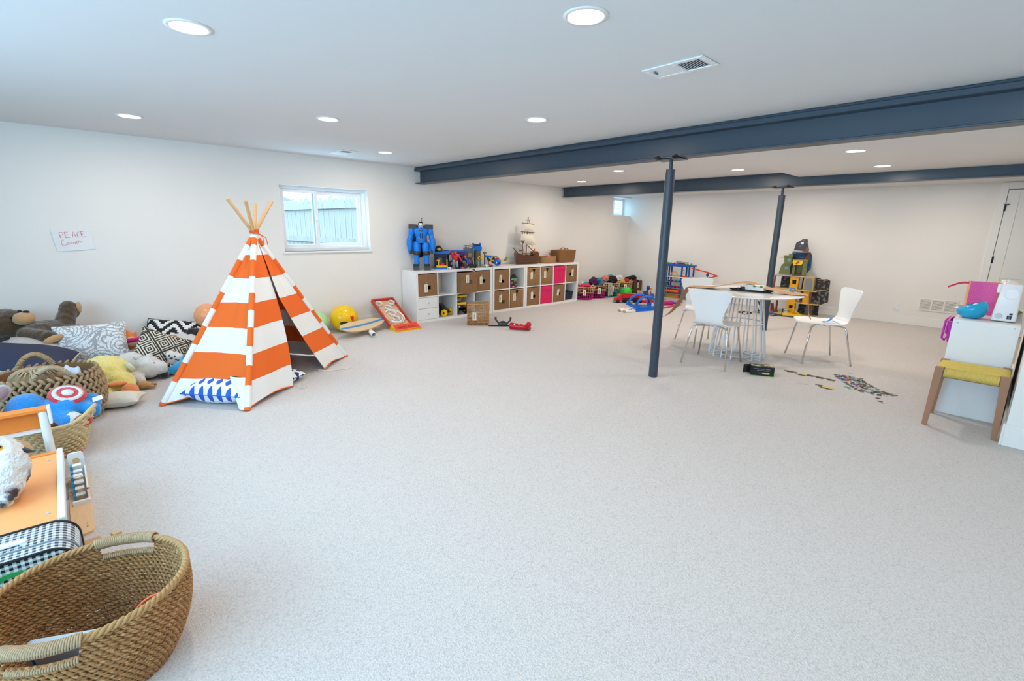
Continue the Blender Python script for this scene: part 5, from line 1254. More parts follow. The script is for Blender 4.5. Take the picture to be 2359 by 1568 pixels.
# grey tower
gt = thing('toy_tower', 'grey toy tower with a purple lower room, left of the blue-topped tower', 'playset', (.20, 2.475, ZT), rz=-20)
obj('tower_wall', MB().b2((-.07, -.075, 0), (-.055, .075, .30), bev=.004).b2((-.055, .062, 0), (.03, .075, .29), bev=.004).b2((-.055, -.075, 0), (.0, -.062, .2), bev=.004), GRY, gt)
obj('peak', MB().prism([(-.055, .2), (.03, .24), (.07, .285), (.04, .31), (-.07, .31)], .06, .074, ax='y'), GRY, gt)
obj('purple_room', MB().b2((-.05, -.055, .0), (.02, .05, .135), bev=.006), PUR, gt); obj('room_bars', MB().b2((.021, -.04, .02), (.026, -.034, .12)).b2((.021, -.01, .02), (.026, -.004, .12)).b2((.021, .02, .02), (.026, .026, .12)), LGR, gt, kind='stuff')
obj('beam_cage', MB().tube([(-.06, -.07, .31), (.02, -.07, .31), (.02, -.0, .31)], .005, n=6).tube([(-.06, -.07, .345), (.02, -.07, .345), (.02, -.0, .345)], .005, n=6), DGR, gt, kind='stuff')
for y in (-.07, -.045, -.02): obj('cage_bar', MB().cyl((.02, y, .31), (.02, y, .345), .004, n=6), DGR, gt)
obj('yellow_bridge', MB().ell((.03, .02, .345), (.03, .03, .02)), TAN, gt); obj('yellow_slide', MB().tube([(.05, .055, .16), (.06, .05, .11), (.06, .06, .05)], [.01, .012, .008], n=6), YEL, gt); obj('brown_panel', MB().b2((-.054, .0, .15), (-.04, .06, .22)), TAN, gt)
# blue topped tower
bt = thing('toy_tower', 'tall blue-topped grey toy tower with yellow letter-like clamps', 'playset', (.19, 2.655, ZT), rz=-20)
obj('column', MB().cyl((0, 0, 0), (0, 0, .26), .07, .058, n=18), plain('smoky_grey', '#6a6f75'), bt)
obj('column_panel', MB().b2((.045, -.04, .12), (.066, .035, .25), bev=.004), plain('panel_brown', '#6e5a3f'), bt)
obj('blue_head', MB().b2((-.06, -.075, .255), (.065, .065, .335), bev=.015), BLU, bt)
obj('head_post', MB().b2((-.05, -.075, .335), (.02, -.055, .385), bev=.008), BLU, bt); obj('head_post', MB().b2((-.05, .045, .335), (.02, .062, .385), bev=.008), BLU, bt)
obj('top_cage', MB().b2((-.05, -.055, .335), (.0, .045, .365), bev=.006), DGR, bt)
obj('yellow_clamp', MB().tube([(.072, .02, .125), (.076, .0, .118), (.076, -.012, .14), (.074, .0, .165), (.072, .025, .168)], .0085, n=6), YEL, bt)
obj('yellow_clamp', MB().tube([(.07, .075, .125), (.076, .05, .118), (.078, .035, .14), (.076, .05, .168), (.07, .075, .168)], .0105, n=6), YEL, bt)
obj('blue_knob', MB().ell((.06, -.065, .14), (.022, .02, .022)), BLD, bt); obj('foot_stalk', MB().cyl((.06, 0, .0), (.06, 0, .10), .012, .010), plain('pale_green', '#8fae8f'), bt)
ar = thing('toy_crane', 'little toy crane with a blue arm and yellow tips, right of the blue tower', 'playset', (.22, 2.815, ZT), rz=-20)
obj('mast', MB().cyl((0, -.02, 0), (0, -.02, .21), .011, n=10).box((0, -.02, .012), (.08, .07, .024), bev=.004), DGR, ar)
obj('blue_arm', MB().box((.02, .03, .165), (.04, .12, .035), rot=(-8, 0, 0), bev=.006), BLU, ar); obj('yellow_tip', MB().box((.02, .095, .178), (.03, .03, .012)).box((.02, .095, .14), (.03, .03, .012)), YEL, ar)
obj('lamp_head', MB().box((0, -.02, .225), (.04, .055, .03), bev=.006), OLV, ar); obj('side_post', MB().cyl((.03, .04, 0), (.03, .04, .1), .006).cyl((.03, .065, 0), (.03, .065, .1), .006).box((.03, .05, .012), (.05, .06, .024)), BLK, ar)
# flying toy
fl_ = thing('toy_flyer', 'small blue flying toy with black wings and yellow joints, alone on the shelf', 'toy', (.22, 3.07, ZT), rz=-25)
obj('hull', MB().ell((.02, 0, .065), (.06, .062, .065), n=18, m=12), BLU, fl_); obj('rear_pod', MB().ell((-.05, -.05, .085), (.05, .045, .055)), DGR, fl_)
obj('cockpit', MB().ell((.065, .012, .05), (.02, .026, .018)), BLK, fl_); obj('headlight', MB().ell((.062, -.032, .055), (.015, .012, .018)), WHP, fl_); obj('red_cap', MB().ell((.03, .0, .128), (.02, .03, .012)), RED, fl_); obj('mouth', MB().box((.07, .02, .018), (.012, .04, .014), bev=.003), PNK, fl_)
for s in (-1, 1):
    obj('joint', MB().cyl((0, s*.055, .08), (0, s*.115, .09), .014, n=10), YEL, fl_)
    obj('wing', MB().prism([(s*.10, .075), (s*.165, .08), (s*.19, .135), (s*.175, .155), (s*.13, .115)], -.008, .008, ax='x'), OLV if s > 0 else DGR, fl_)
obj('top_fin', MB().prism([(-.10, .145), (.02, .15), (.0, .165), (-.09, .165)], -.08, .0, ax='y'), OLV, fl_)
# pirate ship
ps = thing('toy_ship', 'brown wooden toy sailing ship with cream canvas sails on the shelf', 'toy ship', (.20, 3.80, ZT), rz=-4)
HULL = mat('ship_wood', '#5e3a28', rough=.55, var=.25, vs=18, stretch=(3, .6, 6)); SAIL = mat('sail_canvas', '#ded6c6', rough=.9, var=.08, vs=14, bump=.2, bs=200)
def hullf(u, v):
    y = -.24+.48*u; q = v*2-1
    wd = .085*(max(0, 1-abs((u-.55)/.62)**2.6))**.7; d_ = 1-abs(q)**2.2
    top = .165+.05*abs(u*2-1)**2
    return (q*wd, y, top*(1-d_*.985) + .0)
hb = MB()
N_ = 22
def hs(u, z):  # half width of the hull at height fraction z
    w_ = .10*(max(.0, 1-abs((u-.55)/.60)**3.2))**.8; return w_*(.55+.45*z**.6)
for s in (-1, 1):
    hb.grid(lambda u, v, s=s: (s*hs(u, v), -.25+.50*u-.02*v*(u < .2), (.155+.06*abs(u*2-1)**2.2)*v), N_, 8)
hb.grid(lambda u, v: ((v*2-1)*hs(u, 0.0), -.25+.5*u, 0), N_, 2)
obj('hull', hb, HULL, ps)
obj('deck', MB().grid(lambda u, v: ((v*2-1)*hs(u, .8)*.97, -.24+.48*u, .145+.03*abs(u*2-1)**2), 16, 2), BRN, ps)
for z in (.3, .6, .93):
    for s in (-1, 1): obj('wale', MB().tube([(s*(hs(u/20, z)+.002), -.25+.5*u/20, (.155+.06*abs(u/10-1)**2.2)*z) for u in range(1, 20)], .004, n=5), BRN, ps)
obj('stem_post', MB().b2((-.012, -.262, 0), (.012, -.243, .22), bev=.003), plain('light_stem', '#94603a'), ps)
obj('bowsprit', MB().cyl((0, -.22, .20), (.02, -.34, .30), .010, .006), BRN, ps)
obj('stern_cabin', MB().b2((-.075, .10, .16), (.075, .225, .225), bev=.008), BRN, ps)
for y in (-.06, .02): obj('rail', MB().tube([(.08, y-.1, .20), (.085, y, .185), (.08, y+.1, .20)], .005, n=5), BRN, ps)
obj('mast', MB().cyl((0, -.02, .1), (0.01, .01, .83), .011, .007, n=10), BRN, ps); obj('crows_nest', MB().lathe([(.001, .395), (.025, .395), (.045, .445), (.04, .445), (.02, .40)], 14, c=(.03, -.13, -.02)), plain('nest_brown', '#8a5733'), ps)
obj('fore_mast', MB().cyl((.03, -.13, .13), (.03, -.13, .40), .009, n=8), BRN, ps); obj('helm', MB().lathe([(.03, -.006), (.04, -.006), (.04, .006), (.03, .006)], 16, c=(.02, -.15, .24), closed=True), BRN, ps)
for z, hw in ((.715, .145), (.565, .16), (.52, .15)): obj('yard', MB().cyl((.02, -hw, z+.008), (.02, hw, z-.008), .007, n=8), BRN, ps)
def sail(z0, z1, w0, w1, bel):
    return MB().shell(lambda u, v: (.03+bel*math.sin(PI*v)*math.sin(PI*u)+.004*noise.noise(Vector((u*5, v*5, z0))), (u*2-1)*(w0*(1-v)+w1*v)-.01*(v), z0*(1-v)+z1*v-(u*2-1)*.008), 14, 12, .002)
obj('top_sail', sail(.575, .71, .135, .125, .03), SAIL, ps); obj('main_sail', sail(.345, .53, .185, .15, .045), SAIL, ps)
obj('side_sail', MB().shell(lambda u, v: (-.03+.0*u, .13+.12*u*(1-v), .33+.2*v+.0*u), 6, 6, .002), SAIL, ps); obj('stay_sail', MB().shell(lambda u, v: (.05*math.sin(PI*v)*.3, .02+.07*u*(1-v), .16+.18*v), 6, 6, .002), SAIL, ps)
ln = MB()
for y in (-.13, -.09, -.05, .02, .06, .1, .13): ln.tube([(.025, y, .565), (.03, y+.005, .55), (.03, y, .533)], .0045, n=4)
obj('rope_fringe', ln, BLK, ps, kind='stuff')
rg = MB()
for s in (-1, 1):
    for y in (-.12, -.05, .05, .12): rg.cyl((s*.075, y, .17), (0, 0, .36), .002, n=4, caps=False)
obj('rigging', rg, STRING, ps, kind='stuff')
obj('boom', MB().cyl((.02, .0, .33), (.03, .17, .205), .007, n=8), BRN, ps); obj('flag_cross', MB().cyl((.0, -.03, .775), (.02, .035, .775), .006, n=6).cyl((.015, .03, .73), (.018, .045, .80), .004, n=6), BRN, ps)
obj('cannon', MB().cyl((.05, .05, .19), (.10, .05, .20), .012, .009), BLK, ps); obj('crew_figure', MB().cyl((.05, .14, .22), (.05, .14, .25), .012).ell((.05, .14, .262), .014), ORA, ps); obj('crew_figure', MB().cyl((.06, -.10, .15), (.06, -.10, .19), .012).ell((.06, -.10, .2), .014), TAN, ps)
# baskets on top
def coil_basket(name, label, loc, rz, a, b, h, m, rows, r):
    t = thing(name, label, 'basket', loc, rz); cm = MB()
    for k in range(rows):
        z = r+(h-2*r)*k/(rows-1); q = 1+.05*math.sin(PI*k/rows)
        cm.tube([(a*q*math.cos(s), b*q*math.sin(s), z) for s in [2*PI*i/40 for i in range(40)]], r, n=6, closed=True)
    obj('coils', cm, m, t, kind='stuff'); obj('base', MB().lathe([(.001, .004), (1, .004), (1, .01), (.001, .01)], 30, sx=a, sy=b), m, t); return t
JUTE = mat('jute_coil', '#a67c52', rough=.85, var=.25, vs=70, bump=.3, bs=220)
cbk = coil_basket('coiled_basket', 'low oval jute basket with something pink in it, on the shelf', (.20, 4.36, ZT), 0, .125, .185, .125, JUTE, 10, .0078)
one('pink_cloth', MB().ell((0, 0, .02), (.05, .06, .03), n=14, m=9, wob=.3), mat('pink_cloth', '#d87a86', rough=.9), 'pink cloth peeking out of the low oval jute basket', 'cloth', (.22, 4.35, ZT+.105))
one('brown_cloth', MB().ell((0, 0, .02), (.08, .13, .05), n=14, m=9, wob=.2), mat('brown_cloth', '#7a4a3a', rough=.9), 'reddish brown cloth filling the low oval jute basket', 'cloth', (.20, 4.36, ZT+.045))
hbk = thing('lidded_basket', 'square herringbone-woven brown basket with rope handles at the shelf end', 'basket', (.195, 4.815, ZT))
def hbn(g): return ((((g.y+g.x)*22).pp(1.0)*1.4+g.z*30).fr() < .5)*.55
HERR = mat('herringbone_weave', '#8f6236', rough=.6, var=.3, vs=40, fn=hbn, col2='#5f3d1f', bump=.4, bs=120)
m_ = MB(); 
def sqp(sx, sy, n=32):
    P = []
    for i in range(n):
        t_ = 2*PI*i/n; c, s = math.cos(t_), math.sin(t_); P.append((sx*math.copysign(abs(c)**.35, c), sy*math.copysign(abs(s)**.35, s)))
    return P
lv_ = [(0, .86), (.03, .9), (.12, .97), (.215, 1.0), (.225, 1.02), (.235, 1.0), (.225, .95), (.02, .83)]
vs = []; 
for z, q in lv_: vs += [(x*q, y*q, z) for x, y in sqp(.15, .25)]
m_.add(vs, [[j*32+i, j*32+(i+1) % 32, (j+1)*32+(i+1) % 32, (j+1)*32+i] for j in range(len(lv_)-1) for i in range(32)], True)
m_.add([(x*.86, y*.86, 0.001) for x, y in sqp(.15, .25)], [list(range(31, -1, -1))]); m_.add([(x*.9, y*.9, .19) for x, y in sqp(.15, .25)], [list(range(32))])
obj('basket_body', m_, HERR, hbk)
for x, y in ((.10, -.05), (-.08, .06)):
    obj('rope_handle', MB().tube([(x+.02*math.sin(PI*k/12), y-.09+.18*k/12, .225+.045*math.sin(PI*k/12)) for k in range(13)], .008, n=6), FIB, hbk)
# ================================================================== ON THE CARPET NEAR THE SHELVES
cr_ = thing('toy_crossbow', 'dark grey and black toy launcher lying on the carpet', 'toy', (1.33, 2.20, 0), rz=47)
obj('bar', MB().tube([(-.20, -.03, .008), (.2, -.02, .008), (.2, .02, .008), (-.20, .01, .008)], .006, n=6, closed=True), BLK, cr_)
obj('hub', MB().box((.01, .0, .035), (.14, .07, .05), bev=.015, seg=2).ell((.01, 0, .065), (.04, .03, .015)), DGR, cr_)
for s in (-1, 1): obj('grip', MB().tube([(.01+s*.06, .02, .04), (.01+s*.10, .04, .075), (.01+s*.115, .045, .115), (.01+s*.10, .05, .125)], [.014, .014, .018, .010], n=8), DGR, cr_)
bo = thing('toy_boot', 'shiny red toy boot lying on its side on the carpet', 'toy', (1.72, 2.18, 0), rz=10)
blob('boot', [('c', (-.12, -.0, .05), (.07, .05, .045), .048, .038), ('e', (-.14, -.01, .052), (.03, .052, .05)), ('c', (.08, .06, .045), (.13, .03, .10), .04, .038), ('c', (.09, .07, .04), (.09, .10, .03), .035, .03)], plain('glossy_red', '#c01528', rough=.15), bo, vox=.008, smooth=3)
obj('cuff_trim', MB().ell((.06, .02, .085), (.02, .012, .014)), plain('gold_trim', '#c9952f', rough=.3), bo); obj('white_stud', MB().ell((-.07, -.03, .085), .012), WHP, bo); obj('white_stud', MB().ell((-.01, -.01, .085), .008), WHP, bo)
# ================================================================== TABLE AND CHAIRS
GLW = mat('gloss_white', (.86, .86, .85), rough=.12, var=.01, coat=.3)
SHELLW = mat('chair_white', (.85, .845, .83), rough=.28, var=.01)
WIRE = mat('wire_white', (.74, .76, .79), rough=.3)
tb = thing('round_table', 'round glossy white table on a white wire base', 'table', (4.30, 3.185, 0))
obj('table_top', MB().lathe([(.001, .722), (.42, .722), (.57, .730), (.597, .738), (.60, .744), (.595, .748), (.58, .749), (.001, .749)], 72), GLW, tb)
obj('mount_plate', MB().cyl((0, 0, .712), (0, 0, .722), .21, n=32), WIRE, tb)
for k in range(17):
    a = 2*PI*k/17+.1; c, s = math.cos(a), math.sin(a)
    # each rod is a long narrow loop: down, round the foot and back towards the centre ring
    d = .045
    pts = [(c*.205, s*.205, .714), (c*.25, s*.25, .38), (c*.297, s*.297, .05), (c*.302, s*.302, .018), (c*.290, s*.290, .0065), (c*.16, s*.16, .0065)]
    obj('rod', MB().tube(pts, .0075, n=7), WIRE, tb)
for r, z in ((.16, .0115), (.205, .705), (.247, .40)):
    obj('ring', MB().tube([(r*math.cos(q), r*math.sin(q), z) for q in [2*PI*i/48 for i in range(48)]], .0065 if z < .5 else .008, n=7, closed=True), WIRE, tb)
def make_chair(label):
    t = thing('shell_chair', label, 'chair', group='white shell chairs round the table')
    prof = [(.235, .425, .34), (.215, .437, .40), (.12, .444, .455), (.0, .440, .46), (-.10, .436, .42), (-.165, .444, .36), (-.205, .472, .30), (-.225, .52, .275), (-.235, .58, .30), (-.247, .66, .36), (-.26, .74, .42), (-.270, .80, .435), (-.274, .825, .41)]
    def cr(k, u):
        n = len(prof)-1; x = u*n; i = min(int(x), n-1); f = x-i
        p0, p1, p2, p3 = prof[max(i-1, 0)][k], prof[i][k], prof[i+1][k], prof[min(i+2, n)][k]
        return .5*(2*p1+(p2-p0)*f+(2*p0-5*p1+4*p2-p3)*f*f+(3*p1-p0-3*p2+p3)*f**3)
    def fn(u, v):
        x, z, w_ = cr(0, v), cr(1, v), cr(2, v); q = u*2-1
        y = q*w_/2
        if v < .5: z += .012*q*q*(.5-v)*2; x -= .03*q**4*max(0, (.12-v)/.12)
        else: x += .028*q*q*(v-.4)
        if v > .86: z -= .028*abs(q)**5*(v-.86)/.14; z -= .012*(1-q*q)*(v-.86)/.14
        return (x, y, z)
    obj('seat_shell', MB().shell(fn, 18, 44, .010), SHELLW, t)
    for sx in (1, -1):
        for sy in (1, -1):
            x1, y1 = (.235 if sx > 0 else -.255), .235
            pts = [(sx*.05, sy*.045, .418), (sx*.13, sy*.135, .416), (sx*.16, sy*.168, .408), (sx*.175, sy*.183, .385), (x1*1.0, sy*y1, .006)]
            obj('leg', MB().tube(pts, .0095, n=10), CHROME, t)
    obj('hub_plate', MB().cyl((0, 0, .408), (0, 0, .434), .075, n=20), CHROME, t)
    return t
c1 = make_chair('white shell chair with its back to the camera, in front of the table'); place(c1, (4.25, 2.65, 0), 94.5)
c2 = dup(c1); place(c2, (3.765, 3.43, 0), -35, 'white shell chair behind the left side of the table, kraft paper hanging at it')
c3 = dup(c1); place(c3, (4.975, 3.69, 0), 217.5, 'white shell chair right of the table, blue tape on its seat')
# kraft paper runner over the table
kp = []
pathp = [(-.93, .335, 0), (-.90, .345, 0), (-.82, .40, 0), (-.74, .50, 0), (-.68, .62, 0), (-.625, .735, 0), (-.585, .7545, 0), (-.42, .757, 0), (-.27, .785, 0), (-.08, .835, 0), (.03, .845, 0), (.14, .815, 0), (.29, .785, 0), (.45, .757, 0), (.585, .7545, 0), (.612, .735, 0), (.625, .66, 0), (.64, .56, 0), (.67, .50, 0)]
ka = math.radians(12); kd = Vector((math.cos(ka), math.sin(ka), 0)); kn_ = Vector((-kd.y, kd.x, 0))
def kpt(u, v):
    n = len(pathp)-1; x = v*n; i = min(int(x), n-1); f = x-i
    p0, p1, p2, p3 = [pathp[max(0, min(n, j))] for j in (i-1, i, i+1, i+2)]
    g = lambda k: .5*(2*p1[k]+(p2[k]-p0[k])*f+(2*p0[k]-5*p1[k]+4*p2[k]-p3[k])*f*f+(3*p1[k]-p0[k]-3*p2[k]+p3[k])*f**3)
    s, z = g(0), g(1); wd = .125*(1 if s < .5 else max(.35, 1-(s-.5)*4))
    P = kd*s+kn_*((u-.5)*2*wd+.06-.05*(s < -.5)*(-s-.5)*2)
    return (P.x, P.y, z)
one('kraft_runner', MB().shell(kpt, 8, 110, .0015), KRAFT, 'brown kraft paper runner draped across the white table', 'paper', (4.31, 3.165, 0))
# open game tray under the paper
gtray = thing('bead_tray', 'shallow dark tray of small colourful parts under the kraft paper on the table', 'tray', (4.355, 3.235, .7495), rz=12)
obj('tray_body', MB().lathe([(.001, 0), (.85, 0), (1, .018), (.99, .02), (.9, .006), (.001, .004)], 36, sx=.235, sy=.085), DGR, gtray)
pc = [BLK, DGR, OLV, PUR, ORA, BRN, GRN, BLK, WHP, BLD]
for k in range(46):
    a, r = random.uniform(0, 2*PI), random.uniform(0, .8)**.5
    obj('small_part', MB().box((0, 0, .008), (.022, .016, .014), bev=.003), pc[k % 10], gtray, loc=(.2*r*math.cos(a), .066*r*math.sin(a), .005+.010*(k % 3)), rot=(0, 0, 37*k))
wbx = thing('white_carton', 'small white carton with two green oval windows, standing in the dark tray on the table', 'box', (4.415, 3.185, .770), rz=-4)
obj('carton', MB().b2((-.10, -.03, 0), (.10, .03, .058), bev=.003), WHP, wbx)
for x in (-.0, .075): obj('oval_window', MB().cyl((x, -.0305, .045), (x, -.0315, .045), .011, n=16).ell((x, -.031, .044), (.018, .001, .010)), plain('oval_green', '#3d8f72'), wbx)
TAPE = plain('blue_tape', '#2f86dd', rough=.5)
tr_ = thing('tape_roll', 'roll of blue painters tape standing at the right of the table top', 'tape', (4.705, 3.47, .7565), rz=20)
tr_.scale = (.95, .95, .7)
obj('roll', MB(Matrix.Translation((0, 0, .035)) @ Matrix.Rotation(PI/2, 4, 'X')).lathe([(.020, -.010), (.035, -.010), (.035, .010), (.020, .010)], 24, closed=True), TAPE, tr_); obj('core', MB(Matrix.Translation((0, 0, .035)) @ Matrix.Rotation(PI/2, 4, 'X')).lathe([(.0185, -.0105), (.0205, -.0105), (.0205, .0105), (.0185, .0105)], 20, closed=True), TAN, tr_)
def tape_bit(label, loc, rz, w_=.05, l=.09, lift=.02):
    one('tape_strip', MB().shell(lambda u, v: ((u-.5)*l, (v-.5)*w_, .006+lift*(u*u)+.006*math.sin(6*u+v)), 8, 3, .001), TAPE, label, 'tape', loc, rz)
tape_bit('piece of blue tape curled up on the right chair seat', (5.05, 3.60, .448), 30, .055, .08, .05)
tape_bit('flat strip of blue tape along the edge of the right chair seat', (5.12, 3.66, .452), -35, .03, .12, .004)
tape_bit('bit of blue tape on the left chair leg', (3.53, 3.22, .22), 60, .02, .03, .01)
tape_bit('bit of blue tape on the left chair frame', (3.60, 3.21, .42), 60, .02, .04, .01)
# ================================================================== PUZZLE ON THE CARPET
pb_ = thing('puzzle_box', 'black puzzle box with yellow and green print and an open flap, on the carpet', 'box', (4.785, 2.60, 0), rz=28)
PRT = mat('puzzle_print', '#23241f', rough=.4, cols=[(lambda g: g.noise(20, 1) > .58, '#3f9c62'), (lambda g: g.noise(26, 1, (1, 1.4, 1)) > .60, '#e4c43a'), (lambda g: g.noise(31, 1, (1.3, 1, 1)) > .62, '#d8d8cf'), (lambda g: g.noise(23, 1, (1.6, 1, 1)) > .66, '#d23a3a')])
obj('carton', MB().b2((-.105, -.06, 0), (.105, .06, .095), bev=.0015), BLK, pb_)
obj('top_print', MB().b2((-.10, -.055, .095), (.10, .055, .0955)), PRT, pb_)
obj('green_edge', MB().b2((-.105, -.0606, 0), (.105, -.0600, .004)).b2((.1044, -.0604, 0), (.1056, -.0596, .095)), GRN, pb_, kind='stuff')
obj('yellow_label', MB().b2((.0, -.061, .020), (.065, -.0602, .037)), YEL, pb_)
for x0, x1, z in ((-.075, -.03, .068), (-.02, .02, .068), (.03, .07, .068), (-.05, .0, .053), (.01, .06, .053), (-.04, -.005, .027)):
    obj('print_line', MB().b2((x0, -.0608, z), (x1, -.0602, z+.006)), GRY, pb_)
obj('end_flap', MB().box((-.140, -.03, .06), (.075, .002, .085), rot=(0, 0, -155), bev=.0005), BLK, pb_)
def jig(w_=.029):
    P = []
    for s in range(4):
        c, sn = [(1, 0), (0, 1), (-1, 0), (0, -1)][s]
        loc = [(-.5, -.5), (-.12, -.5), (-.17, -.60 if s % 2 else -.40), (0, -.68 if s % 2 else -.32), (.17, -.60 if s % 2 else -.40), (.12, -.5)]
        P += [((x*c-y*sn)*w_, (x*sn+y*c)*w_) for x, y in loc]
    return P
jm = [MB().prism(jig(), 0, .0022).mesh('puzzle_piece', m) for m in (mat('piece_dark', '#3b3a33', rough=.6), mat('piece_olive', '#6b6a52', rough=.6), mat('piece_teal', '#5fa6a2', rough=.6), mat('piece_red', '#b9574a', rough=.6), mat('piece_grey', '#b9bcba', rough=.6), mat('piece_blue', '#4d6cb8', rough=.6), mat('piece_yellow', '#e0c56a', rough=.6))]
rp = random.Random(11); spots = []
A1, A2, = Vector((5.26, 3.11, 0)), Vector((5.80, 2.93, 0))
tries = 0
while len(spots) < 96 and tries < 20000:
    tries += 1
    u, v = rp.random(), rp.gauss(0, .5)
    c = Vector((5.34+.44*u, 3.07-.20*u, 0)); wd = .12*math.sin(PI*min(1, u*.9+.12))+.015
    p = c+Vector((-.05*v, .9*v*wd*1.3, 0))
    if all((p-q).length > .030 for q in spots): spots.append(p)
wts = [0, 0, 0, 1, 1, 0, 2, 0, 4, 3, 0, 1, 5, 0, 4]
for k, p in enumerate(spots):
    o = obj('puzzle_piece', jm[wts[k % 15]], None, loc=(p.x, p.y, .0005), rot=(rp.uniform(-4, 4), rp.uniform(-4, 4), rp.uniform(0, 360)))
    cw = ['dark', 'olive', 'teal', 'red', 'pale grey', 'blue', 'yellow'][wts[k % 15]]
    tag(o, 'loose %s jigsaw piece in the scattered patch on the carpet' % cw, 'puzzle piece', 'loose %s jigsaw pieces scattered on the carpet' % cw)
for k, (x, y) in enumerate([(5.77, 2.555), (5.74, 2.64), (5.785, 2.52), (5.50, 2.76), (5.47, 2.79), (5.49, 2.80), (5.15, 2.57), (5.17, 2.585), (5.19, 2.59), (5.005, 2.575)]):
    o = obj('puzzle_piece', jm[4 if k in (2, 6, 7, 8, 9) else 2 if k in (3, 4, 5) else 0], None, loc=(x, y, .0005), rot=(0, 0, 41*k))
    tag(o, 'stray jigsaw piece %s' % ('in front of the scattered patch, nearest the stool' if k < 3 else 'beside the near left edge of the scattered patch' if k < 6 else 'left of the short puzzle strip' if k < 9 else 'alone right of the black puzzle box'), 'puzzle piece', 'stray jigsaw pieces' + (' before the patch' if k < 3 else ' at the patch edge' if k < 6 else ' by the short strip'))
def strip(label, a, b, n, yel, w_=.0305):
    a, b = Vector(a), Vector(b); d_ = (b-a).normalized(); ang_ = math.degrees(math.atan2(d_.y, d_.x))
    t = thing('puzzle_strip', label, 'puzzle', (a.x, a.y, .0005), rz=ang_)
    for k in range(n):
        for j in range(3 if k in yel else (2 if k % 3 else 1)):
            obj('puzzle_piece', jm[6 if k in yel and j != 2 else (0 if (k+j) % 3 else 1)], None, t, loc=(k*w_, -j*w_, 0), rot=(0, 0, 90*(k % 2)))
strip('long assembled strip of puzzle pieces with a yellow patch', (4.905, 2.955), (5.375, 2.945), 15, (4, 5, 6))
strip('short assembled puzzle strip with a yellow patch at its end', (5.27, 2.66), (5.43, 2.66), 5, (2, 3, 4))
# ================================================================== STOOL, CABINET AND WHAT STANDS ON IT
CORDY = mat('danish_cord', '#d9be63', rough=.8, var=.16, vs=50, bump=.3, bs=260)
stl = thing('woven_stool', 'wooden stool with woven yellow cord seat in front of the white cabinet', 'stool', (6.288, 2.385, 0), rz=0)
for sx in (-1, 1):
    for sy in (-1, 1):
        x, y = sx*.172, sy*.168; xb, yb = sx*.188, sy*.182
        m = MB(); q = .024; p = .015
        m.add([(x-q, y-q, .452), (x+q, y-q, .452), (x+q, y+q, .452), (x-q, y+q, .452), (xb-p, yb-p, 0), (xb+p, yb-p, 0), (xb+p, yb+p, 0), (xb-p, yb+p, 0)],
              [[0, 1, 2, 3], [7, 6, 5, 4], [0, 4, 5, 1], [1, 5, 6, 2], [2, 6, 7, 3], [3, 7, 4, 0]])
        obj('leg', m, WOODT, stl)
for sy in (-1, 1): obj('rail', MB().box((0, sy*.168, .405), (.32, .022, .05), bev=.004), WOODT, stl)
cs_ = MB(); n = 46
for k in range(n):     # warp cords run front to back and wrap the rails
    x = -.142+.284*k/(n-1); y0 = .183
    cs_.tube([(x, -y0, .388), (x, -y0-.004, .42), (x, -y0+.008, .443), (x, -.06, .444+.002*(k % 2)), (x, .06, .444+.002*((k+1) % 2)), (x, y0-.008, .443), (x, y0+.004, .42), (x, y0, .388)], .0036, n=5)
obj('warp_cord', cs_, CORDY, stl, kind='stuff')
ws_ = MB()
for k in range(40):
    y = -.14+.28*k/39
    ws_.tube([(-.188, y, .392), (-.194, y, .42), (-.184, y, .445), (-.145, y, .448), (.0, y, .4455+.003*((k//2) % 2)), (.145, y, .448), (.184, y, .445), (.194, y, .42), (.188, y, .392)], .0036, n=5)
obj('weft_cord', ws_, CORDY, stl, kind='stuff')
for sx in (-1, 1): obj('side_rail', MB().box((sx*.178, 0, .41), (.02, .30, .04), bev=.004), WOODT, stl)
cb_ = thing('white_cabinet', 'white laminate toy cabinet with its plain end towards the camera', 'cabinet', (6.285, 3.2, 0))
T = Matrix.Translation((-6.285, -3.2, 0)); XA, XB, YA, YB = 6.103, 6.472, 2.63, 3.75
obj('end_panel', MB(T).b2((XA, YA, .0), (XB, YA+.018, .757), bev=.0012), WHITE, cb_); obj('end_panel', MB(T).b2((XA, YB-.018, .0), (XB, YB, .757), bev=.0012), WHITE, cb_)
obj('top_panel', MB(T).b2((XA, YA+.018, .739), (XB, YB-.018, .757), bev=.0012), WHITE, cb_); obj('back_panel', MB(T).b2((XB-.01, YA+.018, .06), (XB-.004, YB-.018, .739)), DGR, cb_)
obj('bottom_panel', MB(T).b2((XA, YA+.018, .04), (XB-.012, YB-.018, .058)), WHITE, cb_)
for z in (.22, .40, .57):
    obj('runner', MB(T).b2((XA+.01, YA+.018, z), (XB-.02, YA+.03, z+.01)), WHITE, cb_)
for x in (XA+.03, XB-.03): obj('cap', MB(T).cyl((x, YA-.0006, .735), (x, YA+.002, .735), .006, n=12), LGR, cb_)
mt = thing('magenta_bin', 'magenta plastic bin sliding out of the left side of the white cabinet', 'bin', (6.10, 2.86, .53))
MGT = plain('magenta_bin_plastic', '#c832b0')
fx = MB(); fx.lathe([(.001, 0), (.10, 0), (.125, .16), (.14, .165), (.14, .172), (.118, .172), (.098, .008), (.001, .008)], 4, smooth=False)
m_ = MB(Matrix.Translation((.075, 0, .03)) @ Matrix.Diagonal((1.0, 1.45, 1, 1)) @ Matrix.Rotation(PI/4, 4, 'Z')); m_.lathe([(.001, 0), (.125, 0), (.145, .16), (.160, .165), (.160, .172), (.14, .172), (.12, .008), (.001, .008)], 4, smooth=False)
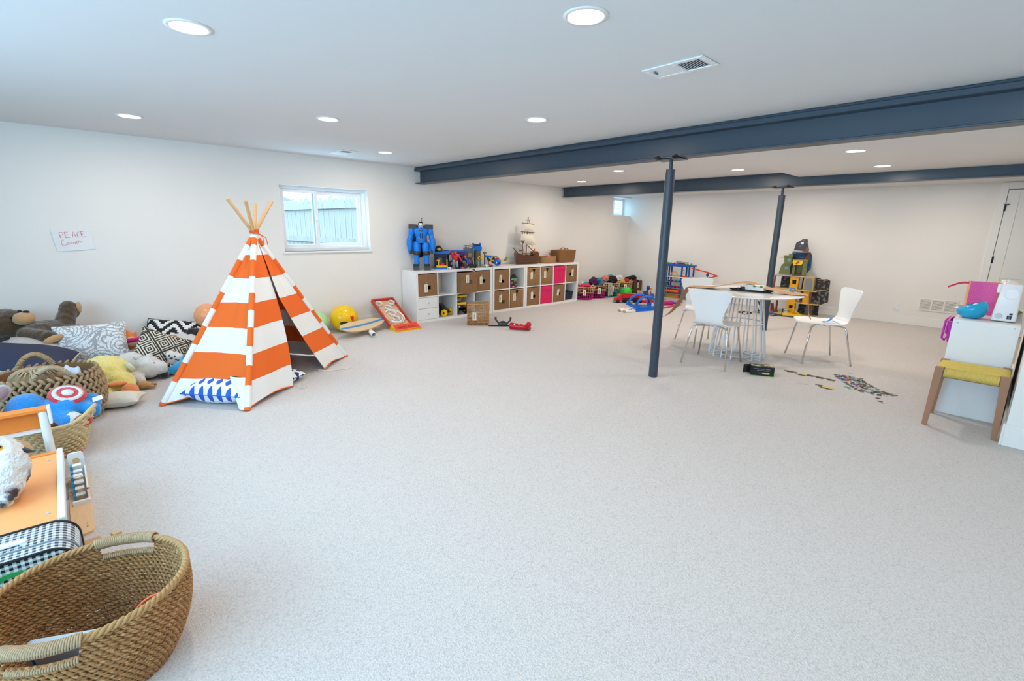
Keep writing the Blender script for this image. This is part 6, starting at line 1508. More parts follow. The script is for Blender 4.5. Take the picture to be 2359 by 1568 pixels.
obj('bin_body', m_, MGT, mt); obj('lip', MB().tube([(-.043, -.15, .2), (-.046, -.15, .06), (-.03, -.14, .045), (-.03, .14, .045), (-.046, .15, .06), (-.043, .15, .2)], .008, n=6, closed=True), MGT, mt)
ZC = .7575
bw_ = thing('blue_bowl', 'glossy turquoise slanted bowl of small items on the white cabinet', 'bowl', (6.187, 2.83, ZC), rz=0)
tm = Matrix.Translation((0, 0, .0)) 
bwl = MB()
prof_ = [(.001, .0), (.045, .0), (.075, .02), (.092, .055), (.090, .085), (.075, .112), (.070, .112), (.084, .083), (.086, .055), (.07, .024), (.04, .006), (.001, .006)]
N = 40; vs = []
for r, z in prof_:
    for i in range(N):
        a = 2*PI*i/N; x, y = r*math.cos(a), r*math.sin(a); lift = max(0, (z-.03)/.08)
        vs.append((x, y, z+lift*.026*(x/.075)+lift*-.0*(y/.09)))
bwl.add(vs, [[j*N+i, j*N+(i+1) % N, (j+1)*N+(i+1) % N, (j+1)*N+i] for j in range(len(prof_)-1) for i in range(N)], True)
obj('bowl_shell', bwl, plain('turquoise_gloss', '#17a3cf', rough=.12), bw_)
for k, (x, y, m, lab) in enumerate([(.02, -.015, WHP, 'white egg-like item in the turquoise bowl'), (-.035, -.01, GRN, 'green toy item in the turquoise bowl'), (-.01, -.03, plain('pale_green_item', '#bcd9c4'), 'pale green item at the front of the turquoise bowl'), (-.05, .02, RED, 'dark red item at the left of the turquoise bowl'), (.035, .025, CREAMP, 'cream item at the back of the turquoise bowl')]):
    one('small_item', MB().ell((0, 0, .0), (.024, .02, .018), n=12, m=8).cyl((0, 0, 0), (.03, .005, .004), .012, .009, n=10), m, lab, 'small item', (6.187+x, 2.83+y, ZC+.086+(.012 if k == 0 else 0)+x*.2), rz=50*k)
gbg = thing('pink_gift_bag', 'pink gift bag with orange sides and red ribbon handles on the white cabinet', 'bag', (6.215, 3.16, ZC), rz=0)
PKB = mat('pink_bag_print', '#dd3f97', rough=.5, fn=lambda g: (((g.x+g.z)*70).fr() < .18).mx(((g.x-g.z)*70).fr() < .18)*.45, col2='#f3a4cf')
OGS = mat('orange_bag_side', '#e7a777', rough=.6, var=.2, vs=18)
obj('front_panel', MB().shell(lambda u, v: (-.085+.17*u, -.045+.012*abs(u-.5)*-2+.012, .265*v), 8, 4, .0015), PKB, gbg); obj('rear_panel', MB().b2((-.085, .044, 0), (.085, .046, .265)), OGS, gbg)
obj('side_panel', MB().shell(lambda u, v: (-.085-.018*math.sin(PI*u), -.045+.09*u, .265*v), 6, 3, .0015), OGS, gbg); obj('side_panel', MB().shell(lambda u, v: (.085+.018*math.sin(PI*u), -.045+.09*u, .265*v), 6, 3, .0015), OGS, gbg)
obj('filling', MB().b2((-.08, -.022, .01), (.08, .04, .24)), mat('bag_inside', '#b9702f', rough=.7), gbg)
obj('ribbon', MB().shell(lambda u, v: (-.095-.125*u, -.03-.03*u, .245+.01*math.sin(4*u)-.035*u+.016*v), 10, 2, .001), plain('red_ribbon', '#e0264d', rough=.5), gbg); obj('ribbon', MB().shell(lambda u, v: (.095+.06*u, -.03, .235-.01*u+.012*v), 6, 2, .001), plain('dark_red_ribbon', '#b01838', rough=.5), gbg)
# sewing machine seen from behind
sw_ = thing('sewing_machine', 'white sewing machine case with handwheel disc and black switch panel, on the cabinet', 'sewing machine', (6.372, 2.765, ZC), rz=2)
# body = tapered upright
def tap(lo, hi, y0, y1, z0, z1, m_): 
    m_.add([(lo[0], y0, z0), (lo[1], y0, z0), (lo[1], y1, z0), (lo[0], y1, z0), (hi[0], y0+.01, z1), (hi[1], y0+.01, z1), (hi[1], y1-.01, z1), (hi[0], y1-.01, z1)], [[3, 2, 1, 0], [4, 5, 6, 7], [0, 1, 5, 4], [1, 2, 6, 5], [2, 3, 7, 6], [3, 0, 4, 7]]); return m_
mbd = tap((-.07, .07), (-.045, .062), .0, .16, .006, .285, MB())
bm = bmesh.new(); me_ = mbd.mesh('machine_body', mat('machine_white', (.84, .84, .85), rough=.25, var=.01)); bm.from_mesh(me_); bmesh.ops.bevel(bm, geom=bm.edges[:], offset=.014, segments=3, affect='EDGES', profile=.5); bm.to_mesh(me_); bm.free()
for p in me_.polygons: p.use_smooth = True
obj('machine_body', me_, None, sw_); 
def fy(z): return .010*(z-.006)/.279
obj('wheel_disc', MB().tube([(.012+.038*math.cos(q), -.0003+fy(.215+.038*math.sin(q)), .215+.038*math.sin(q)) for q in [2*PI*i/36 for i in range(36)]], .003, n=6, closed=True).cyl((.012, fy(.215)-.002, .215), (.012, fy(.215)+.008, .215), .036, n=32), VINYL, sw_)
obj('cooling_grille', MB().cyl((-.03, fy(.045)-.0012, .045), (-.03, fy(.045)+.004, .045), .022, n=24), mat('grille_grey', '#aab0b6', rough=.5, fn=lambda g: (((g.x+g.z)*160).fr() < .4), col2='#e4e7ea'), sw_)
obj('switch', MB().b2((.024, fy(.065)-.002, .058), (.042, fy(.065)+.004, .072), bev=.001), BLK, sw_); obj('socket', MB().b2((.014, fy(.04)-.002, .026), (.040, fy(.04)+.004, .054), bev=.001), BLK, sw_)
for z in (.031, .040, .049): obj('pin', MB().b2((.022, fy(z)-.0028, z-.002), (.032, fy(z)-.002, z+.002)), GRY, sw_)
obj('arm', MB().box((.0, .32, .245), (.09, .33, .075), bev=.015, seg=2), mat('machine_white', 'ffffff'), sw_); obj('head', MB().box((.0, .46, .16), (.085, .09, .13), bev=.012, seg=2), mat('machine_white', 'ffffff'), sw_); obj('bed', MB().box((.0, .30, .04), (.10, .42, .07), bev=.01, seg=2), mat('machine_white', 'ffffff'), sw_)
obj('thread_rest', MB().cyl((-.02, .10, .28), (-.02, .10, .315), .004).cyl((-.055, .14, .21), (-.055, .14, .275), .016, .016, n=14), WHP, sw_)
bc = one('black_case', MB().b2((-.055, -.06, 0), (.055, .12, .21), bev=.008), BLK, 'black case standing behind the sewing machine and pink bag', 'case', (6.36, 3.36, ZC))
one('white_tub', MB().lathe([(.001, 0), (.03, 0), (.034, .06), (.03, .066), (.001, .066)], 18), WHP, 'small white tub on top of the black case', 'tub', (6.335, 3.36, ZC+.2105))
one('paper_heap', MB().box((0, 0, .012), (.09, .12, .02), rot=(0, 4, 12), bev=.004), mat('cream_papers', '#e5d8b4', rough=.8), 'little pile of cream papers left of the pink bag', 'papers', (6.13, 3.36, ZC))
one('foil_packet', MB().ell((0, 0, .02), (.06, .05, .02), n=14, m=8, wob=.5), mat('silver_foil', '#c9c3cf', rough=.35, metal=.3), 'crumpled pale silver packet left of the pink bag', 'packet', (6.11, 3.24, ZC), rz=30)
one('green_item', MB().ell((0, 0, .016), (.03, .03, .016), n=12, m=8), plain('lime_item', '#9ccb3c'), 'lime green item at the right end of the cabinet behind the sewing machine', 'toy', (6.44, 3.42, ZC))
# ================================================================== TOTES OF DRESS-UP CLOTHES AT THE BACK
NAT = mat('natural_rush', '#d4ad7c', rough=.75, var=.2, vs=60)
def tote(label, loc, r, h, col, rz=0, tagang=-40):
    """open lattice tote: natural band above, dyed band below, stiff ring handle"""
    t = thing('lattice_tote', label, 'basket', loc, rz); rr = lambda z: r*(.80+.22*(z/h)**.8)
    up, lo = MB(), MB(); nv = 24; cut = h*.56
    for k in range(nv):
        a = 2*PI*k/nv
        for m_, z0, z1 in ((lo, .0, cut), (up, cut, h)):
            m_.tube([(rr(z0+(z1-z0)*j/3)*math.cos(a), rr(z0+(z1-z0)*j/3)*math.sin(a), z0+(z1-z0)*j/3) for j in range(4)], .0054, n=5)
    nr = 8
    for j in range(nr+1):
        z = .006+(h-.012)*j/nr
        (lo if z < cut else up).tube([((rr(z)+.002)*math.cos(q), (rr(z)+.002)*math.sin(q), z) for q in [2*PI*i/36 for i in range(36)]], 0.0056, n=5, closed=True)
    up.tube([(rr(h)*math.cos(q), rr(h)*math.sin(q), h) for q in [2*PI*i/36 for i in range(36)]], .011, n=6, closed=True)
    obj('dyed_lattice', lo, col, t, kind='stuff'); obj('natural_lattice', up, NAT, t, kind='stuff')
    obj('liner', MB().lathe([(.001, .006), (rr(0)-.012, .006), (rr(h*.5)-.012, h*.5), (rr(h*.8)-.014, h*.8), (.001, h*.8)], 28), mat('painted_inner_shade', '#241d20', rough=.9, var=.5, vs=12), t)  # near-black fill, colour painting the shaded inside behind the lattice holes
    for s in (0, PI):
        obj('handle', MB().tube([(rr(h)*math.cos(s-.3+.6*i/8), rr(h)*math.sin(s-.3+.6*i/8), h+.055*math.sin(PI*i/8)) for i in range(9)], .008, n=6), NAT, t)
    a = math.radians(tagang); x = (rr(h*.6)+.016)
    c = obj('paper_tag', MB(Matrix.Rotation(a, 4, 'Z')).prism([(-.033, h*.38), (.033, h*.38), (.033, h*.80), (.02, h*.84), (-.02, h*.84), (-.033, h*.80)], x, x+.002, ax='x'), TAGC, t)
    obj('tag_print', MB(Matrix.Rotation(a, 4, 'Z')).b2((x+.0022, -.012, h*.44), (x+.0026, .012, h*.74)), mat('tag_red_print', '#c98a78'), c)
    return t
MGD = mat('magenta_dye', '#d4218c', rough=.7, var=.2, vs=50); TLD = mat('teal_dye', '#3f9a98', rough=.7, var=.2, vs=50); TLP = mat('pale_teal_dye', '#7fb3ac', rough=.7, var=.2, vs=50)
TB = [(.31, 5.40, .20, .255, MGD), (.32, 5.80, .205, .265, MGD), (.33, 6.245, .21, .285, TLD), (.35, 6.70, .205, .285, TLP)]
tlab = ['lattice basket with pink lower half, nearest the cube shelves', 'lattice basket with pink lower half, striped cloth hanging over its front', 'lattice basket with dark teal lower half', 'lattice basket with pale grey-teal lower half, next to the brown box']
for (x, y, r, h, m), lab in zip(TB, tlab): tote(lab, (x, y, 0), r, h, m, tagang=-52 if y < 5.5 else -40)
def garment(label, loc, rad, m, rz=0, wob=.45, cat='garment'):
    return one('garment', MB().ell((0, 0, 0), rad, n=30, m=20, wob=wob*1.35, wf=2.6), m, label, cat, loc, rz)
def cl(n, c): return mat(n, c, rough=.85, var=.2, vs=14, bump=.2, bs=120)
garment('red and white clothing in the first pink basket', (.34, 5.38, .265), (.12, .13, .05), cl('red_cloth', '#d2304c'), 10)
garment('teal scrunched cloth on top of the first pink basket', (.28, 5.46, .30), (.07, .07, .045), cl('teal_cloth', '#3f97a8'), 30)
garment('white cloth at the back of the first pink basket', (.20, 5.43, .30), (.06, .07, .05), cl('white_cloth', '#d8d6dc'))
garment('dark purple velvet clothing in the second pink basket', (.30, 5.70, .335), (.09, .09, .09), cl('purple_velvet', '#4b2450'), 20)
garment('teal shiny clothing across the second pink basket', (.26, 5.86, .345), (.12, .15, .05), cl('teal_satin', '#237f8c'), 10)
garment('blue grey clothing at the front of the second pink basket', (.41, 5.82, .295), (.06, .1, .04), cl('blue_grey_cloth', '#4d6382'))
sc2 = one('striped_scarf', MB().shell(lambda u, v: (.10+.20*min(1, v*1.75)**.9+.018*math.sin(u*9)*v, -.07+.15*u+.05*v, .285+.01*math.sin(PI*v)-.255*max(0, v-.58)/.42), 14, 20, .004), mat('scarf_print', '#7fa6a6', rough=.9, fn=lambda g: (((g.y+g.z*.35)*26).fr() < .42), col2='#d8a68c', var=.2, vs=20), 'pale striped scarf hanging over the front of the second pink basket', 'scarf', (.26, 5.89, .02))
garment('salmon pink clothing on the dark teal basket', (.28, 6.14, .365), (.08, .08, .075), cl('salmon_cloth', '#dd7f78'), 15)
garment('black hat-like clothing on the dark teal basket', (.35, 6.26, .345), (.12, .13, .085), cl('black_cloth', '#23191d'), 30, .3)
garment('bright turquoise clothing behind the black one on the dark teal basket', (.24, 6.33, .38), (.08, .11, .06), cl('turquoise_cloth', '#1fa0b2'), 10)
garment('white clothing on the pale teal basket', (.30, 6.60, .36), (.10, .10, .06), cl('pale_cloth', '#d9d8e0'), 20)
garment('yellow toy fabric in the pale teal basket', (.42, 6.58, .295), (.05, .07, .04), cl('yellow_cloth', '#e2b12a'))
garment('red toy fabric in the middle of the pale teal basket', (.44, 6.66, .305), (.05, .06, .045), cl('scarlet_cloth', '#c4232c'))
garment('red shiny item at the right of the pale teal basket', (.42, 6.76, .30), (.04, .05, .045), cl('crimson_cloth', '#c01a24'))
bxx = thing('fibre_box', 'dark brown woven box with tag at the end of the row of baskets', 'box', (.34, 7.10, 0), rz=0)
FIBK = mat('dark_fibre', '#5b4029', rough=.75, var=.3, vs=30, bump=.5, bs=110, stretch=(1, 1, 4))
f = MB(); f.b2((-.15, -.16, 0), (-.142, .16, .275)).b2((.142, -.16, 0), (.15, .16, .275)).b2((-.142, -.16, 0), (.142, -.152, .275)).b2((-.142, .152, 0), (.142, .16, .275)).b2((-.142, -.152, 0), (.142, .152, .008)); obj('box_body', f, FIBK, bxx)
obj('rim_cord', MB().tube([(-.146, -.156, .275), (.146, -.156, .275), (.146, .156, .275), (-.146, .156, .275)], .007, n=6, closed=True), FIBK, bxx)
tag_part(bxx, .0, .25, .155)
garment('black dress-up gear piled on the dark brown box', (.33, 7.05, .315), (.13, .13, .07), cl('black_gear', '#1d1d20'), 0, .6)
garment('red and black gear at the front of the dark brown box', (.45, 6.99, .285), (.04, .09, .03), cl('maroon_gear', '#6e2531'), 0, .5)
garment('white striped gear beside the red gear on the dark brown box', (.43, 7.12, .30), (.05, .05, .035), cl('light_gear', '#c9c5c4'), 0, .5)
# ================================================================== TOY GARAGE AND RACE TRACKS
gr = thing('toy_garage', 'tall blue toy garage with shelves of cars and orange spiral track', 'playset', (1.43, 7.0, 0), rz=0)
GB = plain('garage_blue', '#1659a8')
for x in (-.2, -.145, .19, .345):
    for y in (-.1, .1):
        lo_ = 0 if x < .25 else .48
        obj('post', MB().b2((x-.014, y-.014, lo_), (x+.014, y+.014, .70), bev=.003), GB, gr)
for x0 in (-.2, .19, .345):
    if x0 == .345: continue
    for k in range(8): obj('rung', MB().b2((x0, -.106, .10+.072*k), (x0+.055, -.098, .112+.072*k)), GB, gr)
obj('roof_deck', MB().b2((-.235, -.14, .695), (.385, .14, .715), bev=.005), GB, gr); obj('roof_edge', MB().b2((-.235, -.155, .685), (.385, -.14, .735), bev=.004), GB, gr)
for z, m, w_ in ((.475, CREAMP, .52), (.37, GRY, .4), (.25, GRY, .4), (.118, GRY, .42)):
    obj('deck', MB().b2((-.20, -.16, z-.012), (-.2+w_, .13, z), bev=.004), m, gr)
obj('turntable', MB().lathe([(.001, .476), (.11, .476), (.11, .487), (.001, .487)], 24, c=(.08, -.05, 0)), plain('amber_plastic', '#d79a2b'), gr); obj('arch', MB().tube([(-.03, -.10, .478), (-.03, -.10, .55), (.0, -.10, .572), (.06, -.10, .572), (.09, -.10, .55), (.09, -.10, .478)], .008, n=6), plain('amber_plastic', '#d79a2b'), gr)
obj('orange_ramp', MB().b2((-.16, -.15, .15), (.16, .08, .20), bev=.01), ORA, gr); obj('amber_garage', MB().prism([(-.14, .0), (.12, .0), (.10, .09), (.0, .11), (-.12, .095)], -.1, .08, ax='y'), plain('amber_plastic', '#d79a2b'), gr); obj('orange_gate', MB().b2((.13, -.15, .0), (.17, -.12, .11), bev=.004), ORA, gr)
obj('base_apron', MB().shell(lambda u, v: (-.24+.50*u, -.12-.30*v, .03*(1-v)+.004), 8, 4, .006), plain('apron_grey', '#b3aeb0'), gr)
TRK = plain('track_orange', '#f04a2a')
def track(pts, w_=.045, t=.006):
    mb = MB(); P = [Vector(p) for p in pts]; n = len(P); L, R = [], []
    for i in range(n):
        tn = P[min(i+1, n-1)]-P[max(i-1, 0)]; sd = Vector((-tn.y, tn.x, 0)).normalized()*w_/2
        L.append(P[i]+sd); R.append(P[i]-sd)
    up = Vector((0, 0, .012))
    for A_, B_2 in ((L, R),):
        for i in range(n-1): mb.add([A_[i], A_[i+1], B_2[i+1], B_2[i], A_[i]-Vector((0, 0, t)), A_[i+1]-Vector((0, 0, t)), B_2[i+1]-Vector((0, 0, t)), B_2[i]-Vector((0, 0, t))], [[3, 2, 1, 0], [4, 5, 6, 7], [0, 1, 5, 4], [2, 3, 7, 6]], True)
    for e in (L, R): mb.tube([p+up*.4 for p in e], .005, n=5)
    return mb
cv = [(.38, -.05, .67), (.52, -.02, .63), (.68, .02, .60)]+[(.73+.11*math.sin(q), .10-.10*math.cos(q)-.06, .59-.09*q/PI) for q in [PI*i/8 for i in range(1, 9)]]+[(.60, .10, .475), (.42, .0, .47), (.2, -.08, .482)]
obj('spiral_track', track(cv, .06), TRK, gr); obj('lower_track', track([(.36, -.05, .44), (.60, .0, .38), (.74, .05, .34), (.80, .08, .33)], .06), TRK, gr); obj('track_prop', MB().cyl((.68, .02, 0), (.68, .02, .595), .009).box((.68, .02, .55), (.05, .03, .06), bev=.006), GB, gr)
obj('elevator_track', MB().tube([(-.225, -.10, .02), (-.23, -.10, .40), (-.21, -.10, .74), (-.19, -.08, .80), (-.2, -.06, .74)], .012, n=6), plain('elevator_grey', '#8d8387'), gr)
rgc = random.Random(5)
for z, n_ in ((.476, 0), (.371, 5), (.251, 5)):
    for k in range(n_):
        m = [BLK, OLV, GRY, DGR, RED, PUR, TEAL][rgc.randrange(7)]
        o = mini_car('toy_car', 'tiny toy car, %s on the %s grey deck of the blue garage' % (['leftmost', 'second from left', 'in the middle', 'second from right', 'rightmost'][k], 'upper' if z > .3 else 'lower'), m, (1.28+.075*k, 6.87, z), 85, .95); o['group'] = 'tiny cars on the garage decks'
for k, (x, y, m) in enumerate([(-.18, 0, GRN), (-.09, -.05, OLV), (-.03, .0, RED), (.06, -.06, PNK), (.16, .0, RED), (.26, -.04, GRN), (.33, .0, TEAL)]):
    o = mini_car('toy_car', 'tiny %s toy car parked on the blue garage roof, %s' % (['green', 'olive', 'red', 'pink', 'red', 'green', 'teal'][k], ['at the left end', 'second from left', 'third from left', 'in front of the grey aircraft', 'right of the aircraft', 'second from right', 'at the right end'][k]), m, (1.43+x, 7.0+y, .7155), 20*k, 1.0); o['group'] = 'tiny cars on the garage roof'
hl_ = thing('toy_jet', 'grey toy aircraft on the roof of the blue garage', 'toy aircraft', (1.50, 7.0, .7155), rz=0)
obj('fuselage', MB().ell((0, .0, .035), (.085, .035, .035), n=18, m=10).ell((-.05, 0, .06), (.03, .02, .02), n=12, m=8), GRY, hl_); obj('wing', MB().prism([(.0, -.1), (.17, .03), (.18, .045), (.06, .10), (-.02, .1)], .045, .053, ax='z'), GRY, hl_); obj('wing_tip', MB().prism([(.13, .0), (.178, .033), (.17, .05), (.13, .06)], .0535, .056, ax='z'), ORA, hl_); obj('skid', MB().box((0, 0, .003), (.06, .06, .006)), DGR, hl_)
# double loop
dl = thing('loop_track', 'blue double loop race track set on the carpet', 'toy track', (1.50, 5.45, 0), rz=0)
for (cx, cy) in ((-.02, .156), (.25, .0)):
    a_ = math.radians(46); dr = Vector((math.cos(a_), math.sin(a_), 0)); sd = Vector((-dr.y, dr.x, 0))
    base = Vector((cx, cy, 0))
    mb = MB(); P1, P2 = [], []
    for i in range(22):
        q = PI*i/21; p = base+dr*(-.20*math.cos(q)); p.z = .02+.19*math.sin(q)
        P1.append(p+sd*.05); P2.append(p-sd*.05)
    for i in range(21): mb.add([P1[i], P1[i+1], P2[i+1], P2[i]], [[0, 1, 2, 3]], True)
    sl = obj('loop_band', mb, BLU, dl); 
    mo = sl.modifiers.new('thick', 'SOLIDIFY'); mo.thickness = .012
    for s in (1, -1): obj('loop_edge', MB().tube([p for p in (P1 if s > 0 else P2)], .009, n=6), BLU, dl)
    for e in (-.20, .20):
        p = base+dr*e; obj('loop_foot', MB().box((p.x, p.y, .025), (.08, .12, .05), rot=(0, 0, 46), bev=.008), BLU, dl)
    obj('rib', MB().tube([base+dr*(.17*math.cos(q))+Vector((0, 0, .03+.165*math.sin(q))) for q in [PI*i/10*.5 for i in range(11)]], .006, n=5).tube([base+sd*.03+dr*(.15*math.cos(q))+Vector((0, 0, .03+.15*math.sin(q))) for q in [PI*i/10*.5 for i in range(11)]], .006, n=5), plain('lilac_plastic', '#a7a3d8'), dl, kind='stuff')
obj('base_plate', MB().prism([(-.20, .0), (.12, .32), (.46, .18), (.14, -.18), (.06, -.2)], 0, .012), BLU, dl); obj('white_plaque', MB().box((.30, .10, .06), (.04, .05, .06), rot=(0, 0, 20), bev=.006), WHP, dl)
for k, (dx, dy, lab) in enumerate(((0, 0, 'white car launcher on the carpet, left of the pair, with blue track'), (.13, -.04, 'white car launcher on the carpet, right of the pair, with blue track'))):
    t = thing('track_launcher', lab, 'toy track', (1.67+dx, 4.71+dy, 0), rz=74)
    obj('launcher_body', MB().box((.09, 0, .022), (.22, .075, .044), bev=.010, seg=2), WHP, t); obj('muzzle', MB().box((-.028, 0, .022), (.03, .055, .035), bev=.004), plain('launcher_tan', '#b5a77f'), t); obj('red_button', MB().box((.10, 0, .046), (.06, .02, .006)), RED, t, )
    obj('blue_track', MB().b2((.19, -.03, .0), (.78, .03, .012), bev=.003).b2((.19, -.034, .0), (.78, -.027, .022)).b2((.19, .027, .0), (.78, .034, .022)), BLU, t)
# red truck
rt_ = thing('toy_truck', 'red toy lorry on the carpet behind the blue loops', 'toy truck', (1.14, 5.68, 0), rz=52)
obj('cab', MB().prism([(-.24, .03), (-.10, .03), (-.10, .155), (-.14, .155), (-.19, .105), (-.24, .09)], -.055, .055, ax='y'), RED, rt_); obj('bumper', MB().b2((-.26, -.06, .015), (-.12, .06, .05), bev=.006), GRY, rt_)
obj('trailer', MB().prism([(-.10, .10), (-.07, .19), (.30, .17), (.32, .10)], -.06, .06, ax='y'), RED, rt_); obj('chassis', MB().b2((-.12, -.045, .045), (.30, .045, .10), bev=.006), DGR, rt_)
for x in (-.19, -.04, .18, .26):
    for y in (-.055, .055): obj('wheel', MB().cyl((x, y-.014, .033), (x, y+.014, .033), .033, n=16), BLK, rt_)
# green spiky plush-like toy, birds etc.
gs_ = thing('green_dino_toy', 'bright green spiky toy with yellow feet behind the red lorry', 'toy', (.92, 6.02, 0), rz=-40)
obj('body', MB().ell((0, 0, .14), (.08, .10, .12), n=18, m=12), plain('leaf_green_toy', '#37c437'), gs_); obj('dark_side', MB().ell((-.02, -.09, .14), (.07, .07, .105), n=16, m=10), plain('dark_green_toy', '#1f8f2c'), gs_)
for k in range(7): obj('spike', MB().cyl((.0, -.10+.03*k, .22-.003*(k-3)**2), (.01, -.12+.04*k, .29-.008*(k-3)**2), .018, .002, n=6), plain('leaf_green_toy', '#37c437'), gs_)
obj('claw', MB().cyl((.02, -.11, .09), (.06, -.20, .13), .016, .004, n=8), YEL, gs_); obj('claw', MB().cyl((.05, -.10, .05), (.10, -.16, .02), .018, .008, n=8), YEL, gs_); obj('claw', MB().cyl((.02, .06, .03), (.05, .08, .0), .03, .03, n=8), YEL, gs_)
bd_ = thing('toy_bird', 'dark blue toy bird with orange beak and pale wing behind the loops', 'toy', (1.02, 6.62, 0), rz=-30)
obj('body', MB().lathe([(.001, 0), (.05, 0), (.045, .08), (.02, .14), (.001, .15)], 14), BLD, bd_); obj('head', MB().ell((.0, .02, .21), (.04, .035, .055), n=14, m=10), BLD, bd_); obj('beak', MB().cyl((.01, .05, .20), (.03, .12, .185), .018, .003, n=8), ORA, bd_); obj('neck', MB().cyl((0, 0, .13), (0, .015, .19), .022, n=8), BLD, bd_); obj('wing', MB().prism([(-.20, .05), (-.02, .06), (.03, .13), (-.2, .16)], -.05, -.044, ax='x'), mat('wing_print', '#b9a988', rough=.6, fn=lambda g: g.y > -.06, col2='#5a57a8'), bd_)
dn = thing('toy_rocket', 'blue toy rocket lying against the loops, with red tip', 'toy', (1.30, 6.30, 0), rz=-50)
obj('barrel', MB().cyl((-.02, 0, .06), (.16, 0, .12), .06, .055, n=16), BLD, dn); obj('red_tip', MB().cyl((-.03, 0, .14), (.02, 0, .20), .012, .008), TRK, dn); obj('stand', MB().box((.05, 0, .02), (.16, .10, .04), bev=.005), GRN, dn)
wl = thing('toy_launch_ramp', 'curved red and white ramp toy beside the near column', 'toy', (1.22, 6.85, 0), rz=0)
obj('ramp', MB().shell(lambda u, v: (.05*math.cos(PI*.6*u)+.0, -.04+.08*v, .02+.22*u), 12, 2, .012), plain('ramp_red', '#8e4a48'), wl); obj('ramp_lining', MB().shell(lambda u, v: (-.014+.05*math.cos(PI*.6*u), -.034+.068*v, .02+.20*u), 12, 2, .008), WHP, wl)
for k, (pts, lab) in enumerate([([(1.05, 5.95, .008), (1.35, 6.15, .03), (1.62, 6.35, .06)], 'orange track piece running behind the blue loops'), ([(1.985, 5.55, .008), (1.99, 6.22, .008)], 'straight orange track on the carpet right of the near column'), ([(1.70, 6.05, .02), (1.92, 6.45, .03)], 'short orange track beside the pink pouch'), ([(1.50, 5.98, .02), (1.70, 6.10, .03)], 'small orange track bit near the blue rocket')]):
    one('orange_track', track(pts, .05), TRK, lab, 'toy track')
one('red_crate', MB().box((0, 0, .03), (.20, .09, .06), bev=.006), RED, 'red toy block on the carpet beneath the loops', 'toy', (1.36, 5.92, 0), rz=40)
pu = thing('pink_pouch', 'magenta quilted pouch lying on the carpet by the tracks', 'pouch', (1.83, 6.02, .045), rz=62)
blob('pouch', [('c', (-.10, 0, 0), (.10, 0, .0), .045, .045), ('e', (0, 0, 0), (.14, .05, .045))], cl('magenta_quilt', '#c51d84'), pu, vox=.01); obj('blue_cuff', MB().cyl((.14, 0, .0), (.27, .02, -.025), .022, .014, n=10), BLU, pu)
# ================================================================== TALL CITY PLAYSET
ct = thing('city_playset', 'tall many-storey toy city tower with green top and yellow lift shaft', 'playset', (3.87, 6.95, 0))
CTY = mat('card_dark', '#2b2a2c', rough=.6, fn=lambda g: (g.noise(22, 3) > .56)*.6, col2='#8d8a88'); CTB = mat('card_sky', '#4f73a0', rough=.6, var=.2, fn=lambda g: (g.noise(9, 3)-.45)*3, col2='#27345c'); CTS = mat('card_night', '#4a4750', rough=.6, fn=lambda g: (g.noise(18, 2) > .58)*.5, col2='#a7a4ad')
GRT = plain('green_brick', '#6d7340', var=.15); YLT = plain('lift_yellow', '#e2a51c'); BRT = plain('brick_brown', '#7d4129', var=.15); LVT = plain('deck_tan', '#c7ab6c'); DKT = plain('deck_grey', '#b5a99c')
def card(name, poly, y, m, th=.004): return obj(name, MB().prism(poly, y-th/2, y+th/2, ax='y'), m, ct)
card('skyline_card', [(-.264, 1.225), (-.164, 1.295), (-.097, 1.295), (-.045, 1.095), (-.285, 1.095)], .12, CTS)
obj('moon', MB().cyl((-.165, .117, 1.225), (-.165, .1165, 1.225), .021, n=18), WHP, ct)
card('sky_card', [(-.29, 1.085), (-.008, 1.07), (.02, 1.0), (.03, .80), (-.01, .73), (-.26, .69), (-.31, .98)], .10, CTB)
obj('round_deck', MB().lathe([(.001, 1.066), (.13, 1.066), (.135, 1.075), (.13, 1.084), (.001, 1.084)], 26, c=(-.127, .02, 0)), GRY, ct); obj('orange_hatch', MB().cyl((-.06, -.03, 1.084), (-.06, -.03, 1.105), .05, .045, n=16), BRT, ct)
obj('chimney_pipe', MB().tube([(-.03, .03, 1.065), (-.03, .03, .98), (-.06, .02, .93), (-.14, .01, .93)], .038, n=12), BRT, ct)
card('green_house', [(-.364, 1.0), (-.236, 1.025), (-.23, .875), (-.255, .81), (-.235, .69), (-.42, .69), (-.39, .84), (-.35, .88)], -.02, GRT, .10)
obj('window_blue', MB().b2((-.30, -.073, .90), (-.255, -.070, .96)), plain('window_blue_plastic', '#6f95a8'), ct); obj('window_blue', MB().b2((-.33, -.073, .77), (-.27, -.070, .82)), plain('window_blue_plastic', '#6f95a8'), ct)
obj('cornice', MB().b2((-.375, -.085, .99), (-.228, .03, 1.012), bev=.004).b2((-.30, -.06, 1.012), (-.235, .03, 1.04), bev=.004), OLV, ct); obj('sill', MB().b2((-.36, -.085, .872), (-.228, .0, .886)), OLV, ct)
g2 = MB(); g2.b2((-.20, -.10, .685), (-.16, .0, .935), bev=.003).b2((-.045, -.10, .685), (-.005, .0, .935), bev=.003).b2((-.16, -.10, .87), (-.045, .0, .935)).b2((-.16, -.02, .685), (-.045, .0, .87)); obj('green_tower', g2, GRT, ct)
obj('tower_roof', MB().b2((-.21, -.11, .932), (.003, .01, .952), bev=.004), OLV, ct)
obj('sign_board', MB().prism([(-.205, .935), (-.05, .935), (-.045, .90), (-.07, .858), (-.185, .858), (-.207, .895)], -.118, -.106, ax='y'), YEL, ct); obj('sign_mark', MB().box((-.128, -.12, .897), (.06, .004, .03), rot=(0, -40, 0)), plain('sign_brown', '#a8552b'), ct)
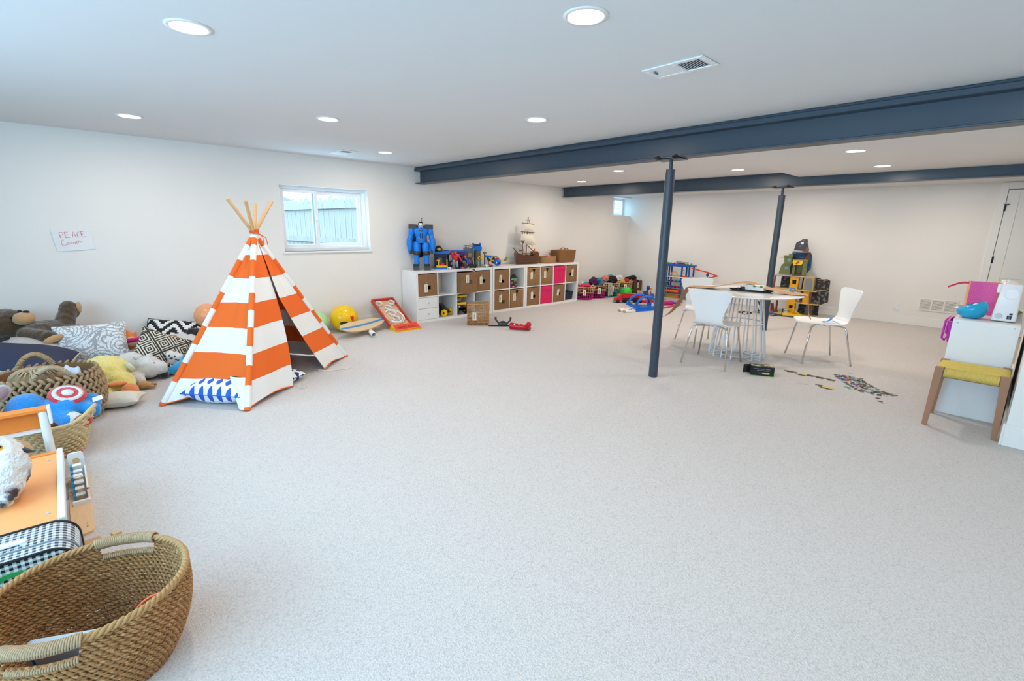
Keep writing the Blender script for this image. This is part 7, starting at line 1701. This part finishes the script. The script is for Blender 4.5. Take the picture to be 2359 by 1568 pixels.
obj('red_car', MB().ell((-.10, -.05, .72), (.045, .03, .022)), BRT, ct)
obj('main_deck', MB().b2((-.485, -.14, .655), (.02, .12, .675), bev=.004), DKT, ct); obj('crane_arm', MB().b2((-.47, .0, .965), (-.34, .012, .975)), GRY, ct)
lift = MB(); lift.b2((-.2, -.13, .215), (-.165, -.06, .675), bev=.003).b2((-.1, -.13, .215), (-.068, -.06, .675), bev=.003).b2((-.165, -.13, .215), (-.1, -.06, .53)).b2((-.165, -.13, .605), (-.1, -.06, .675)); lift.b2((-.2, -.13, .01), (-.16, -.06, .215), bev=.003).b2((-.1, -.13, .01), (-.068, -.06, .215), bev=.003).b2((-.16, -.13, .165), (-.1, -.06, .215)).b2((-.16, -.13, .01), (-.1, -.06, .105))
obj('lift_shaft', lift, YLT, ct); obj('lift_opening', MB().b2((-.165, -.075, .53), (-.1, -.07, .605)).b2((-.16, -.075, .105), (-.1, -.07, .165)), BLK, ct)
obj('lift_shaft_side', MB().b2((.025, -.10, .22), (.12, -.04, .425), bev=.004), YLT, ct)
obj('middle_deck', MB().b2((-.475, -.14, .425), (.225, .12, .445), bev=.004), LVT, ct); obj('lower_deck', MB().b2((-.08, -.14, .205), (.285, .12, .222), bev=.004), LVT, ct); obj('barrier', MB().b2((-.36, -.143, .40), (-.22, -.139, .425)), YEL, ct)
obj('base_deck', MB().b2((-.45, -.16, .0), (.25, .14, .012), bev=.003), LVT, ct)
card('room_card', [(-.41, .65), (-.2, .65), (-.2, .445), (-.41, .445)], .09, CTY); card('room_card', [(-.068, .65), (.02, .65), (.02, .445), (-.068, .445)], .09, CTY); card('room_card', [(-.07, .2), (.245, .2), (.25, .012), (-.07, .012)], .09, CTY); card('room_card', [(-.068, .42), (.14, .42), (.14, .222), (-.068, .222)], .09, CTY); obj('grey_shutter', MB().b2((.05, .07, .02), (.15, .085, .17)), GRY, ct)
obj('tan_gate', MB().b2((.006, -.12, .445), (.17, .0, .675), bev=.006), plain('gate_tan', '#b39a64'), ct); obj('gate_panel', MB().prism([(.035, .45), (.135, .45), (.14, .59), (.12, .645), (.05, .645), (.03, .59)], -.127, -.119, ax='y'), GRY, ct)
card('wing_card', [(.17, .655), (.20, .665), (.25, .64), (.33, .65), (.375, .625), (.38, .45), (.392, .27), (.29, .215), (.137, .235), (.138, .445)], -.03, CTY, .02); obj('wing_trim', MB().b2((.2, -.05, .628), (.34, -.042, .638)), TAN, ct); obj('wing_trim', MB().b2((.2, -.05, .452), (.36, -.042, .46)), TAN, ct)
for (a_, b__) in (((-.455, -.11, .445), (-.45, -.11, .655)), ((.15, -.12, .222), (.155, -.12, .425)), ((.17, -.12, .012), (.165, -.12, .205)), ((-.44, -.11, .012), (-.455, -.11, .16)), ((-.40, -.11, .012), (-.43, -.11, .16)), ((-.42, .08, .012), (-.43, .08, .425))):
    obj('brick_post', MB().cyl(a_, b__, .018, .015, n=8), BRT, ct)
obj('post_foot', MB().box((-.38, -.11, .03), (.09, .06, .035), bev=.008), BRT, ct)
# toys on the carpet round it
yt = thing('yellow_crane_truck', 'yellow toy crane vehicle on the carpet before the city tower', 'toy truck', (3.86, 6.58, 0), rz=12)
obj('hull', MB().prism([(-.15, .02), (.22, .015), (.24, .03), (.10, .055), (-.05, .06), (-.16, .05)], -.05, .05, ax='y'), YEL, yt); obj('boom', MB().tube([(.0, 0, .05), (.01, 0, .14), (.03, 0, .09), (.08, 0, .06)], .022, n=8), YLT, yt); obj('tracks', MB().b2((-.17, -.06, 0), (.02, .06, .022), bev=.006), BLK, yt)
gb_ = thing('grey_engine_toy', 'grey boxy toy engine beside the yellow crane vehicle', 'toy', (3.73, 6.66, 0), rz=10)
obj('engine', MB().box((0, 0, .06), (.09, .08, .10), bev=.012), GRY, gb_); obj('dial', MB().cyl((0, -.041, .06), (0, -.048, .06), .028, n=16), LGR, gb_); obj('pipe', MB().cyl((-.055, 0, .02), (-.055, 0, .11), .012), DGR, gb_)
def toy_plane(label, loc, rz, m1, m2, L=.22):
    t = thing('toy_plane', label, 'toy aircraft', loc, rz)
    obj('fuselage', MB().ell((0, 0, .024), (L/2, .022, .022), n=14, m=10), m1, t); obj('wing', MB().prism([(-.03, -.12), (.02, -.12), (.05, 0), (.02, .12), (-.03, .12), (-.02, 0)], .018, .024), m2, t); obj('tail', MB().prism([(-L/2, .03), (-L/2+.04, .03), (-L/2-.01, .075), (-L/2-.02, .075)], -.003, .003, ax='y'), m2, t); obj('keel', MB().box((0, 0, .004), (.06, .03, .008)), DGR, t)
toy_plane('black and white toy plane on the carpet seen through the table rods', (3.20, 6.25, 0), 20, BLK, CREAMP, .24)
toy_plane('grey toy plane on the carpet left of the city tower', (3.42, 6.50, 0), -20, GRY, BLK)
toy_plane('long dark grey toy plane in front of the city tower', (3.58, 6.46, 0), 10, DGR, GRY, .28)
toy_plane('blue and white toy plane at the right foot of the city tower', (4.04, 6.66, 0), 25, plain('pale_blue_plastic', '#6f9fd8'), WHP, .2)
for k, (x, y, m, lab) in enumerate([(3.28, 6.52, ORA, 'orange toy cone on the carpet behind the table'), (3.46, 6.70, RED, 'red toy piece beside the rear column foot'), (3.50, 6.62, BLU, 'blue toy piece beside the grey planes'), (3.98, 6.60, DGR, 'dark toy piece right of the yellow crane vehicle')]):
    one('toy_piece', MB().box((0, 0, .015), (.08, .05, .03), rot=(0, 0, 30*k), bev=.008).cyl((0, 0, .03), (.02, 0, .055), .016, .004, n=8), m, lab, 'toy', (x, y, 0))
ck = thing('toy_dinosaur', 'dark toy creature standing on an orange base seen under the table', 'toy', (3.30, 6.66, 0), rz=0)
obj('base', MB().lathe([(.001, 0), (.05, 0), (.04, .012), (.001, .014)], 14), ORA, ck); obj('body', MB().tube([(.03, 0, .012), (.02, 0, .08), (-.02, 0, .15), (-.05, 0, .20)], [.012, .02, .018, .008], n=8), BLK, ck)
